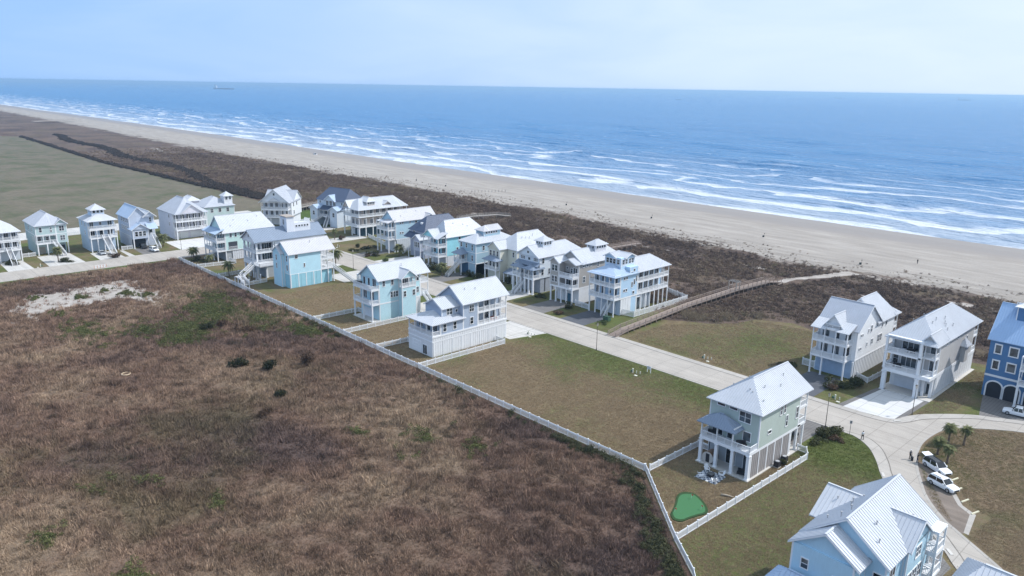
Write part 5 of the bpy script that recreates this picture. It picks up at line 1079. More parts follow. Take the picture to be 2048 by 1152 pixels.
# ------------------------------------------------------------------ boardwalks
WOOD = paint('weathered_wood', (0.27, 0.215, 0.185), 0.85, 0.22, 1.5); WOODG = paint('grey_wood', (0.33, 0.30, 0.275), 0.85, 0.2, 1.5)
def boardwalk(label, pts, w=2.6, rail_h=1.05, mat=None, name='boardwalk', planks=True, arch_at=None, step=2.6):
    """pts: (x, y, z). planks, posts and rail lengths are parts"""
    mt = mat or WOOD; root = thing(name, label, 'boardwalk', (pts[0][0], pts[0][1], 0)); o = Vector((pts[0][0], pts[0][1], 0)); tot = 0
    pm = cached(('plank', w, mt.name), lambda: MB().box(-w / 2, w / 2, -.135, .135, -.05, 0).mesh('plank', mt))
    for i in range(len(pts) - 1):
        a = Vector(pts[i]) - o; b = Vector(pts[i + 1]) - o; d = b - a; L = d.length; an = math.atan2(d.y, d.x); n = Vector((-math.sin(an), math.cos(an), 0))
        if planks:
            k = max(1, int(L / .29))
            for j in range(k): link('plank', pm, root, a + d * ((j + .5) / k), an - math.pi / 2)
        else:
            MB().beam(a - Vector((0, 0, .06)), b - Vector((0, 0, .06)), w, .06).build('deck', mt, root)
        for sg in (-1, 1):
            e = n * (sg * (w / 2 - .08)); MB().beam(a + e - Vector((0, 0, .3)), b + e - Vector((0, 0, .3)), .08, .24).build('joist', mt, root)
            r = MB()
            for hh, ww, th in ((rail_h, .16, .05), (rail_h * .66, .05, .10), (rail_h * .36, .05, .10)): r.beam(a + e + Vector((0, 0, hh)), b + e + Vector((0, 0, hh)), ww, th)
            r.build('handrail', mt, root)
            k = max(1, round(L / step))
            for j in range(k + (1 if i == len(pts) - 2 else 0)):
                p = a + d * (j / k) + e; hh = p.z + rail_h
                m = cached(('bwp', round(hh, 1), mt.name), lambda: MB().box(-.07, .07, -.07, .07, 0, round(hh, 1)).mesh('post', mt)); link('post', m, root, (p.x, p.y, 0), an)
    return root
bw = boardwalk('long weathered wooden boardwalk crossing the dunes beside the powder blue house', [(-115.9, 144.9, .15), (-116.0, 150, .9), (-118.2, 182, 1.2), (-117.8, 207, 1.6), (-116.8, 224, 1.5), (-116.4, 231, .3)])
ar = thing('beach_gate', 'wooden gateway frame standing over the long boardwalk', 'gate', (-117.8, 206.0, 1.6))
for sx in (-1.3, 1.3):
    for sy in (-1, 1): MB().box(-.1, .1, -.1, .1, 0, 2.4).build('post', WOODG, ar, (sx, sy, 0))
    MB().beam((sx, -1.2, 2.4), (sx, 1.2, 2.4), .12, .2).build('beam', WOODG, ar); MB().beam((sx, -1, 1.1), (sx, 1, 1.1), .06, .14).build('side_rail', WOODG, ar)
for sy in (-1, 0, 1): MB().beam((-1.6, sy, 2.6), (1.6, sy, 2.6), .1, .2).build('crossbeam', WOODG, ar)
boardwalk('wooden walkway behind the brown-taupe house roof', [(-187, 206, 1.2), (-182.2, 221, 2.0), (-180.4, 240, 2.0)], 2.0, planks=False)
boardwalk('pale wooden walkway curving behind the turquoise porch house', [(-272, 222, 1.2), (-271, 230, 1.8), (-268.5, 243, 1.6), (-265, 249, .8)], 2.0, planks=False, mat=WOODG)
boardwalk('pale wooden walkway between the tall white house and the slate roofed house', [(-336, 166, 1.0), (-340, 173, 2.0), (-348, 192, 2.0), (-356, 215, 1.4)], 2.2, planks=False, mat=WOODG)
boardwalk('distant wooden beach pavilion deck at the far left dunes', [(-1283, 262, 2.0), (-1290, 290, 3), (-1298, 320, 3)], 7, 1.6, planks=False, step=6, mat=WOODG)
sf = thing('sand_fence', 'faint row of short slatted sand fence posts on the beach', 'fence', (-344, 291, 0))
for i in range(22): MB().box(-.06, .06, -.06, .06, -.3, 1.2 + .2 * (i % 3)).build('post', WOODG, sf, (i * .5 - (i % 2) * 1.0, i * .9, 0))

# ------------------------------------------------------------------ plants
def leaf_mat(name, c1, c2, scale=0.8):
    t = NT(name); f = t.noise(t.pos(), scale, 5, 0.7)
    r = t.node('ShaderNodeObjectInfo').outputs['Random']
    f2 = t.math('ADD', t.math('MULTIPLY', f, 0.8), t.math('MULTIPLY', r, 0.25))
    m = t.out(t.mix(t.rng(f2, 0.3, 0.75), c1, c2), 0.75, 0, 0.15)
    return m
LEAF_D = leaf_mat('leaf_dark', (0.026, 0.029, 0.012), (0.070, 0.074, 0.030)); LEAF_G = leaf_mat('leaf_green', (0.035, 0.055, 0.018), (0.10, 0.125, 0.045)); LEAF_R = leaf_mat('leaf_rust', (0.035, 0.022, 0.016), (0.11, 0.07, 0.045))
PALM = leaf_mat('palm_leaf', (0.055, 0.070, 0.028), (0.19, 0.19, 0.085)); TRUNK = paint('palm_trunk', (0.16, 0.12, 0.09), 0.9, 0.3, 3.0)
def leaf_ball(seed, n=900, flat=0.75, size=0.16):
    r = np.random.default_rng(seed); V = []; F = []
    lob = r.normal(size=(7, 3)) * [0.42, 0.42, 0.25] + [0, 0, .45]
    for i in range(n):
        c = lob[r.integers(7)]; d = r.normal(size=3); d /= np.linalg.norm(d); p = c + d * (0.30 + .24 * r.random()) * [1, 1, flat]
        if p[2] < .02: p[2] = .02 + .1 * r.random()
        a = r.normal(size=3); a -= d * (a @ d) * .7; a /= np.linalg.norm(a); b = np.cross(d, a); s = size * (0.6 + .8 * r.random())
        k = len(V); V += [tuple(p - a * s * .5), tuple(p + b * s * .35), tuple(p + a * s * .5 + d * s * .3), tuple(p - b * s * .35)]; F.append((k, k + 1, k + 2, k + 3))
    return V, F
def ball_mesh(key, mat, **kw):
    def mk():
        V, F = leaf_ball(key, **kw); m = bpy.data.meshes.new('foliage'); m.from_pydata(V, [], F); m.materials.append(mat); return m
    return cached(('ball', key, mat.name, tuple(kw.items())), mk)
TWIG = paint('twig_brown', (0.09, 0.065, 0.05), 0.9, 0.2)
def shrub(label, x, y, r, hgt, mat=None, group=None, seed=None):
    root = thing('shrub', label, 'shrub', (x, y, 0), random.random() * 6.28, group)
    o = link('foliage', ball_mesh(seed if seed is not None else random.randrange(5), mat or LEAF_D), root, (0, 0, 0.05), 0, (r, r, hgt))
    st = cached('shrub_stem', lambda: MB().tube([(0, 0, -.1), (.05, 0, .5)], [.05, .02], 5).tube([(0, 0, 0), (-.2, .15, .5)], [.04, .015], 5).tube([(0, 0, 0), (.15, -.2, .45)], [.04, .015], 5).mesh('stem', TWIG))
    link('stem', st, root); return root
def frond_mesh(kind):
    """one palm leaf: curved midrib with leaflets"""
    mb = MB(); L = 1.0; n = 11
    for i in range(n):
        t = i / n; x = L * t; z = .28 * math.sin(t * 2.2) - .55 * t * t; t2 = (i + 1) / n; x2 = L * t2; z2 = .28 * math.sin(t2 * 2.2) - .55 * t2 * t2
        w = (.20 if kind == 'date' else .30) * math.sin(math.pi * min(1, .12 + t * .95)) + .02
        for sg in (-1, 1): mb.quad((x, 0, z), (x2, 0, z2), (x2 + .05, sg * w, z2 - .09 - .1 * t), (x + .08, sg * w * .96, z - .09 - .1 * t))
        mb.beam((x, 0, z - .01), (x2, 0, z2 - .01), .02, .02)
    return mb.mesh('frond', PALM)
def palm(label, x, y, hgt, fl=1.9, kind='date', nf=22, group='palms', lean=0.0):
    if kind == 'fan': nf = int(nf * 1.6); fl *= 1.08
    rz = random.random() * 6.28; root = thing('palm_tree', label, 'palm tree', (x, y, 0), rz, group)
    k = 7; MB().tube([(lean * (i / k) ** 2 * hgt, 0, hgt * i / k - .05) for i in range(k + 1)], [.20 - .06 * i / k + (.05 if i in (0, k) else 0) for i in range(k + 1)], 8).build('trunk', TRUNK, root, smooth=True)
    fm = cached(('frond', kind), lambda: frond_mesh(kind))
    for i in range(nf):
        f = link('frond', fm, root, (lean * hgt, 0, hgt)); el = -1.0 + (2.2 if kind == 'fan' else 1.9) * (i / nf) ** .8; f.rotation_euler = (random.uniform(-.3, .3), -el if el > 0 else -el * .9, i * 2.399 + random.uniform(-.2, .2)); s = fl * random.uniform(.85, 1.1) * (1 - .25 * max(0, el - .5)); f.scale = (s, s * 1.1, s)
    return root
palm('tall date palm beside the main street near the turquoise box house', -223.6, 129.0, 5.6, 2.6, nf=30)
palm('dark palm by the long fence in front of the white columned house', -236.1, 97.2, 4.2, 2.4)
palm('small reddish palm near the fence by the white columned house', -226.6, 98.4, 2.9, 2.0, nf=15)
palm('bushy palm inside the fence corner by the mint house', -268.3, 98.3, 3.4, 1.9, 'fan')
palm('small palm at the foot of the mint house stairs', -257.0, 99.4, 2.8, 1.7)
palm('round palm by the parked white car on the left street', -298.0, 98.2, 3.4, 2.1, 'fan', 26)
palm('dark fan palm, leftmost of the island clump', -36.6, 137.8, 2.5, 1.2, 'fan', 26)
palm('bright green fan palm, rearmost of the island clump', -36.7, 143.4, 3.2, 1.25, 'fan', 26)
palm('lone fan palm standing right of the island clump', -34.7, 145.2, 3.0, 1.1, 'fan', 22, lean=.06)
palm('fan palm closest to the parked white cars', -34.3, 135.4, 2.7, 1.15, 'fan', 22)
palm('leafy palm in the driveway of the dusty blue house', -193.4, 151.0, 3.3, 1.9, 'fan', 26)
palm('thin palm in the yard of the beige veranda house', -269.5, 155.5, 3.6, 1.7, nf=16)
palm('thick palm beside the sea blue house stairs', -227.4, 157.6, 3.2, 2.0, 'fan', 24)
palm('palm at the driveway of the sage house on the left street', -293.6, 61.6, 4.0, 1.9, 'fan', 20)
SH = [('dark shrub below the palm on the left street', -292.6, 62.8, 1.8, 1.6, LEAF_D), ('spreading dark shrub on the bed below the street palm', -291.0, 64.0, 1.6, .9, LEAF_D), ('round maroon shrub at the foot of the lookout house stairs', -288.6, 78.6, 1.9, 1.7, LEAF_R), ('dark shrub in front of the leftmost house', -298.6, 48.6, 1.8, 2.0, LEAF_D),
      ('big shrub nearest the sage house driveway', -53.3, 129.2, 1.9, 1.7, LEAF_D), ('shrub next to the street lamp by the sage house', -52.4, 131.8, 1.8, 1.6, LEAF_D), ('low dark shrub at the sage house drive end', -53.0, 125.6, 1.3, 1.1, LEAF_D), ('rusty twiggy shrub on the sage house corner bed', -51.2, 129.6, 1.3, 1.0, LEAF_R),
      ('wide dark shrub left of the new concrete driveway', -61.4, 155.6, 2.3, 1.9, LEAF_D), ('tall dark shrub by the low fence of the white house', -60.2, 159.2, 2.0, 2.2, LEAF_D), ('rusty bare shrub at the edge of the asphalt drive', -62.2, 153.0, 1.6, 1.3, LEAF_R), ('small shrub left of the white house garage', -74.5, 158.8, 1.8, 1.5, LEAF_D), ('brown bush beside the white house left fence', -75.8, 156.5, 1.6, 1.2, LEAF_R),
      ('sprawling shrub between taupe and powder blue driveways', -140.6, 155.4, 1.7, 1.6, LEAF_D), ('brown shrub bed beside the powder blue driveway', -138.0, 149.2, 1.8, 1.0, LEAF_R), ('dark hedge bush left of the brown-taupe house', -153.9, 157.2, 1.6, 1.4, LEAF_D), ('low hedge by the green bin at the powder blue house', -124.6, 152.6, 1.4, .8, LEAF_G),
      ('dark shrub beside the palm of the dusty blue house', -202.4, 154.0, 2.6, 2.2, LEAF_D), ('second dark shrub behind the palm of the dusty blue house', -198.6, 154.6, 2.2, 2.0, LEAF_D), ('shrub in the lawn strip of the dusty blue house', -187.6, 157.4, 1.5, 1.9, LEAF_D), ('tall shrub at the cream house entrance', -183.0, 158.0, 1.4, 2.6, LEAF_D), ('dark shrub by the cream house steps', -172.0, 161.4, 1.4, 2.4, LEAF_D),
      ('round green shrub on the verge opposite the aqua house', -223.0, 148.8, 1.5, 1.4, LEAF_G), ('broad dark shrub at the sea blue house driveway', -233.2, 151.2, 2.3, 1.7, LEAF_D), ('low rusty shrub along the sea blue driveway kerb', -235.2, 149.2, 1.5, 1.0, LEAF_R), ('long dark hedge beside the sea blue driveway', -246.4, 156.0, 2.4, 1.3, LEAF_D), ('small clipped bush on the lawn near the sea blue house', -251.0, 154.8, 1.1, 1.5, LEAF_D), ('dark bush at the lamp by the sea blue driveway', -246.2, 149.4, 1.4, 1.2, LEAF_D),
      ('leafless shrub in the yard of the beige veranda house', -268.0, 157.4, 1.6, 1.6, LEAF_R), ('dark shrub under the slate roofed house stairs', -297.5, 163.0, 2.2, 1.8, LEAF_D), ('shrub at the foot of the date palm', -221.8, 128.0, 1.2, .9, LEAF_G), ('dark shrub behind the fence by the mint house', -265.5, 98.6, 2.2, 1.5, LEAF_D), ('low dark shrub along the mint house porch', -262.0, 99.6, 2.0, 1.2, LEAF_D), ('black-green shrub by the sage house skirt', -53.0, 113.9, .9, 1.0, LEAF_D)]
for lb, x, y, r, hh, m in SH: shrub(lb, x, y, r, hh, m)
# bushes standing alone in the brown field
LEAF_K = leaf_mat('leaf_blackish', (0.014, 0.016, 0.008), (0.042, 0.046, 0.020))
FB = [('dark green bush standing alone, left of the field pair', -156.1, 65.0, 2.0, 1.6), ('dark green bush, right of the field pair', -150.4, 68.8, 2.0, 1.6), ('brown bush in the field nearest the fence of the grey-blue house', -148.0, 76.6, 2.0, 1.4), ('very dark green low bush in the middle of the field', -134.4, 63.4, 1.6, 1.3), ('dull brown tussock bush below the dark middle bush', -128.4, 57.2, 1.2, 1.1), ('dark tussock, first of the three by the green patch', -186.2, 70.0, 2.0, 1.5), ('brown tussock, second of the three by the green patch', -186.8, 73.6, 1.8, 1.4), ('brown tussock, third of the three by the green patch', -178.5, 76.8, 1.8, 1.4)]
for i, (lb, x, y, r, hh) in enumerate(FB): shrub(lb, x, y, r * .95, hh * 1.5, LEAF_R if 'brown' in lb else LEAF_K)

# ---- uncountable growth: tufts instanced with geometry nodes
def tuft(seed, nb, rad_, hmin, hmax, wid, lean=.5):
    r = np.random.default_rng(seed); V = []; F = []
    for i in range(nb):
        a = r.random() * 6.283; q = rad_ * math.sqrt(r.random()); bx_, by_ = q * math.cos(a), q * math.sin(a); hh = hmin + (hmax - hmin) * r.random(); d = r.random() * 6.283; l = lean * hh * r.random(); w = wid * (.6 + .8 * r.random()); s = r.random() * 6.283
        k = len(V); V += [(bx_ - w * math.cos(s), by_ - w * math.sin(s), 0), (bx_ + w * math.cos(s), by_ + w * math.sin(s), 0), (bx_ + l * math.cos(d), by_ + l * math.sin(d), hh)]; F.append((k, k + 1, k + 2))
    return V, F
def scatter(name, P, S, variants, mat, seed=0):
    """P: N x 3 points, S: N sizes; variants: list of meshes"""
    r = np.random.default_rng(seed); N = len(P)
    base = bpy.data.meshes.new(name); base.from_pydata(P.tolist(), [], [])
    a = base.attributes.new('siz', 'FLOAT', 'POINT'); a.data.foreach_set('value', S.astype(np.float32))
    a = base.attributes.new('spin', 'FLOAT_VECTOR', 'POINT'); rot = np.zeros((N, 3), np.float32); rot[:, 2] = r.random(N) * 6.283; rot[:, :2] = r.normal(size=(N, 2)) * .12; a.data.foreach_set('vector', rot.reshape(-1))
    a = base.attributes.new('pick', 'INT', 'POINT'); a.data.foreach_set('value', r.integers(0, len(variants), N).astype(np.int32))
    o = stuff(link(name, base)); ng = bpy.data.node_groups.new(name + '_scatter', 'GeometryNodeTree')
    ng.interface.new_socket('Geometry', in_out='INPUT', socket_type='NodeSocketGeometry'); ng.interface.new_socket('Geometry', in_out='OUTPUT', socket_type='NodeSocketGeometry')
    gi = ng.nodes.new('NodeGroupInput'); go = ng.nodes.new('NodeGroupOutput'); ip = ng.nodes.new('GeometryNodeInstanceOnPoints'); gc = ng.nodes.new('GeometryNodeGeometryToInstance')
    for m in variants:
        vo = bpy.data.objects.new(m.name, m); oi = ng.nodes.new('GeometryNodeObjectInfo'); oi.inputs['Object'].default_value = vo; oi.inputs['As Instance'].default_value = True; ng.links.new(oi.outputs['Geometry'], gc.inputs[0])
    def attr(nm, tp):
        n = ng.nodes.new('GeometryNodeInputNamedAttribute'); n.data_type = tp; n.inputs['Name'].default_value = nm; return n.outputs['Attribute']
    ng.links.new(gi.outputs[0], ip.inputs['Points']); ng.links.new(gc.outputs[0], ip.inputs['Instance']); ip.inputs['Pick Instance'].default_value = True
    ng.links.new(attr('pick', 'INT'), ip.inputs['Instance Index']); ng.links.new(attr('spin', 'FLOAT_VECTOR'), ip.inputs['Rotation']); ng.links.new(attr('siz', 'FLOAT'), ip.inputs['Scale']); ng.links.new(ip.outputs[0], go.inputs[0])
    md = o.modifiers.new('scatter', 'NODES'); md.node_group = ng
    return o
def grass_mat(name, dune=False):
    t = NT(name); p = t.pos(); rnd = t.node('ShaderNodeObjectInfo').outputs['Random']
    big = t.noise(p, 0.022, 5, 0.6, 0.4); mid = t.noise(p, 0.26, 6, 0.68, 0.3)
    f = t.math('ADD', t.math('MULTIPLY', big, 0.5), t.math('ADD', t.math('MULTIPLY', mid, 0.3), t.math('MULTIPLY', rnd, 0.26)))
    if dune:
        col = t.ramp(f, [(0.34, (0.085, 0.062, 0.054)), (0.50, (0.165, 0.118, 0.094)), (0.62, (0.26, 0.195, 0.142)), (0.74, (0.18, 0.160, 0.092))])
    else:
        tone = t.ramp(big, [(0.36, (0.165, 0.116, 0.100)), (0.5, (0.25, 0.168, 0.125)), (0.64, (0.37, 0.275, 0.195))])
        vm = t.node('ShaderNodeMix', data_type='RGBA', blend_type='MULTIPLY'); vm.inputs['Factor'].default_value = 1
        t.l.new(tone, vm.inputs['A']); t.l.new(t.rng(t.math('ADD', t.math('MULTIPLY', mid, 0.75), t.math('MULTIPLY', rnd, 0.25)), 0.30, 0.66, 0.42, 1.5), vm.inputs['B'])
        col = vm.outputs['Result']
        g = t.noise(t.pos(None, (0, 0, 1.0)), 0.030, 5, 0.6, 0.5)
        col = t.mix(t.rng(t.math('ADD', g, t.math('MULTIPLY', rnd, 0.10)), 0.62, 0.72, 0, 0.45), col, (0.14, 0.132, 0.066))
    return t.out(col, 0.9, 0, 0.08)
GRM = grass_mat('dry_grass'); DUM = grass_mat('dune_scrub', True)
def tmesh(seed, mat, *a):
    V, F = tuft(seed, *a); m = bpy.data.meshes.new('tuft'); m.from_pydata(V, [], F); m.materials.append(mat); return m
def inview(P, mx=320, my=160):
    x, y, z = cam_px(P); return (z > 5) & (x > -mx) & (x < 2048 + mx) & (y < 1152 + my)
def in_poly(x, y, poly):
    c = np.zeros(len(x), bool); n = len(poly); j = n - 1
    for i in range(n):
        xi, yi = poly[i]; xj, yj = poly[j]; c ^= ((yi > y) != (yj > y)) & (x < (xj - xi) * (y - yi) / (yj - yi + 1e-12) + xi); j = i
    return c
SANDPOLY = [(-245, 39), (-251, 46), (-250, 55), (-254, 65), (-253, 72), (-238, 72), (-221, 72), (-219, 69), (-231, 63), (-231, 57), (-229, 52), (-231, 44), (-222, 40), (-234, 37)]
N = 420000; X = rng.uniform(-271.5, -15, N); Yp = rng.uniform(-15, 93.6, N); P = np.stack([X, Yp, np.zeros(N)], 1)
keep = inview(P); dist = np.hypot(X, Yp); edge = np.interp(X, [-271, -67.5, -52, -45.6, -37, -15], [93.6, 93.6, 80.5, 75.3, 62, 30]); keep &= Yp < edge - .3
dens = np.clip(1.25 - dist / 230, .35, 1.0); keep &= rng.random(N) < dens
sp = in_poly(X, Yp, SANDPOLY); s2 = in_poly((X + 238) * 1.18 - 238, (Yp - 56) * 1.18 + 56, SANDPOLY); keep &= ~sp | (~s2 & (rng.random(N) < .38)) | (rng.random(N) < .05)
P = P[keep]; S = rng.uniform(.55, 1.25, len(P)) * np.interp(np.hypot(P[:, 0], P[:, 1]), [60, 250], [0.85, 1.5])
bump_ = np.sin(P[:, 0] * 1.1 + 2.1 * np.sin(P[:, 1] * .53)) + np.sin(P[:, 1] * 1.37 + 1.7 * np.sin(P[:, 0] * .41)) + np.sin(P[:, 0] * .31 - P[:, 1] * .43); S = S * np.clip(.95 + .28 * bump_, .4, 1.75)
scatter('dry_grass', P, S, [tmesh(50 + i, GRM, 20, .36, .16, .62, .032, .9) for i in range(5)] + [tmesh(60 + i, GRM, 14, .55, .08, .36, .05, 1.2) for i in range(2)], GRM, 1)
N = 9000; X = rng.uniform(-271, -20, N); Yp = rng.uniform(-10, 93, N); P = np.stack([X, Yp, np.zeros(N)], 1); edge = np.interp(X, [-271, -67.5, -52, -45.6, -37, -15], [93, 93, 80, 74.8, 61, 30])
cl = np.sin(X * .17 + 2 * np.sin(Yp * .09)) + np.sin(Yp * .23 + X * .06); P = P[inview(P) & (Yp < edge - .8) & (cl > rng.uniform(-1.4, 1.6, N)) & ~in_poly(X, Yp, SANDPOLY)]
scatter('tussocks', P, rng.uniform(.6, 1.5, len(P)), [tmesh(90 + i, GRM, 46, .55, .45, 1.05, .035, .8) for i in range(4)], GRM, 15)
N = 1500; X = rng.uniform(-268, -30, N); Yp = rng.uniform(0, 92, N); P = np.stack([X, Yp, np.zeros(N)], 1); edge = np.interp(X, [-271, -67.5, -52, -45.6, -37, -15], [92.5, 92.5, 79.5, 74, 60, 30])
cl = np.sin(X * .09 + 1.5 * np.sin(Yp * .07)) + np.sin(Yp * .11 - X * .04); P = P[inview(P) & (Yp < edge - 1) & (cl > rng.uniform(-1.0, 2.2, N)) & ~in_poly(X, Yp, SANDPOLY)]
LEAF_B = leaf_mat('scrub_brown', (0.045, 0.036, 0.026), (0.12, 0.095, 0.065), .7)
scatter('low_brown_scrub', P, rng.uniform(.3, .95, len(P)) ** 1.3, [ball_mesh(84 + i, LEAF_B, n=240, flat=.6, size=.16) for i in range(3)], LEAF_B, 19)
def turf_mat():
    t = NT('turf_blades'); p = t.pos(); rnd = t.node('ShaderNodeObjectInfo').outputs['Random']; y = t.node('ShaderNodeSeparateXYZ', {'Vector': p}).outputs['Y']
    a = t.noise(p, 0.05, 5, 0.6, 0.5); b = t.noise(p, 0.5, 4); g = t.math('ADD', t.math('ADD', t.math('MULTIPLY', a, .8), t.math('MULTIPLY', b, .3)), t.math('MULTIPLY', t.rng(y, 118, 134, 0, .22), t.rng(y, 146, 157, 1, 0)))
    dd = t.node('ShaderNodeVectorMath', {0: p, 1: (-48.5, 126.5, 0)}, operation='DISTANCE').outputs['Value']; g = t.math('ADD', g, t.rng(dd, 5, 17, .24, 0))
    col = t.mix(t.rng(g, .62, .90), (0.37, 0.278, 0.180), (0.185, 0.212, 0.070)); m = t.node('ShaderNodeMix', data_type='RGBA', blend_type='MULTIPLY'); m.inputs['Factor'].default_value = 1
    t.l.new(col, m.inputs['A']); t.l.new(t.rng(rnd, 0, 1, .8, 1.2), m.inputs['B']); return t.out(m.outputs['Result'], .9, 0, .08)
TUM = turf_mat()
N = 330000; X = rng.uniform(-140, -12, N); Yp = rng.uniform(62, 134, N); P = np.stack([X, Yp, np.zeros(N)], 1)
LN = [(-128.8, 94.8), (-67.5, 94.8), (-51.6, 82), (-45, 76.8), (-38, 66), (-10, 66), (-22, 103), (-28.5, 110.6), (-37, 118.4), (-40.2, 122.6), (-42.6, 126.8), (-45.2, 130.4), (-48, 132.8), (-50.5, 133.8), (-128.8, 133.8)]
k = inview(P) & in_poly(X, Yp, LN) & ~in_poly(X, Yp, [(-63.8, 103.5), (-53.8, 103.5), (-53.8, 134), (-61, 134), (-61, 122), (-63.8, 122)]) & ~in_poly(X, Yp, [(p_[0] * 1.0, p_[1]) for p_ in [(-57, 86), (-59.2, 93), (-57, 94.6), (-52.6, 91), (-54, 85.4)]]) & ~in_poly(X, Yp, [(-34.6, 74), (-23, 74), (-23, 104), (-27.8, 109), (-34.6, 97)]) & ~in_poly(X, Yp, [(-61, 98.8), (-56.6, 98.8), (-56.6, 103), (-61, 103)]) & (rng.random(N) < np.clip(1.3 - np.hypot(X, Yp) / 200, .4, 1))
X2 = rng.uniform(-210, -38, 200000); Y2 = rng.uniform(94.5, 190, 200000); P2 = np.stack([X2, Y2, np.zeros(200000)], 1)
k2 = np.zeros(200000, bool)
for pl in ([(-113, 147), (-73.5, 147), (-72, 154), (-76, 160), (-74, 186), (-84, 189), (-98, 186), (-106, 172), (-113, 164)], [(-45.6, 152.6), (-41, 160.5), (-41.5, 190), (-45.8, 190)], [(-206, 95), (-162, 95), (-162, 104.5), (-174, 104.5), (-175, 122), (-206, 122)], [(-161, 95), (-147, 95), (-147, 118), (-161, 118)], [(-146, 95), (-130.2, 95), (-130.2, 100.3), (-142.6, 100.3), (-143, 103), (-146, 103)]): k2 |= in_poly(X2, Y2, pl)
P = np.concatenate([P[k], P2[k2 & inview(P2)]]); scatter('lawn_grass', P, rng.uniform(.6, 1.3, len(P)), [tmesh(100 + i, TUM, 22, .30, .03, .11, .028, 1.2) for i in range(4)], TUM, 16)
N = 60000; X = rng.uniform(-40, -8, N); Yp = rng.uniform(96, 172, N); P = np.stack([X, Yp, np.zeros(N)], 1); k = inview(P) & in_poly(X, Yp, offset(island, -.5) + [(20, 171), (20, 96)]) & ~in_poly(X, Yp, [(-38, 133), (-25, 112), (-23.5, 121.5), (-27, 123), (-34, 134)])
P = P[k]; scatter('island_grass', P, rng.uniform(.6, 1.3, len(P)), [tmesh(105 + i, TUM, 22, .30, .03, .10, .028, 1.2) for i in range(4)], TUM, 17)
# low green and dark growth in patches, along the fence and by the sand
def blob_pts(items, seed):
    r = np.random.default_rng(seed); out = []
    for x, y, rx, ry, n in items: t = r.random(n) * 6.283; q = np.abs(r.normal(0, .55, n)); out.append(np.stack([x + rx * q * np.cos(t), y + ry * q * np.sin(t), np.zeros(n)], 1))
    return np.concatenate(out)
GP = blob_pts([(-205, 79, 11, 9, 420), (-196, 76, 8, 6, 260), (-190, 66, 9, 6, 420), (-182, 62, 5, 5, 150), (-196, 58, 8, 6, 160), (-203, 46, 14, 7, 130), (-170, 88, 8, 4, 160), (-185, 84, 10, 5, 160), (-215, 84, 8, 5, 120), (-100, 74, 8, 6, 26), (-92, 79, 6, 4, 18), (-110, 66, 5, 4, 10), (-262, 34, 10, 6, 40), (-120, 26, 3, 3, 8), (-93, 22, 5, 3, 26), (-110, 17, 4, 3, 22), (-118, 32, 5, 3, 10), (-103, 38, 2, 1.5, 8)], 4)
keepg = GP[:, 1] < np.interp(GP[:, 0], [-271, -67.5, -52, -45.6], [92.6, 92.6, 79.5, 74.5]); GP = GP[keepg]
LEAF_F = leaf_mat('field_green', (0.058, 0.068, 0.026), (0.14, 0.150, 0.055), .5)
scatter('green_undergrowth', GP, rng.uniform(.45, 1.15, len(GP)), [ball_mesh(20 + i, LEAF_F, n=260, flat=.5, size=.17) for i in range(3)], LEAF_F, 5)
fx = np.concatenate([rng.uniform(-178, -160, 55), rng.uniform(-215, -178, 30), rng.uniform(-125, -70, 34), rng.uniform(-86, -66, 80)]); FP = np.stack([fx, 93.1 - np.abs(rng.normal(0, .8, len(fx))), np.zeros(len(fx))], 1)
t_ = rng.random(260); c_ = np.array([[-67.2, 93.0], [-52.6, 80.4], [-46.0, 75.4], [-39, 66]]); k_ = np.minimum((t_ * 3).astype(int), 2); w_ = (t_ * 3 - k_)[:, None]; q_ = c_[k_] * (1 - w_) + c_[k_ + 1] * w_
n_ = np.abs(rng.normal(0, 1.3, 260)); FP = np.concatenate([FP, np.stack([q_[:, 0] - n_ * .7 - .4, q_[:, 1] - n_ * .7 - .4, np.zeros(260)], 1)])
LEAF_O = leaf_mat('brush_leaf', (0.035, 0.040, 0.020), (0.095, 0.095, 0.048), .6)
scatter('fence_line_brush', FP, rng.uniform(.3, 1.05, len(FP)), [ball_mesh(30 + i, LEAF_O, n=300, flat=.8, size=.17) for i in range(3)], LEAF_D, 6)
# dune scrub
N = 190000; X = rng.uniform(-760, -20, N); q = rng.uniform(-114, 22, N); P = np.stack([X, dune_y(X) + q, np.zeros(N)], 1)
r_ = rng.random(N); keep = inview(P) & (rng.random(N) < np.interp(X, [-760, -420], [.05, 1])) & (r_ < np.interp(q, [-114, -8, 4, 22], [1, 1, .10, .012])) & (P[:, 1] > np.interp(X, [-760, -350, -300, -272, -200, -140, -118, -106, -99, -84, -40], [178, 182, 196, 192, 186, 188, 168, 175, 190, 193, 199]))
keep &= ~((np.abs(X + np.interp(P[:, 1], [144, 182, 232], [116, 118.2, 116.4])) < 1.9) & (P[:, 1] < 236)); keep &= ~((P[:, 1] >= 228) & (X > -119) & (X < -99) & (np.abs(X + 116.5 - (P[:, 1] - 229) * .32) < 3.2))
clump = (np.sin(X * .21 + 1.3 * np.sin(P[:, 1] * .13)) + np.sin(P[:, 1] * .31 + X * .05) + np.sin(X * .07 - P[:, 1] * .11)); keep &= (clump > -0.9) | (rng.random(N) < .22)
P = P[keep]; S = rng.uniform(.55, 1.25, len(P)) * np.interp(P[:, 1] - dune_y(P[:, 0]), [-6, 4], [1.0, .6])
scatter('dune_scrub', P, S, [ball_mesh(40 + i, DUM, n=90, flat=.35, size=.26) for i in range(2)] + [tmesh(70 + i, DUM, 30, .75, .15, .6, .05, 1.0) for i in range(5)], DUM, 7)
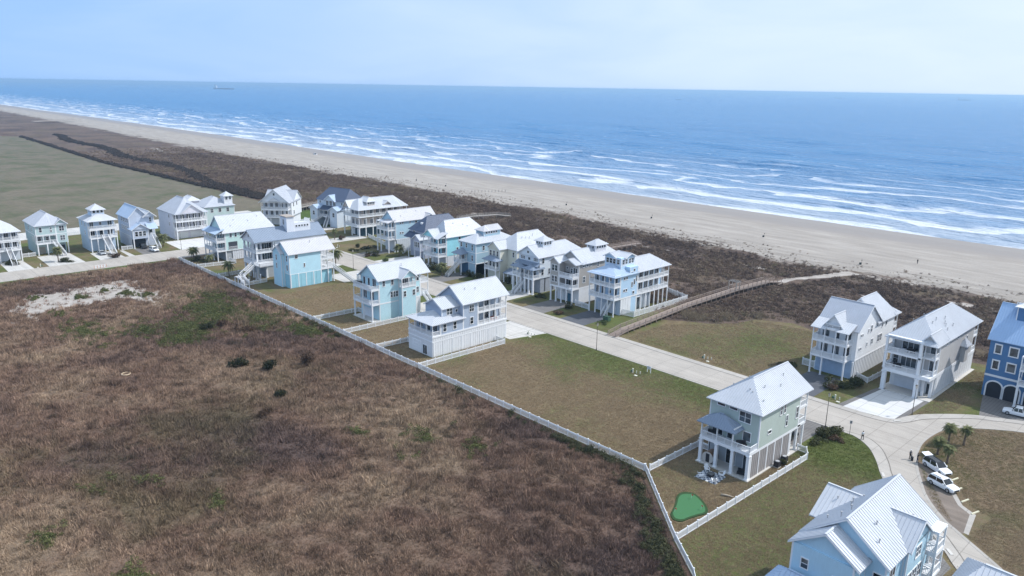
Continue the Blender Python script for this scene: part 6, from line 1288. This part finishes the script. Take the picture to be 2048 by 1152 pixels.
hx = rng.uniform(-1000, -345, 2600); hy = np.interp(hx, [-1000, -818, -592, -480, -398, -345], [222, 212, 202, 193, 184, 178]) + rng.normal(0, 2.2, 2600) + 4 * np.sin(hx * .03); hx2 = rng.uniform(-980, -392, 1300); hy2 = np.interp(hx2, [-986, -644, -465, -389], [187, 174, 179, 182]) + rng.normal(0, 1.0, 1300)
HP = np.stack([np.concatenate([hx, hx2]), np.concatenate([hy, hy2]), np.zeros(3900)], 1)
LEAF_T = leaf_mat('track_leaf', (0.028, 0.023, 0.021), (0.085, 0.066, 0.055), .6)
scatter('track_scrub', HP, rng.uniform(.8, 1.9, 3900), [ball_mesh(44 + i, LEAF_T, n=90, flat=.5, size=.3) for i in range(2)], LEAF_T, 18)
# straw coloured reeds in the hollow by the boardwalk
RP = blob_pts([(-112, 176, 6, 5, 200), (-106, 182, 5, 5, 150), (-100, 190, 4, 4, 60)], 9); STRAW = leaf_mat('straw_reed', (.20, .155, .10), (.38, .31, .22), .5)
scatter('reeds', RP, rng.uniform(.8, 1.5, len(RP)), [tmesh(80 + i, STRAW, 22, .4, .5, 1.1, .03, .7) for i in range(2)], STRAW, 10)
# ragged edge plants on the bare sand and lawn seams
SPp = blob_pts([(-240, 54, 3, 2, 40), (-236, 66, 4, 2, 60), (-231, 70, 3, 2, 30), (-247, 45, 3, 2, 30), (-243, 62, 2, 2, 18), (-226, 45, 4, 3, 40)], 12)
scatter('sand_patch_weeds', SPp, rng.uniform(.3, .8, len(SPp)), [ball_mesh(20, LEAF_F, n=160, flat=.5, size=.30)], LEAF_F, 13)
# ------------------------------------------------------------------ vehicles
CARW = paint('car_white', (0.80, 0.81, 0.83), 0.22, 0.02, spec=0.6); CARD = paint('car_black', (0.018, 0.019, 0.022), 0.2, 0.1, spec=0.6); CARS = paint('car_silver', (0.42, 0.44, 0.47), 0.25, 0.04, metal=.4)
TYRE = paint('tyre_rubber', (0.02, 0.02, 0.021), 0.85, 0.2); RIM = paint('alloy_rim', (0.45, 0.46, 0.48), 0.3, 0.1, metal=.6); LAMP = paint('lamp_glass', (0.72, 0.74, 0.78), 0.1, 0.02); TAIL = paint('tail_glass', (0.35, 0.02, 0.02), 0.15, 0.05)
CGLASS = paint('car_glass', (0.015, 0.018, 0.022), 0.04, 0.1, spec=.7)
def loft(mb, secs):
    """secs: list of closed rings (equal length)"""
    k = len(secs[0]); n0 = len(mb.v)
    for r_ in secs: mb.v.extend(r_)
    for i in range(len(secs) - 1):
        for j in range(k): a = n0 + i * k + j; b = n0 + i * k + (j + 1) % k; mb.f.append((a, b, b + k, a + k))
    mb.f.append(tuple(n0 + j for j in range(k - 1, -1, -1))); e = n0 + (len(secs) - 1) * k; mb.f.append(tuple(e + j for j in range(k)))
def car(label, x, y, rz, paintm, kind='suv', name='parked_car', cat='car', open_tail=False, L=4.75, Wd=1.9):
    root = thing(name, label, cat, (x, y, 0.03), rz, None); hw = Wd / 2; mb = MB()
    hood = 0.98 if kind != 'sedan' else .86; roof = {'suv': 1.72, 'pickup': 1.86, 'sedan': 1.44}[kind]
    def ring(xx, zb, zt, w): return [(xx, -w * .94, zb), (xx, w * .94, zb), (xx, w, zb + (zt - zb) * .45), (xx, w * .93, zt - .05), (xx, w * .8, zt), (xx, -w * .8, zt), (xx, -w * .93, zt - .05), (xx, -w, zb + (zt - zb) * .45)]
    f, r_ = L / 2, -L / 2
    loft(mb, [ring(r_, .42, hood - .04, hw * .88), ring(r_ + .18, .3, hood + .06, hw * .97), ring(r_ + 1.0, .28, hood + .08, hw), ring(f - 1.5, .28, hood + .06, hw), ring(f - .5, .28, hood - .03, hw * .97), ring(f - .12, .32, hood - .12, hw * .9), ring(f, .42, hood - .26, hw * .8)])
    body = mb.build('body', paintm, root, smooth=False)
    if kind == 'pickup': c0, c1 = -.55, f - 1.55
    elif kind == 'suv': c0, c1 = r_ + .12, f - 1.35
    else: c0, c1 = r_ + .75, f - 1.45
    zb = hood + .05
    def rg(x0, x1, z, w): return [(x0, -w, z), (x0, w, z), (x1, w, z), (x1, -w, z)]
    slope_f = .75 if kind != 'pickup' else .6; slope_r = .35 if kind == 'suv' else (.7 if kind == 'sedan' else .2)
    g = MB(); loft(g, [rg(c0, c1, zb - .02, hw * .92), rg(c0 + slope_r * .9, c1 - slope_f * .95, roof - .10, hw * .78)]); g.build('glasshouse', CGLASS, root)
    t = MB(); loft(t, [rg(c0 + slope_r * .85, c1 - slope_f * .92, roof - .12, hw * .80), rg(c0 + slope_r, c1 - slope_f * 1.08, roof, hw * .70)]); t.build('roof_panel', CARD if open_tail else paintm, root)
    for (fx, tx) in ((c0 + .02, c0 + slope_r * .88), (c1 - .05, c1 - slope_f * .95), ((c0 + c1) / 2 - .1, (c0 + c1) / 2 - .15)):
        for sg in (-1, 1): MB().beam((fx, sg * hw * .925, zb), (tx, sg * hw * .795, roof - .12), .09, .07).build('pillar', paintm, root)
    wr = .37
    tm = cached('tyre', lambda: MB().tube([(0, -.12, 0), (0, -.10, 0), (0, .10, 0), (0, .12, 0)], [.33, .37, .37, .33], 18).mesh('tyre', TYRE)); rm = cached('rim', lambda: MB().tube([(0, -.13, 0), (0, .13, 0)], [.23, .23], 12).mesh('rim', RIM))
    for wx in (r_ + .88, f - .92):
        for sg in (-1, 1): w = link('wheel', tm, root, (wx, sg * (hw - .1), wr)); link('rim', rm, w)
    for sg in (-1, 1):
        MB().box(-.12, .06, -.2, .2, -.09, .09).build('headlight', LAMP, root, (f - .12, sg * hw * .62, hood - .28)); MB().box(-.05, .08, -.12, .12, -.16, .16).build('tail_light', TAIL, root, (r_ + .05, sg * hw * .74, hood - .2)); MB().box(-.1, .1, -.12, .12, -.07, .09).build('mirror', paintm, root, (c1 - .35, sg * (hw + .08), hood + .12))
    MB().box(-.06, .05, -.55, .55, -.12, .12).build('grille', DARK, root, (f - .03, 0, hood - .42)); MB().box(-.04, .04, -.26, .26, -.07, .07).build('number_plate', WHITE, root, (r_ - .01, 0, hood - .35))
    if open_tail:
        o = MB(); loft(o, [[(0, -.75, 0), (0, .75, 0), (0, .75, .07), (0, -.75, .07)], [(-1.05, -.7, .18), (-1.05, .7, .18), (-1.05, .7, .26), (-1.05, -.7, .26)]]); o.build('open_tailgate', paintm, root, (c0 + .35, 0, roof - .04)); MB().box(-.03, .02, -.7, .7, -.55, .4).build('boot_opening', DARK, root, (r_ + .12, 0, 1.05))
    if kind == 'suv':
        for sg in (-1, 1): MB().beam((c0 + .6, sg * hw * .62, roof + .02), (c1 - 1.1, sg * hw * .62, roof + .02), .05, .05).build('roof_rail', DARK, root)
    if kind == 'pickup':
        MB().box(r_ + .15, -.7, -hw * .78, hw * .78, hood + .05, hood + .09).build('truck_bed', DARK, root)
    return root
def headg(ax, ay, bx_, by_): return math.atan2(by_ - ay, bx_ - ax)
car('white car with dark roof and raised tailgate beside two people', -34.6, 131.4, rad(-31), CARW, open_tail=True, L=5.0)
car('white car with bright roof parked nearest the light blue house', -31.9, 126.0, rad(-20), CARW, L=4.7)
car('white pickup truck parked in front of the royal blue house', -31.6, 167.9, rad(188), CARW, 'pickup', 'pickup_truck', 'truck', L=5.8)
car('dark car under the raised back of the sage house', -57.0, 123.6, rad(90), CARD, 'suv')
car('silver car parked beside the lookout house stairs', -297.2, 76.4, 0, CARS, 'sedan')
car('black car under the front bay of the grey-blue carport house', -299.4, 91.4, 0, CARD, 'suv')
car('white car parked in front of the round palm on the left street', -291.2, 92.6, rad(5), CARW, 'suv')
car('tiny white pickup truck driving along the far beach', -620, 342.0, rad(178), CARW, 'pickup', 'pickup_truck', 'truck', L=5.8).location.z = -.4

# ------------------------------------------------------------------ people
def cloth(name, c): return paint(name, c, .9, .12)
def person_mesh(label, x, y, rz, shirt, legs, stepx=.15, hair=(.03, .02, .015), hgt=1.74, hat=None, armf=(.12, -.05), skin=(.42, .27, .19)):
    """one continuous body lofted from rings: legs -> hips -> torso -> neck -> head, arms joined at the shoulder"""
    root = thing('person', label, 'person', (x, y, 0.03), rz); s = hgt / 1.75
    import bmesh
    bm = bmesh.new(); mats = [cloth('trouser_%s' % legs[0], legs[1]), cloth('shirt_%s' % shirt[0], shirt[1]), paint('skin_tone', skin, .6, .05)]
    lim = []
    def ringv(c, rx, ry, k=10): return [bm.verts.new(((c[0] + rx * math.cos(2 * math.pi * j / k)) * s, (c[1] + ry * math.sin(2 * math.pi * j / k)) * s, c[2] * s)) for j in range(k)]
    def join(rings, mi, close0=True, close1=True):
        for a, b in zip(rings, rings[1:]):
            for j in range(len(a)):
                f = bm.faces.new((a[j], a[(j + 1) % len(a)], b[(j + 1) % len(b)], b[j])); f.material_index = mi; f.smooth = True
        if close0: bm.faces.new(rings[0][::-1]).material_index = mi
        if close1: bm.faces.new(rings[-1]).material_index = mi
    for sg, st in ((1, stepx), (-1, -stepx)):
        join([ringv((st + .07, sg * .11, .02), .14, .055), ringv((st + .05, sg * .11, .08), .12, .05), ringv((st, sg * .11, .14), .05, .05), ringv((st * .75 + .02, sg * .11, .36), .062, .062), ringv((st * .5 + .04, sg * .105, .52), .065, .062), ringv((st * .25 + .02, sg * .10, .76), .088, .082), ringv((0, sg * .085, .95), .105, .095)], 0)
    join([ringv((0, 0, .86), .11, .15), ringv((0, 0, .96), .125, .175), ringv((0, 0, 1.06), .115, .16)], 0)
    join([ringv((0, 0, 1.03), .118, .165), ringv((0, 0, 1.18), .115, .155), ringv((0.01, 0, 1.34), .125, .185), ringv((0, 0, 1.44), .10, .19), ringv((0, 0, 1.49), .06, .09)], 1)
    join([ringv((0.0, 0, 1.46), .055, .055), ringv((.01, 0, 1.53), .052, .052), ringv((.03, 0, 1.57), .075, .062), ringv((.025, 0, 1.64), .098, .075), ringv((.015, 0, 1.70), .095, .074), ringv((.005, 0, 1.745), .055, .05)], 2)
    for sg, af in ((1, armf[0]), (-1, armf[1])):
        join([ringv((0, sg * .17, 1.43), .055, .06), ringv((af * .2, sg * .215, 1.36), .056, .05), ringv((af * .5, sg * .24, 1.13), .044, .042)], 1)
        join([ringv((af * .5, sg * .24, 1.15), .04, .038), ringv((af + .04, sg * .24, .92), .032, .03), ringv((af + .06, sg * .24, .84), .038, .022), ringv((af + .07, sg * .238, .74), .02, .014)], 2)
        for k in range(4): join([ringv((af + .04 + .02 * k, sg * .238, .76), .009, .009, 5), ringv((af + .045 + .022 * k, sg * .236, .69 + .008 * abs(k - 1.5)), .008, .008, 5)], 2)
        join([ringv((af + .10, sg * .235, .82), .011, .01, 5), ringv((af + .125, sg * .23, .76), .009, .009, 5)], 2)
    join([ringv((.118, 0, 1.635), .012, .012, 5), ringv((.135, 0, 1.615), .012, .014, 5)], 2)
    for sg in (-1, 1): join([ringv((.02, sg * .075, 1.61), .014, .008, 5), ringv((.018, sg * .082, 1.66), .016, .008, 5)], 2)
    me = bpy.data.meshes.new('body'); bm.to_mesh(me); bm.free()
    for m in mats: me.materials.append(m)
    link('body', me, root)
    hm = MB(); k = 10
    hm.tube([(-.01 * s, 0, 1.60 * s), (-.01 * s, 0, 1.68 * s), (.0, 0, 1.735 * s), (.005, 0, 1.775 * s)], [.088 * s, .103 * s, .09 * s, .03 * s], 10).build('hair', paint('hair_%d' % int(hair[0] * 1000), hair, .7, .2), root, smooth=True)
    if hat: hm = MB().tube([(0.01, 0, 1.70 * s), (.01, 0, 1.72 * s), (.01, 0, 1.80 * s)], [.15, .11, .09], 10).build('cap', cloth('cap_%s' % hat[0], hat[1]), root)
    return root
BLK = ('black', (.015, .015, .018)); WHT = ('white', (.62, .64, .68)); NVY = ('navy', (.03, .04, .07)); GRY = ('grey', (.12, .12, .13))
person_mesh('person in pale top and dark trousers walking on the street kerb', -47.9, 133.6, rad(150), WHT, BLK)
person_mesh('person in dark clothes with pale cap beside a black suitcase', -39.2, 132.3, rad(-20), GRY, BLK, .06, hat=('pale', (.6, .6, .6)))
person_mesh('person in all black standing behind the open tailgate', -37.9, 131.9, rad(-10), BLK, NVY, .05, armf=(.25, .2))
person_mesh('distant person in black standing on the beach sand', -96.7, 298.4, rad(80), BLK, BLK, .05)
su = thing('suitcase', 'black rolling suitcase beside the person with pale cap', 'suitcase', (-38.75, 131.95, .03), rad(30))
MB().box(-.16, .16, -.24, .24, .06, .72).build('shell', DARK, su); MB().beam((-.1, -.12, .72), (-.1, -.12, 1.0), .03, .03).beam((-.1, .12, .72), (-.1, .12, 1.0), .03, .03).beam((-.1, -.13, 1.0), (-.1, .13, 1.0), .03, .03).build('handle', VENT, su)
for a in (-.1, .1):
    for b in (-.18, .18): MB().tube([(a, b - .02, .03), (a, b + .02, .03)], [.03, .03], 8).build('wheel', TYRE, su)

# ------------------------------------------------------------------ street furniture and yard things
LAMPM = paint('lamp_post_bronze', (0.11, 0.095, 0.08), 0.5, 0.15)
def lamp(label, x, y, hgt=6.2):
    r_ = thing('street_lamp', label, 'street lamp', (x, y, 0), 0, 'street lamps'); MB().tube([(0, 0, 0), (0, 0, .5), (0, 0, .55), (0, 0, hgt)], [.13, .11, .075, .05], 8).build('pole', LAMPM, r_); MB().tube([(0, 0, hgt), (0, 0, hgt + .1), (0, 0, hgt + .55), (0, 0, hgt + .62)], [.08, .16, .22, .08], 8).build('lantern', paint('lantern_glass', (.55, .52, .45), .3), r_); MB().tube([(0, 0, hgt + .6), (0, 0, hgt + .8)], [.26, .03], 8).build('lantern_cap', LAMPM, r_)
lamp('street lamp beside the shrubs of the sage house', -54.8, 133.6); lamp('street lamp right of the new concrete driveway', -46.0, 152.2, 5.6); lamp('street lamp at the near kerb opposite the boardwalk entrance', -111.4, 133.7); lamp('street lamp near the tall date palm', -219.5, 133.3); lamp('street lamp in front of the lilac-white house', -287.8, 101.2)
sg_ = thing('street_sign', 'small sign on a thin post by the road curve', 'sign', (-50.4, 134.0, .1)); MB().tube([(0, 0, 0), (0, 0, 2.6)], [.04, .04], 6).build('post', DARK, sg_); MB().box(-.22, .22, -.02, .02, 2.1, 2.7).build('panel', VENT, sg_, rz=rad(35))
ls = thing('lot_sign', 'white lot sign with two posts in the empty lot', 'sign', (-94.1, 131.4, 0)); MB().box(-.06, .06, -.06, .06, 0, 1.6).build('post', WHITE, ls, (-.45, 0, 0)); MB().box(-.06, .06, -.06, .06, 0, 1.6).build('post', WHITE, ls, (.45, 0, 0)); MB().box(-.5, .5, -.03, .03, .8, 1.5).build('panel', paint('sign_panel', (.55, .57, .6)), ls)
PVC = paint('utility_cream', (.62, .61, .54), .6, .08); UG = paint('utility_green', (.06, .12, .08), .6, .1)
def utility(label, x, y, k=2):
    r_ = thing('utility_stub', label, 'utility stub', (x, y, 0)); MB().tube([(0, 0, 0), (0, 0, .95)], [.14, .14], 8).tube([(0, 0, .95), (0, 0, 1.05)], [.17, .15], 8).build('riser', PVC, r_)
    for i in range(1, k): MB().tube([(0, 0, 0), (0, 0, .6)], [.1, .1], 8).build('pipe', PVC, r_, (.75 * i, .35 * i, 0))
    MB().box(-.35, .35, -.25, .25, 0, .1).build('cover', PVC, r_, (.5 * k, -.9, 0)); MB().box(-.2, .2, -.2, .2, 0, .4).build('box', UG, r_, (-.6, .5, 0)); return r_
utility('cream utility pipes on the lot corner by the grey-blue house', -130.6, 129.6, 3); utility('cream utility pipes beside the lot sign', -96.4, 128.6, 3); utility('utility pipes on the dune-side lot across the road', -91.0, 148.6, 3); utility('utility pipe on the lawn by the asphalt drive', -59.6, 148.3, 2); utility('pale utility pipe on the green lawn of the left street', -289.2, 55.2, 1); utility('utility pipes on the lawn of the beige veranda house', -256.0, 148.8, 2)
for i, (x, y) in enumerate([(-31.5, 130.3), (-30.0, 127.2), (-28.1, 124.1), (-25.9, 121.4)]):
    o = MB().prism([(-.14, -.9), (.14, -.9), (.14, .9), (-.14, .9)], .02, .08).prism([(-.10, -.88), (.10, -.88), (.10, .88), (-.10, .88)], .08, .16).build('wheel_stop', paint('stop_cream', (.58, .55, .42), .8, .12), None, (x, y, 0), rad(-16))
    tag(o, ['cream wheel stop in front of the car with raised tailgate', 'cream wheel stop in front of the nearer white car', 'cream wheel stop at the empty middle bay', 'cream wheel stop at the corner of the gravel bay'][i], 'wheel stop', 'wheel stops')
for lb, x, y, a in (('storm drain inlet in the kerb left of the light blue house', -40.0, 122.9, -58), ('storm drain inlet in the kerb by the light blue house driveway', -25.0, 107.4, -48), ('storm drain inlet at the far kerb by the new concrete driveway', -46.8, 147.0, 55)):
    d_ = thing('storm_drain', lb, 'drain', (x, y, .04), rad(a)); MB().box(-.75, .75, -.22, .22, 0, .11).build('hood', CONC, d_); MB().box(-.6, .6, -.26, -.2, .0, .075).build('slot', DARK, d_)
# putting green
PG = [(-56.3, 86.9), (-57.2, 89.2), (-58.4, 91.6), (-58.3, 92.9), (-57.2, 93.7), (-55.6, 93.1), (-54.0, 91.9), (-53.3, 90.7), (-53.7, 89.3), (-54.1, 87.8), (-54.4, 86.5), (-55.3, 86.1)]
pg = [tuple(p) for p in smooth_line(PG + PG[:1], 5)][:-1]; cxp = sum(p[0] for p in pg) / len(pg); cyp = sum(p[1] for p in pg) / len(pg)
gr = thing('putting_green', 'bright green artificial putting green in the fenced yard', 'putting green', (cxp, cyp, 0)); loc_ = [(p[0] - cxp, p[1] - cyp) for p in pg]
TURF = paint('turf_bright', (.045, .145, .058), .9, .08, 6); FRNG = paint('turf_fringe', (.022, .055, .016), .95, .2, 6)
MB().prism([(p[0] * 1.17, p[1] * 1.13) for p in loc_], .012, .14).build('fringe', FRNG, gr); MB().prism(loc_, .13, .16).build('turf', TURF, gr)
for a, b in ((-.6, -2.6), (1.6, 1.0), (-1.2, 2.6)):
    MB().tube([(a, b, .07), (a, b, .9)], [.015, .012], 5).build('flag_pole', WHITE, gr); MB().box(0, .28, -.008, .008, .68, .9).build('flag', paint('flag_red', (.5, .1, .06)), gr, (a, b, 0))
# fire pit corner: rug, chairs, table
rug = thing('patio_rug', 'patterned pale patio rug behind the sage house', 'rug', (-58.8, 100.9, 0), rad(4))
def rug_mat():
    t = NT('rug_weave'); v = t.node('ShaderNodeTexChecker', {'Vector': t.pos(), 'Scale': 2.2, 'Color1': (.5, .52, .55, 1), 'Color2': (.10, .12, .16, 1)}); return t.out(v.outputs['Color'], .95, 0, .05)
MB().box(-1.9, 1.9, -1.8, 1.8, .012, .03).build('weave', rug_mat(), rug)
def adirondack(label, x, y, rz):
    r_ = thing('lawn_chair', label, 'chair', (x, y, .03), rz, 'white lawn chairs')
    for i in range(5): MB().beam((.36 - .16 * i, -.28, .36 - .045 * i), (.36 - .16 * i, .28, .36 - .045 * i), .13, .025).build('seat_slat', WHITE, r_)
    for i in range(5): yy = -.24 + .12 * i; MB().beam((-.28, yy, .18), (-.62, yy, .98 - abs(i - 2) * .05), .10, .03).build('back_slat', WHITE, r_)
    for sg in (-1, 1):
        MB().box(-.5, .38, sg * .36 - .07, sg * .36 + .07, .54, .57).build('armrest', WHITE, r_); MB().box(.28, .36, sg * .34 - .04, sg * .34 + .04, 0, .54).build('leg', WHITE, r_); MB().beam((.34, sg * .3, .30), (-.5, sg * .3, .02), .05, .10).build('leg', WHITE, r_)
for lb, x, y, a in (('white lawn chair at the left rear corner of the rug', -60.3, 102.2, -40), ('white lawn chair at the right rear corner of the rug', -57.7, 102.4, -130), ('white lawn chair at the left front corner of the rug', -59.8, 99.7, 40), ('white lawn chair at the right front corner of the rug', -57.4, 99.8, 130)): adirondack(lb, x, y, rad(a))
ft = thing('fire_table', 'dark square fire table in the middle of the rug', 'table', (-58.8, 101.0, .03)); MB().box(-.42, .42, -.42, .42, 0, .5).build('base', DARK, ft); MB().box(-.5, .5, -.5, .5, .5, .56).build('top', paint('table_grey', (.1, .1, .1)), ft)
sa = thing('barrel_sauna', 'round wooden barrel sauna under the porch of the sage house', 'sauna', (-61.6, 105.2, .18)); MB().tube([(0, -.9, 1.0), (0, .9, 1.0)], [1.0, 1.0], 20).build('barrel', paint('cedar', (.20, .13, .09), .8, .15), sa); MB().box(-.35, .35, -.96, -.9, .2, 1.75).build('door', DARK, sa); MB().tube([(0, -.95, 1.0), (0, -.91, 1.0)], [1.06, 1.06], 20).build('hoop', paint('pale_hoop', (.5, .46, .42)), sa)
for a in (-.6, .6): MB().box(-.7, .7, a - .1, a + .1, 0, .16).build('cradle', DARK, sa)
for i, (x, y) in enumerate([(-53.2, 112.3), (-53.3, 114.9)]):
    ac = thing('condenser_unit', ['dark air conditioner unit nearer the corner of the sage house', 'dark air conditioner unit farther along the sage house skirt'][i], 'air conditioner', (x, y, .02)); MB().box(-.45, .45, -.45, .45, .1, 1.05).build('cabinet', DARK, ac); MB().tube([(0, 0, 1.05), (0, 0, 1.1)], [.36, .36], 12).build('fan_guard', VENT, ac); MB().box(-.5, .5, -.5, .5, 0, .1).build('pad', CONC, ac)
lg = thing('driftwood_log', 'pale driftwood log on the lawn beside the putting green', 'log', (-53.6, 97.4, 0), rad(28)); MB().tube([(-.9, 0, .16), (-.3, .05, .2), (.4, 0, .17), (1.0, -.1, .13)], [.15, .18, .15, .09], 8).build('trunk', paint('driftwood', (.36, .30, .23), .9, .2), lg, smooth=True); MB().tube([(.3, 0, .2), (.5, .25, .32)], [.07, .03], 6).build('branch', paint('driftwood', (.36, .30, .23)), lg)
# decks and chairs on porches
def patio_set(label, x, y, z):
    r_ = thing('outdoor_sofa', label, 'sofa', (x, y, z), random.random()); MB().box(-.8, .8, -.4, .4, .12, .42).build('seat', DARK, r_); MB().box(-.8, .8, .26, .42, .42, .85).build('backrest', DARK, r_)
    for a in (-.7, .7):
        for b in (-.32, .32): MB().box(a - .04, a + .04, b - .04, b + .04, 0, .12).build('leg', DARK, r_)
patio_set('dark sofa on the covered balcony of the sage house', -61.8, 105.4, 4.92); patio_set('dark sofa on the open balcony of the sage house', -56.4, 105.5, 4.92); patio_set('dark sofa under the sage house ground porch', -55.6, 105.2, .17)
patio_set('dark sofa on the upper balcony of the taupe and white house', -51.6, 163.6, 8.72); patio_set('dark sofa on the lower balcony of the taupe and white house', -53.8, 163.4, 5.02); patio_set('dark bench on the upper deck of the aqua house', -172.4, 106.2, 8.87); patio_set('dark sofa on the upper terrace of the brown-taupe house', -145.0, 158.8, 8.42)
bn = thing('waste_bin', 'dark green wheeled bin beside the powder blue house driveway', 'bin', (-125.4, 154.3, 0)); MB().box(-.9, .9, -.6, .6, .12, 1.25).build('container', UG, bn); MB().box(-.95, .95, -.65, .65, 1.25, 1.35).build('lid', paint('lid_green', (.03, .07, .05)), bn)
for a in (-.7, .7): MB().tube([(a, -.62, .12), (a, -.5, .12)], [.12, .12], 10).build('wheel', TYRE, bn)
bk = thing('barricade', 'striped white road barricade at the kerb of the left street', 'barricade', (-275.4, 69.8, 0), rad(98))
for i in range(9): MB().box(-.05, .05, -.03, .03, 0, 1.0).build('upright', WHITE if i % 2 else paint('barricade_orange', (.5, .16, .06)), bk, (-1.9 + i * .48, 0, 0))
for z in (.35, .85): MB().box(-2.0, 2.0, -.025, .025, z, z + .12).build('rail', WHITE, bk)
rn = tag(MB().tube([(.85 * math.cos(t), .85 * math.sin(t), .12) for t in np.linspace(0, 6.283, 25)], [.12] * 25, 6).build('ring', paint('ring_tan', (.55, .43, .30)), None, (-167.4, 44.8, .1)), 'pale ring lying alone in the brown field', 'ring'); rn.name = 'tyre_ring'  # the ring is a tyre lying flat in the field
# beach barrels
BAR = paint('barrel_green', (.035, .05, .045), .6, .15)
for i, (x, y, lb) in enumerate([(-160.5, 301, 'dark litter barrel on the beach, midway above the boardwalk gate'), (-220.8, 302, 'dark litter barrel on the beach behind the taupe house cupola'), (-275.6, 300, 'dark litter barrel on the beach behind the turquoise porch house'), (-376, 297, 'dark litter barrel on the beach near the sand fence'), (-411, 300, 'dark litter barrel on the beach left of the sand fence'), (-110, 280, 'slim dark marker barrel near the end of the sand path')]):
    b_ = thing('litter_barrel', lb, 'barrel', (x, y, -.25), 0, 'barrels along the beach'); MB().tube([(0, 0, 0), (0, 0, .05), (0, 0, .45), (0, 0, .5), (0, 0, .95), (0, 0, 1.0)], [.36, .38, .38, .40, .38, .38], 12).build('drum', BAR, b_); MB().tube([(.42, 0, 0), (.42, 0, 2.2)], [.06, .06], 6).build('post', WOOD, b_); MB().box(.3, .54, -.03, .03, 1.7, 2.15).build('marker', DARK, b_)
# ships on the horizon
def ship(label, ang, dist, L, rz, bridge_side=-1, hullc=(.16, .2, .26)):
    d = right_h * math.sin(ang) + fwd_h * math.cos(ang); p = d * dist; r_ = thing('ship', label, 'ship', (p.x, p.y, -.6), rz); Hh = L * .055; mb = MB(); hw = L * .075
    poly = [(-L / 2, -hw * .8), (-L / 2, hw * .8), (L * .3, hw), (L * .5, 0), (L * .3, -hw)]; n = len(mb.v); mb.v += [(p_[0] * .96, p_[1] * .9, -2) for p_ in poly] + [(p_[0], p_[1], Hh) for p_ in poly]; k = 5
    mb.f += [(n + i, n + (i + 1) % k, n + k + (i + 1) % k, n + k + i) for i in range(k)] + [tuple(n + k + i for i in range(k))[::-1]]; mb.build('hull', paint('hull_%d' % int(L), hullc, .6, .1), r_)
    x = bridge_side * L * .38; MB().box(x - L * .05, x + L * .05, -hw * .7, hw * .7, Hh, Hh + L * .09).box(x - L * .03, x + L * .03, -hw * .9, hw * .9, Hh + L * .09, Hh + L * .115).build('bridge', paint('ship_white', (.6, .62, .65)), r_); MB().box(x - L * .045, x - L * .02, -hw * .2, hw * .2, Hh + L * .115, Hh + L * .16).build('funnel', DARK, r_)
    MB().tube([(0, 0, Hh), (0, 0, Hh + L * .08)], [L * .006, L * .004], 6).tube([(L * .25, 0, Hh), (L * .25, 0, Hh + L * .07)], [L * .006, L * .004], 6).build('mast', VENT, r_); MB().box(-L * .28, L * .3, -hw * .5, hw * .5, Hh, Hh + L * .012).build('deck_house', VENT, r_)
ship('long low cargo ship on the horizon at left', rad(-20.4), 7600, 190, math.atan2(right_h.y, right_h.x))
ship('small dark boat right of centre, nearest of the vessels on the sea', rad(11.78), 5000, 34, math.atan2(right_h.y, right_h.x), -1, (.03, .05, .08))
ship('faint ship on the hazy horizon, left of the pair at right', rad(22.45), 9000, 85, math.atan2(right_h.y, right_h.x) + .2)
ship('faint ship on the hazy horizon at far right', rad(29.8), 9500, 130, math.atan2(right_h.y, right_h.x) - .2)
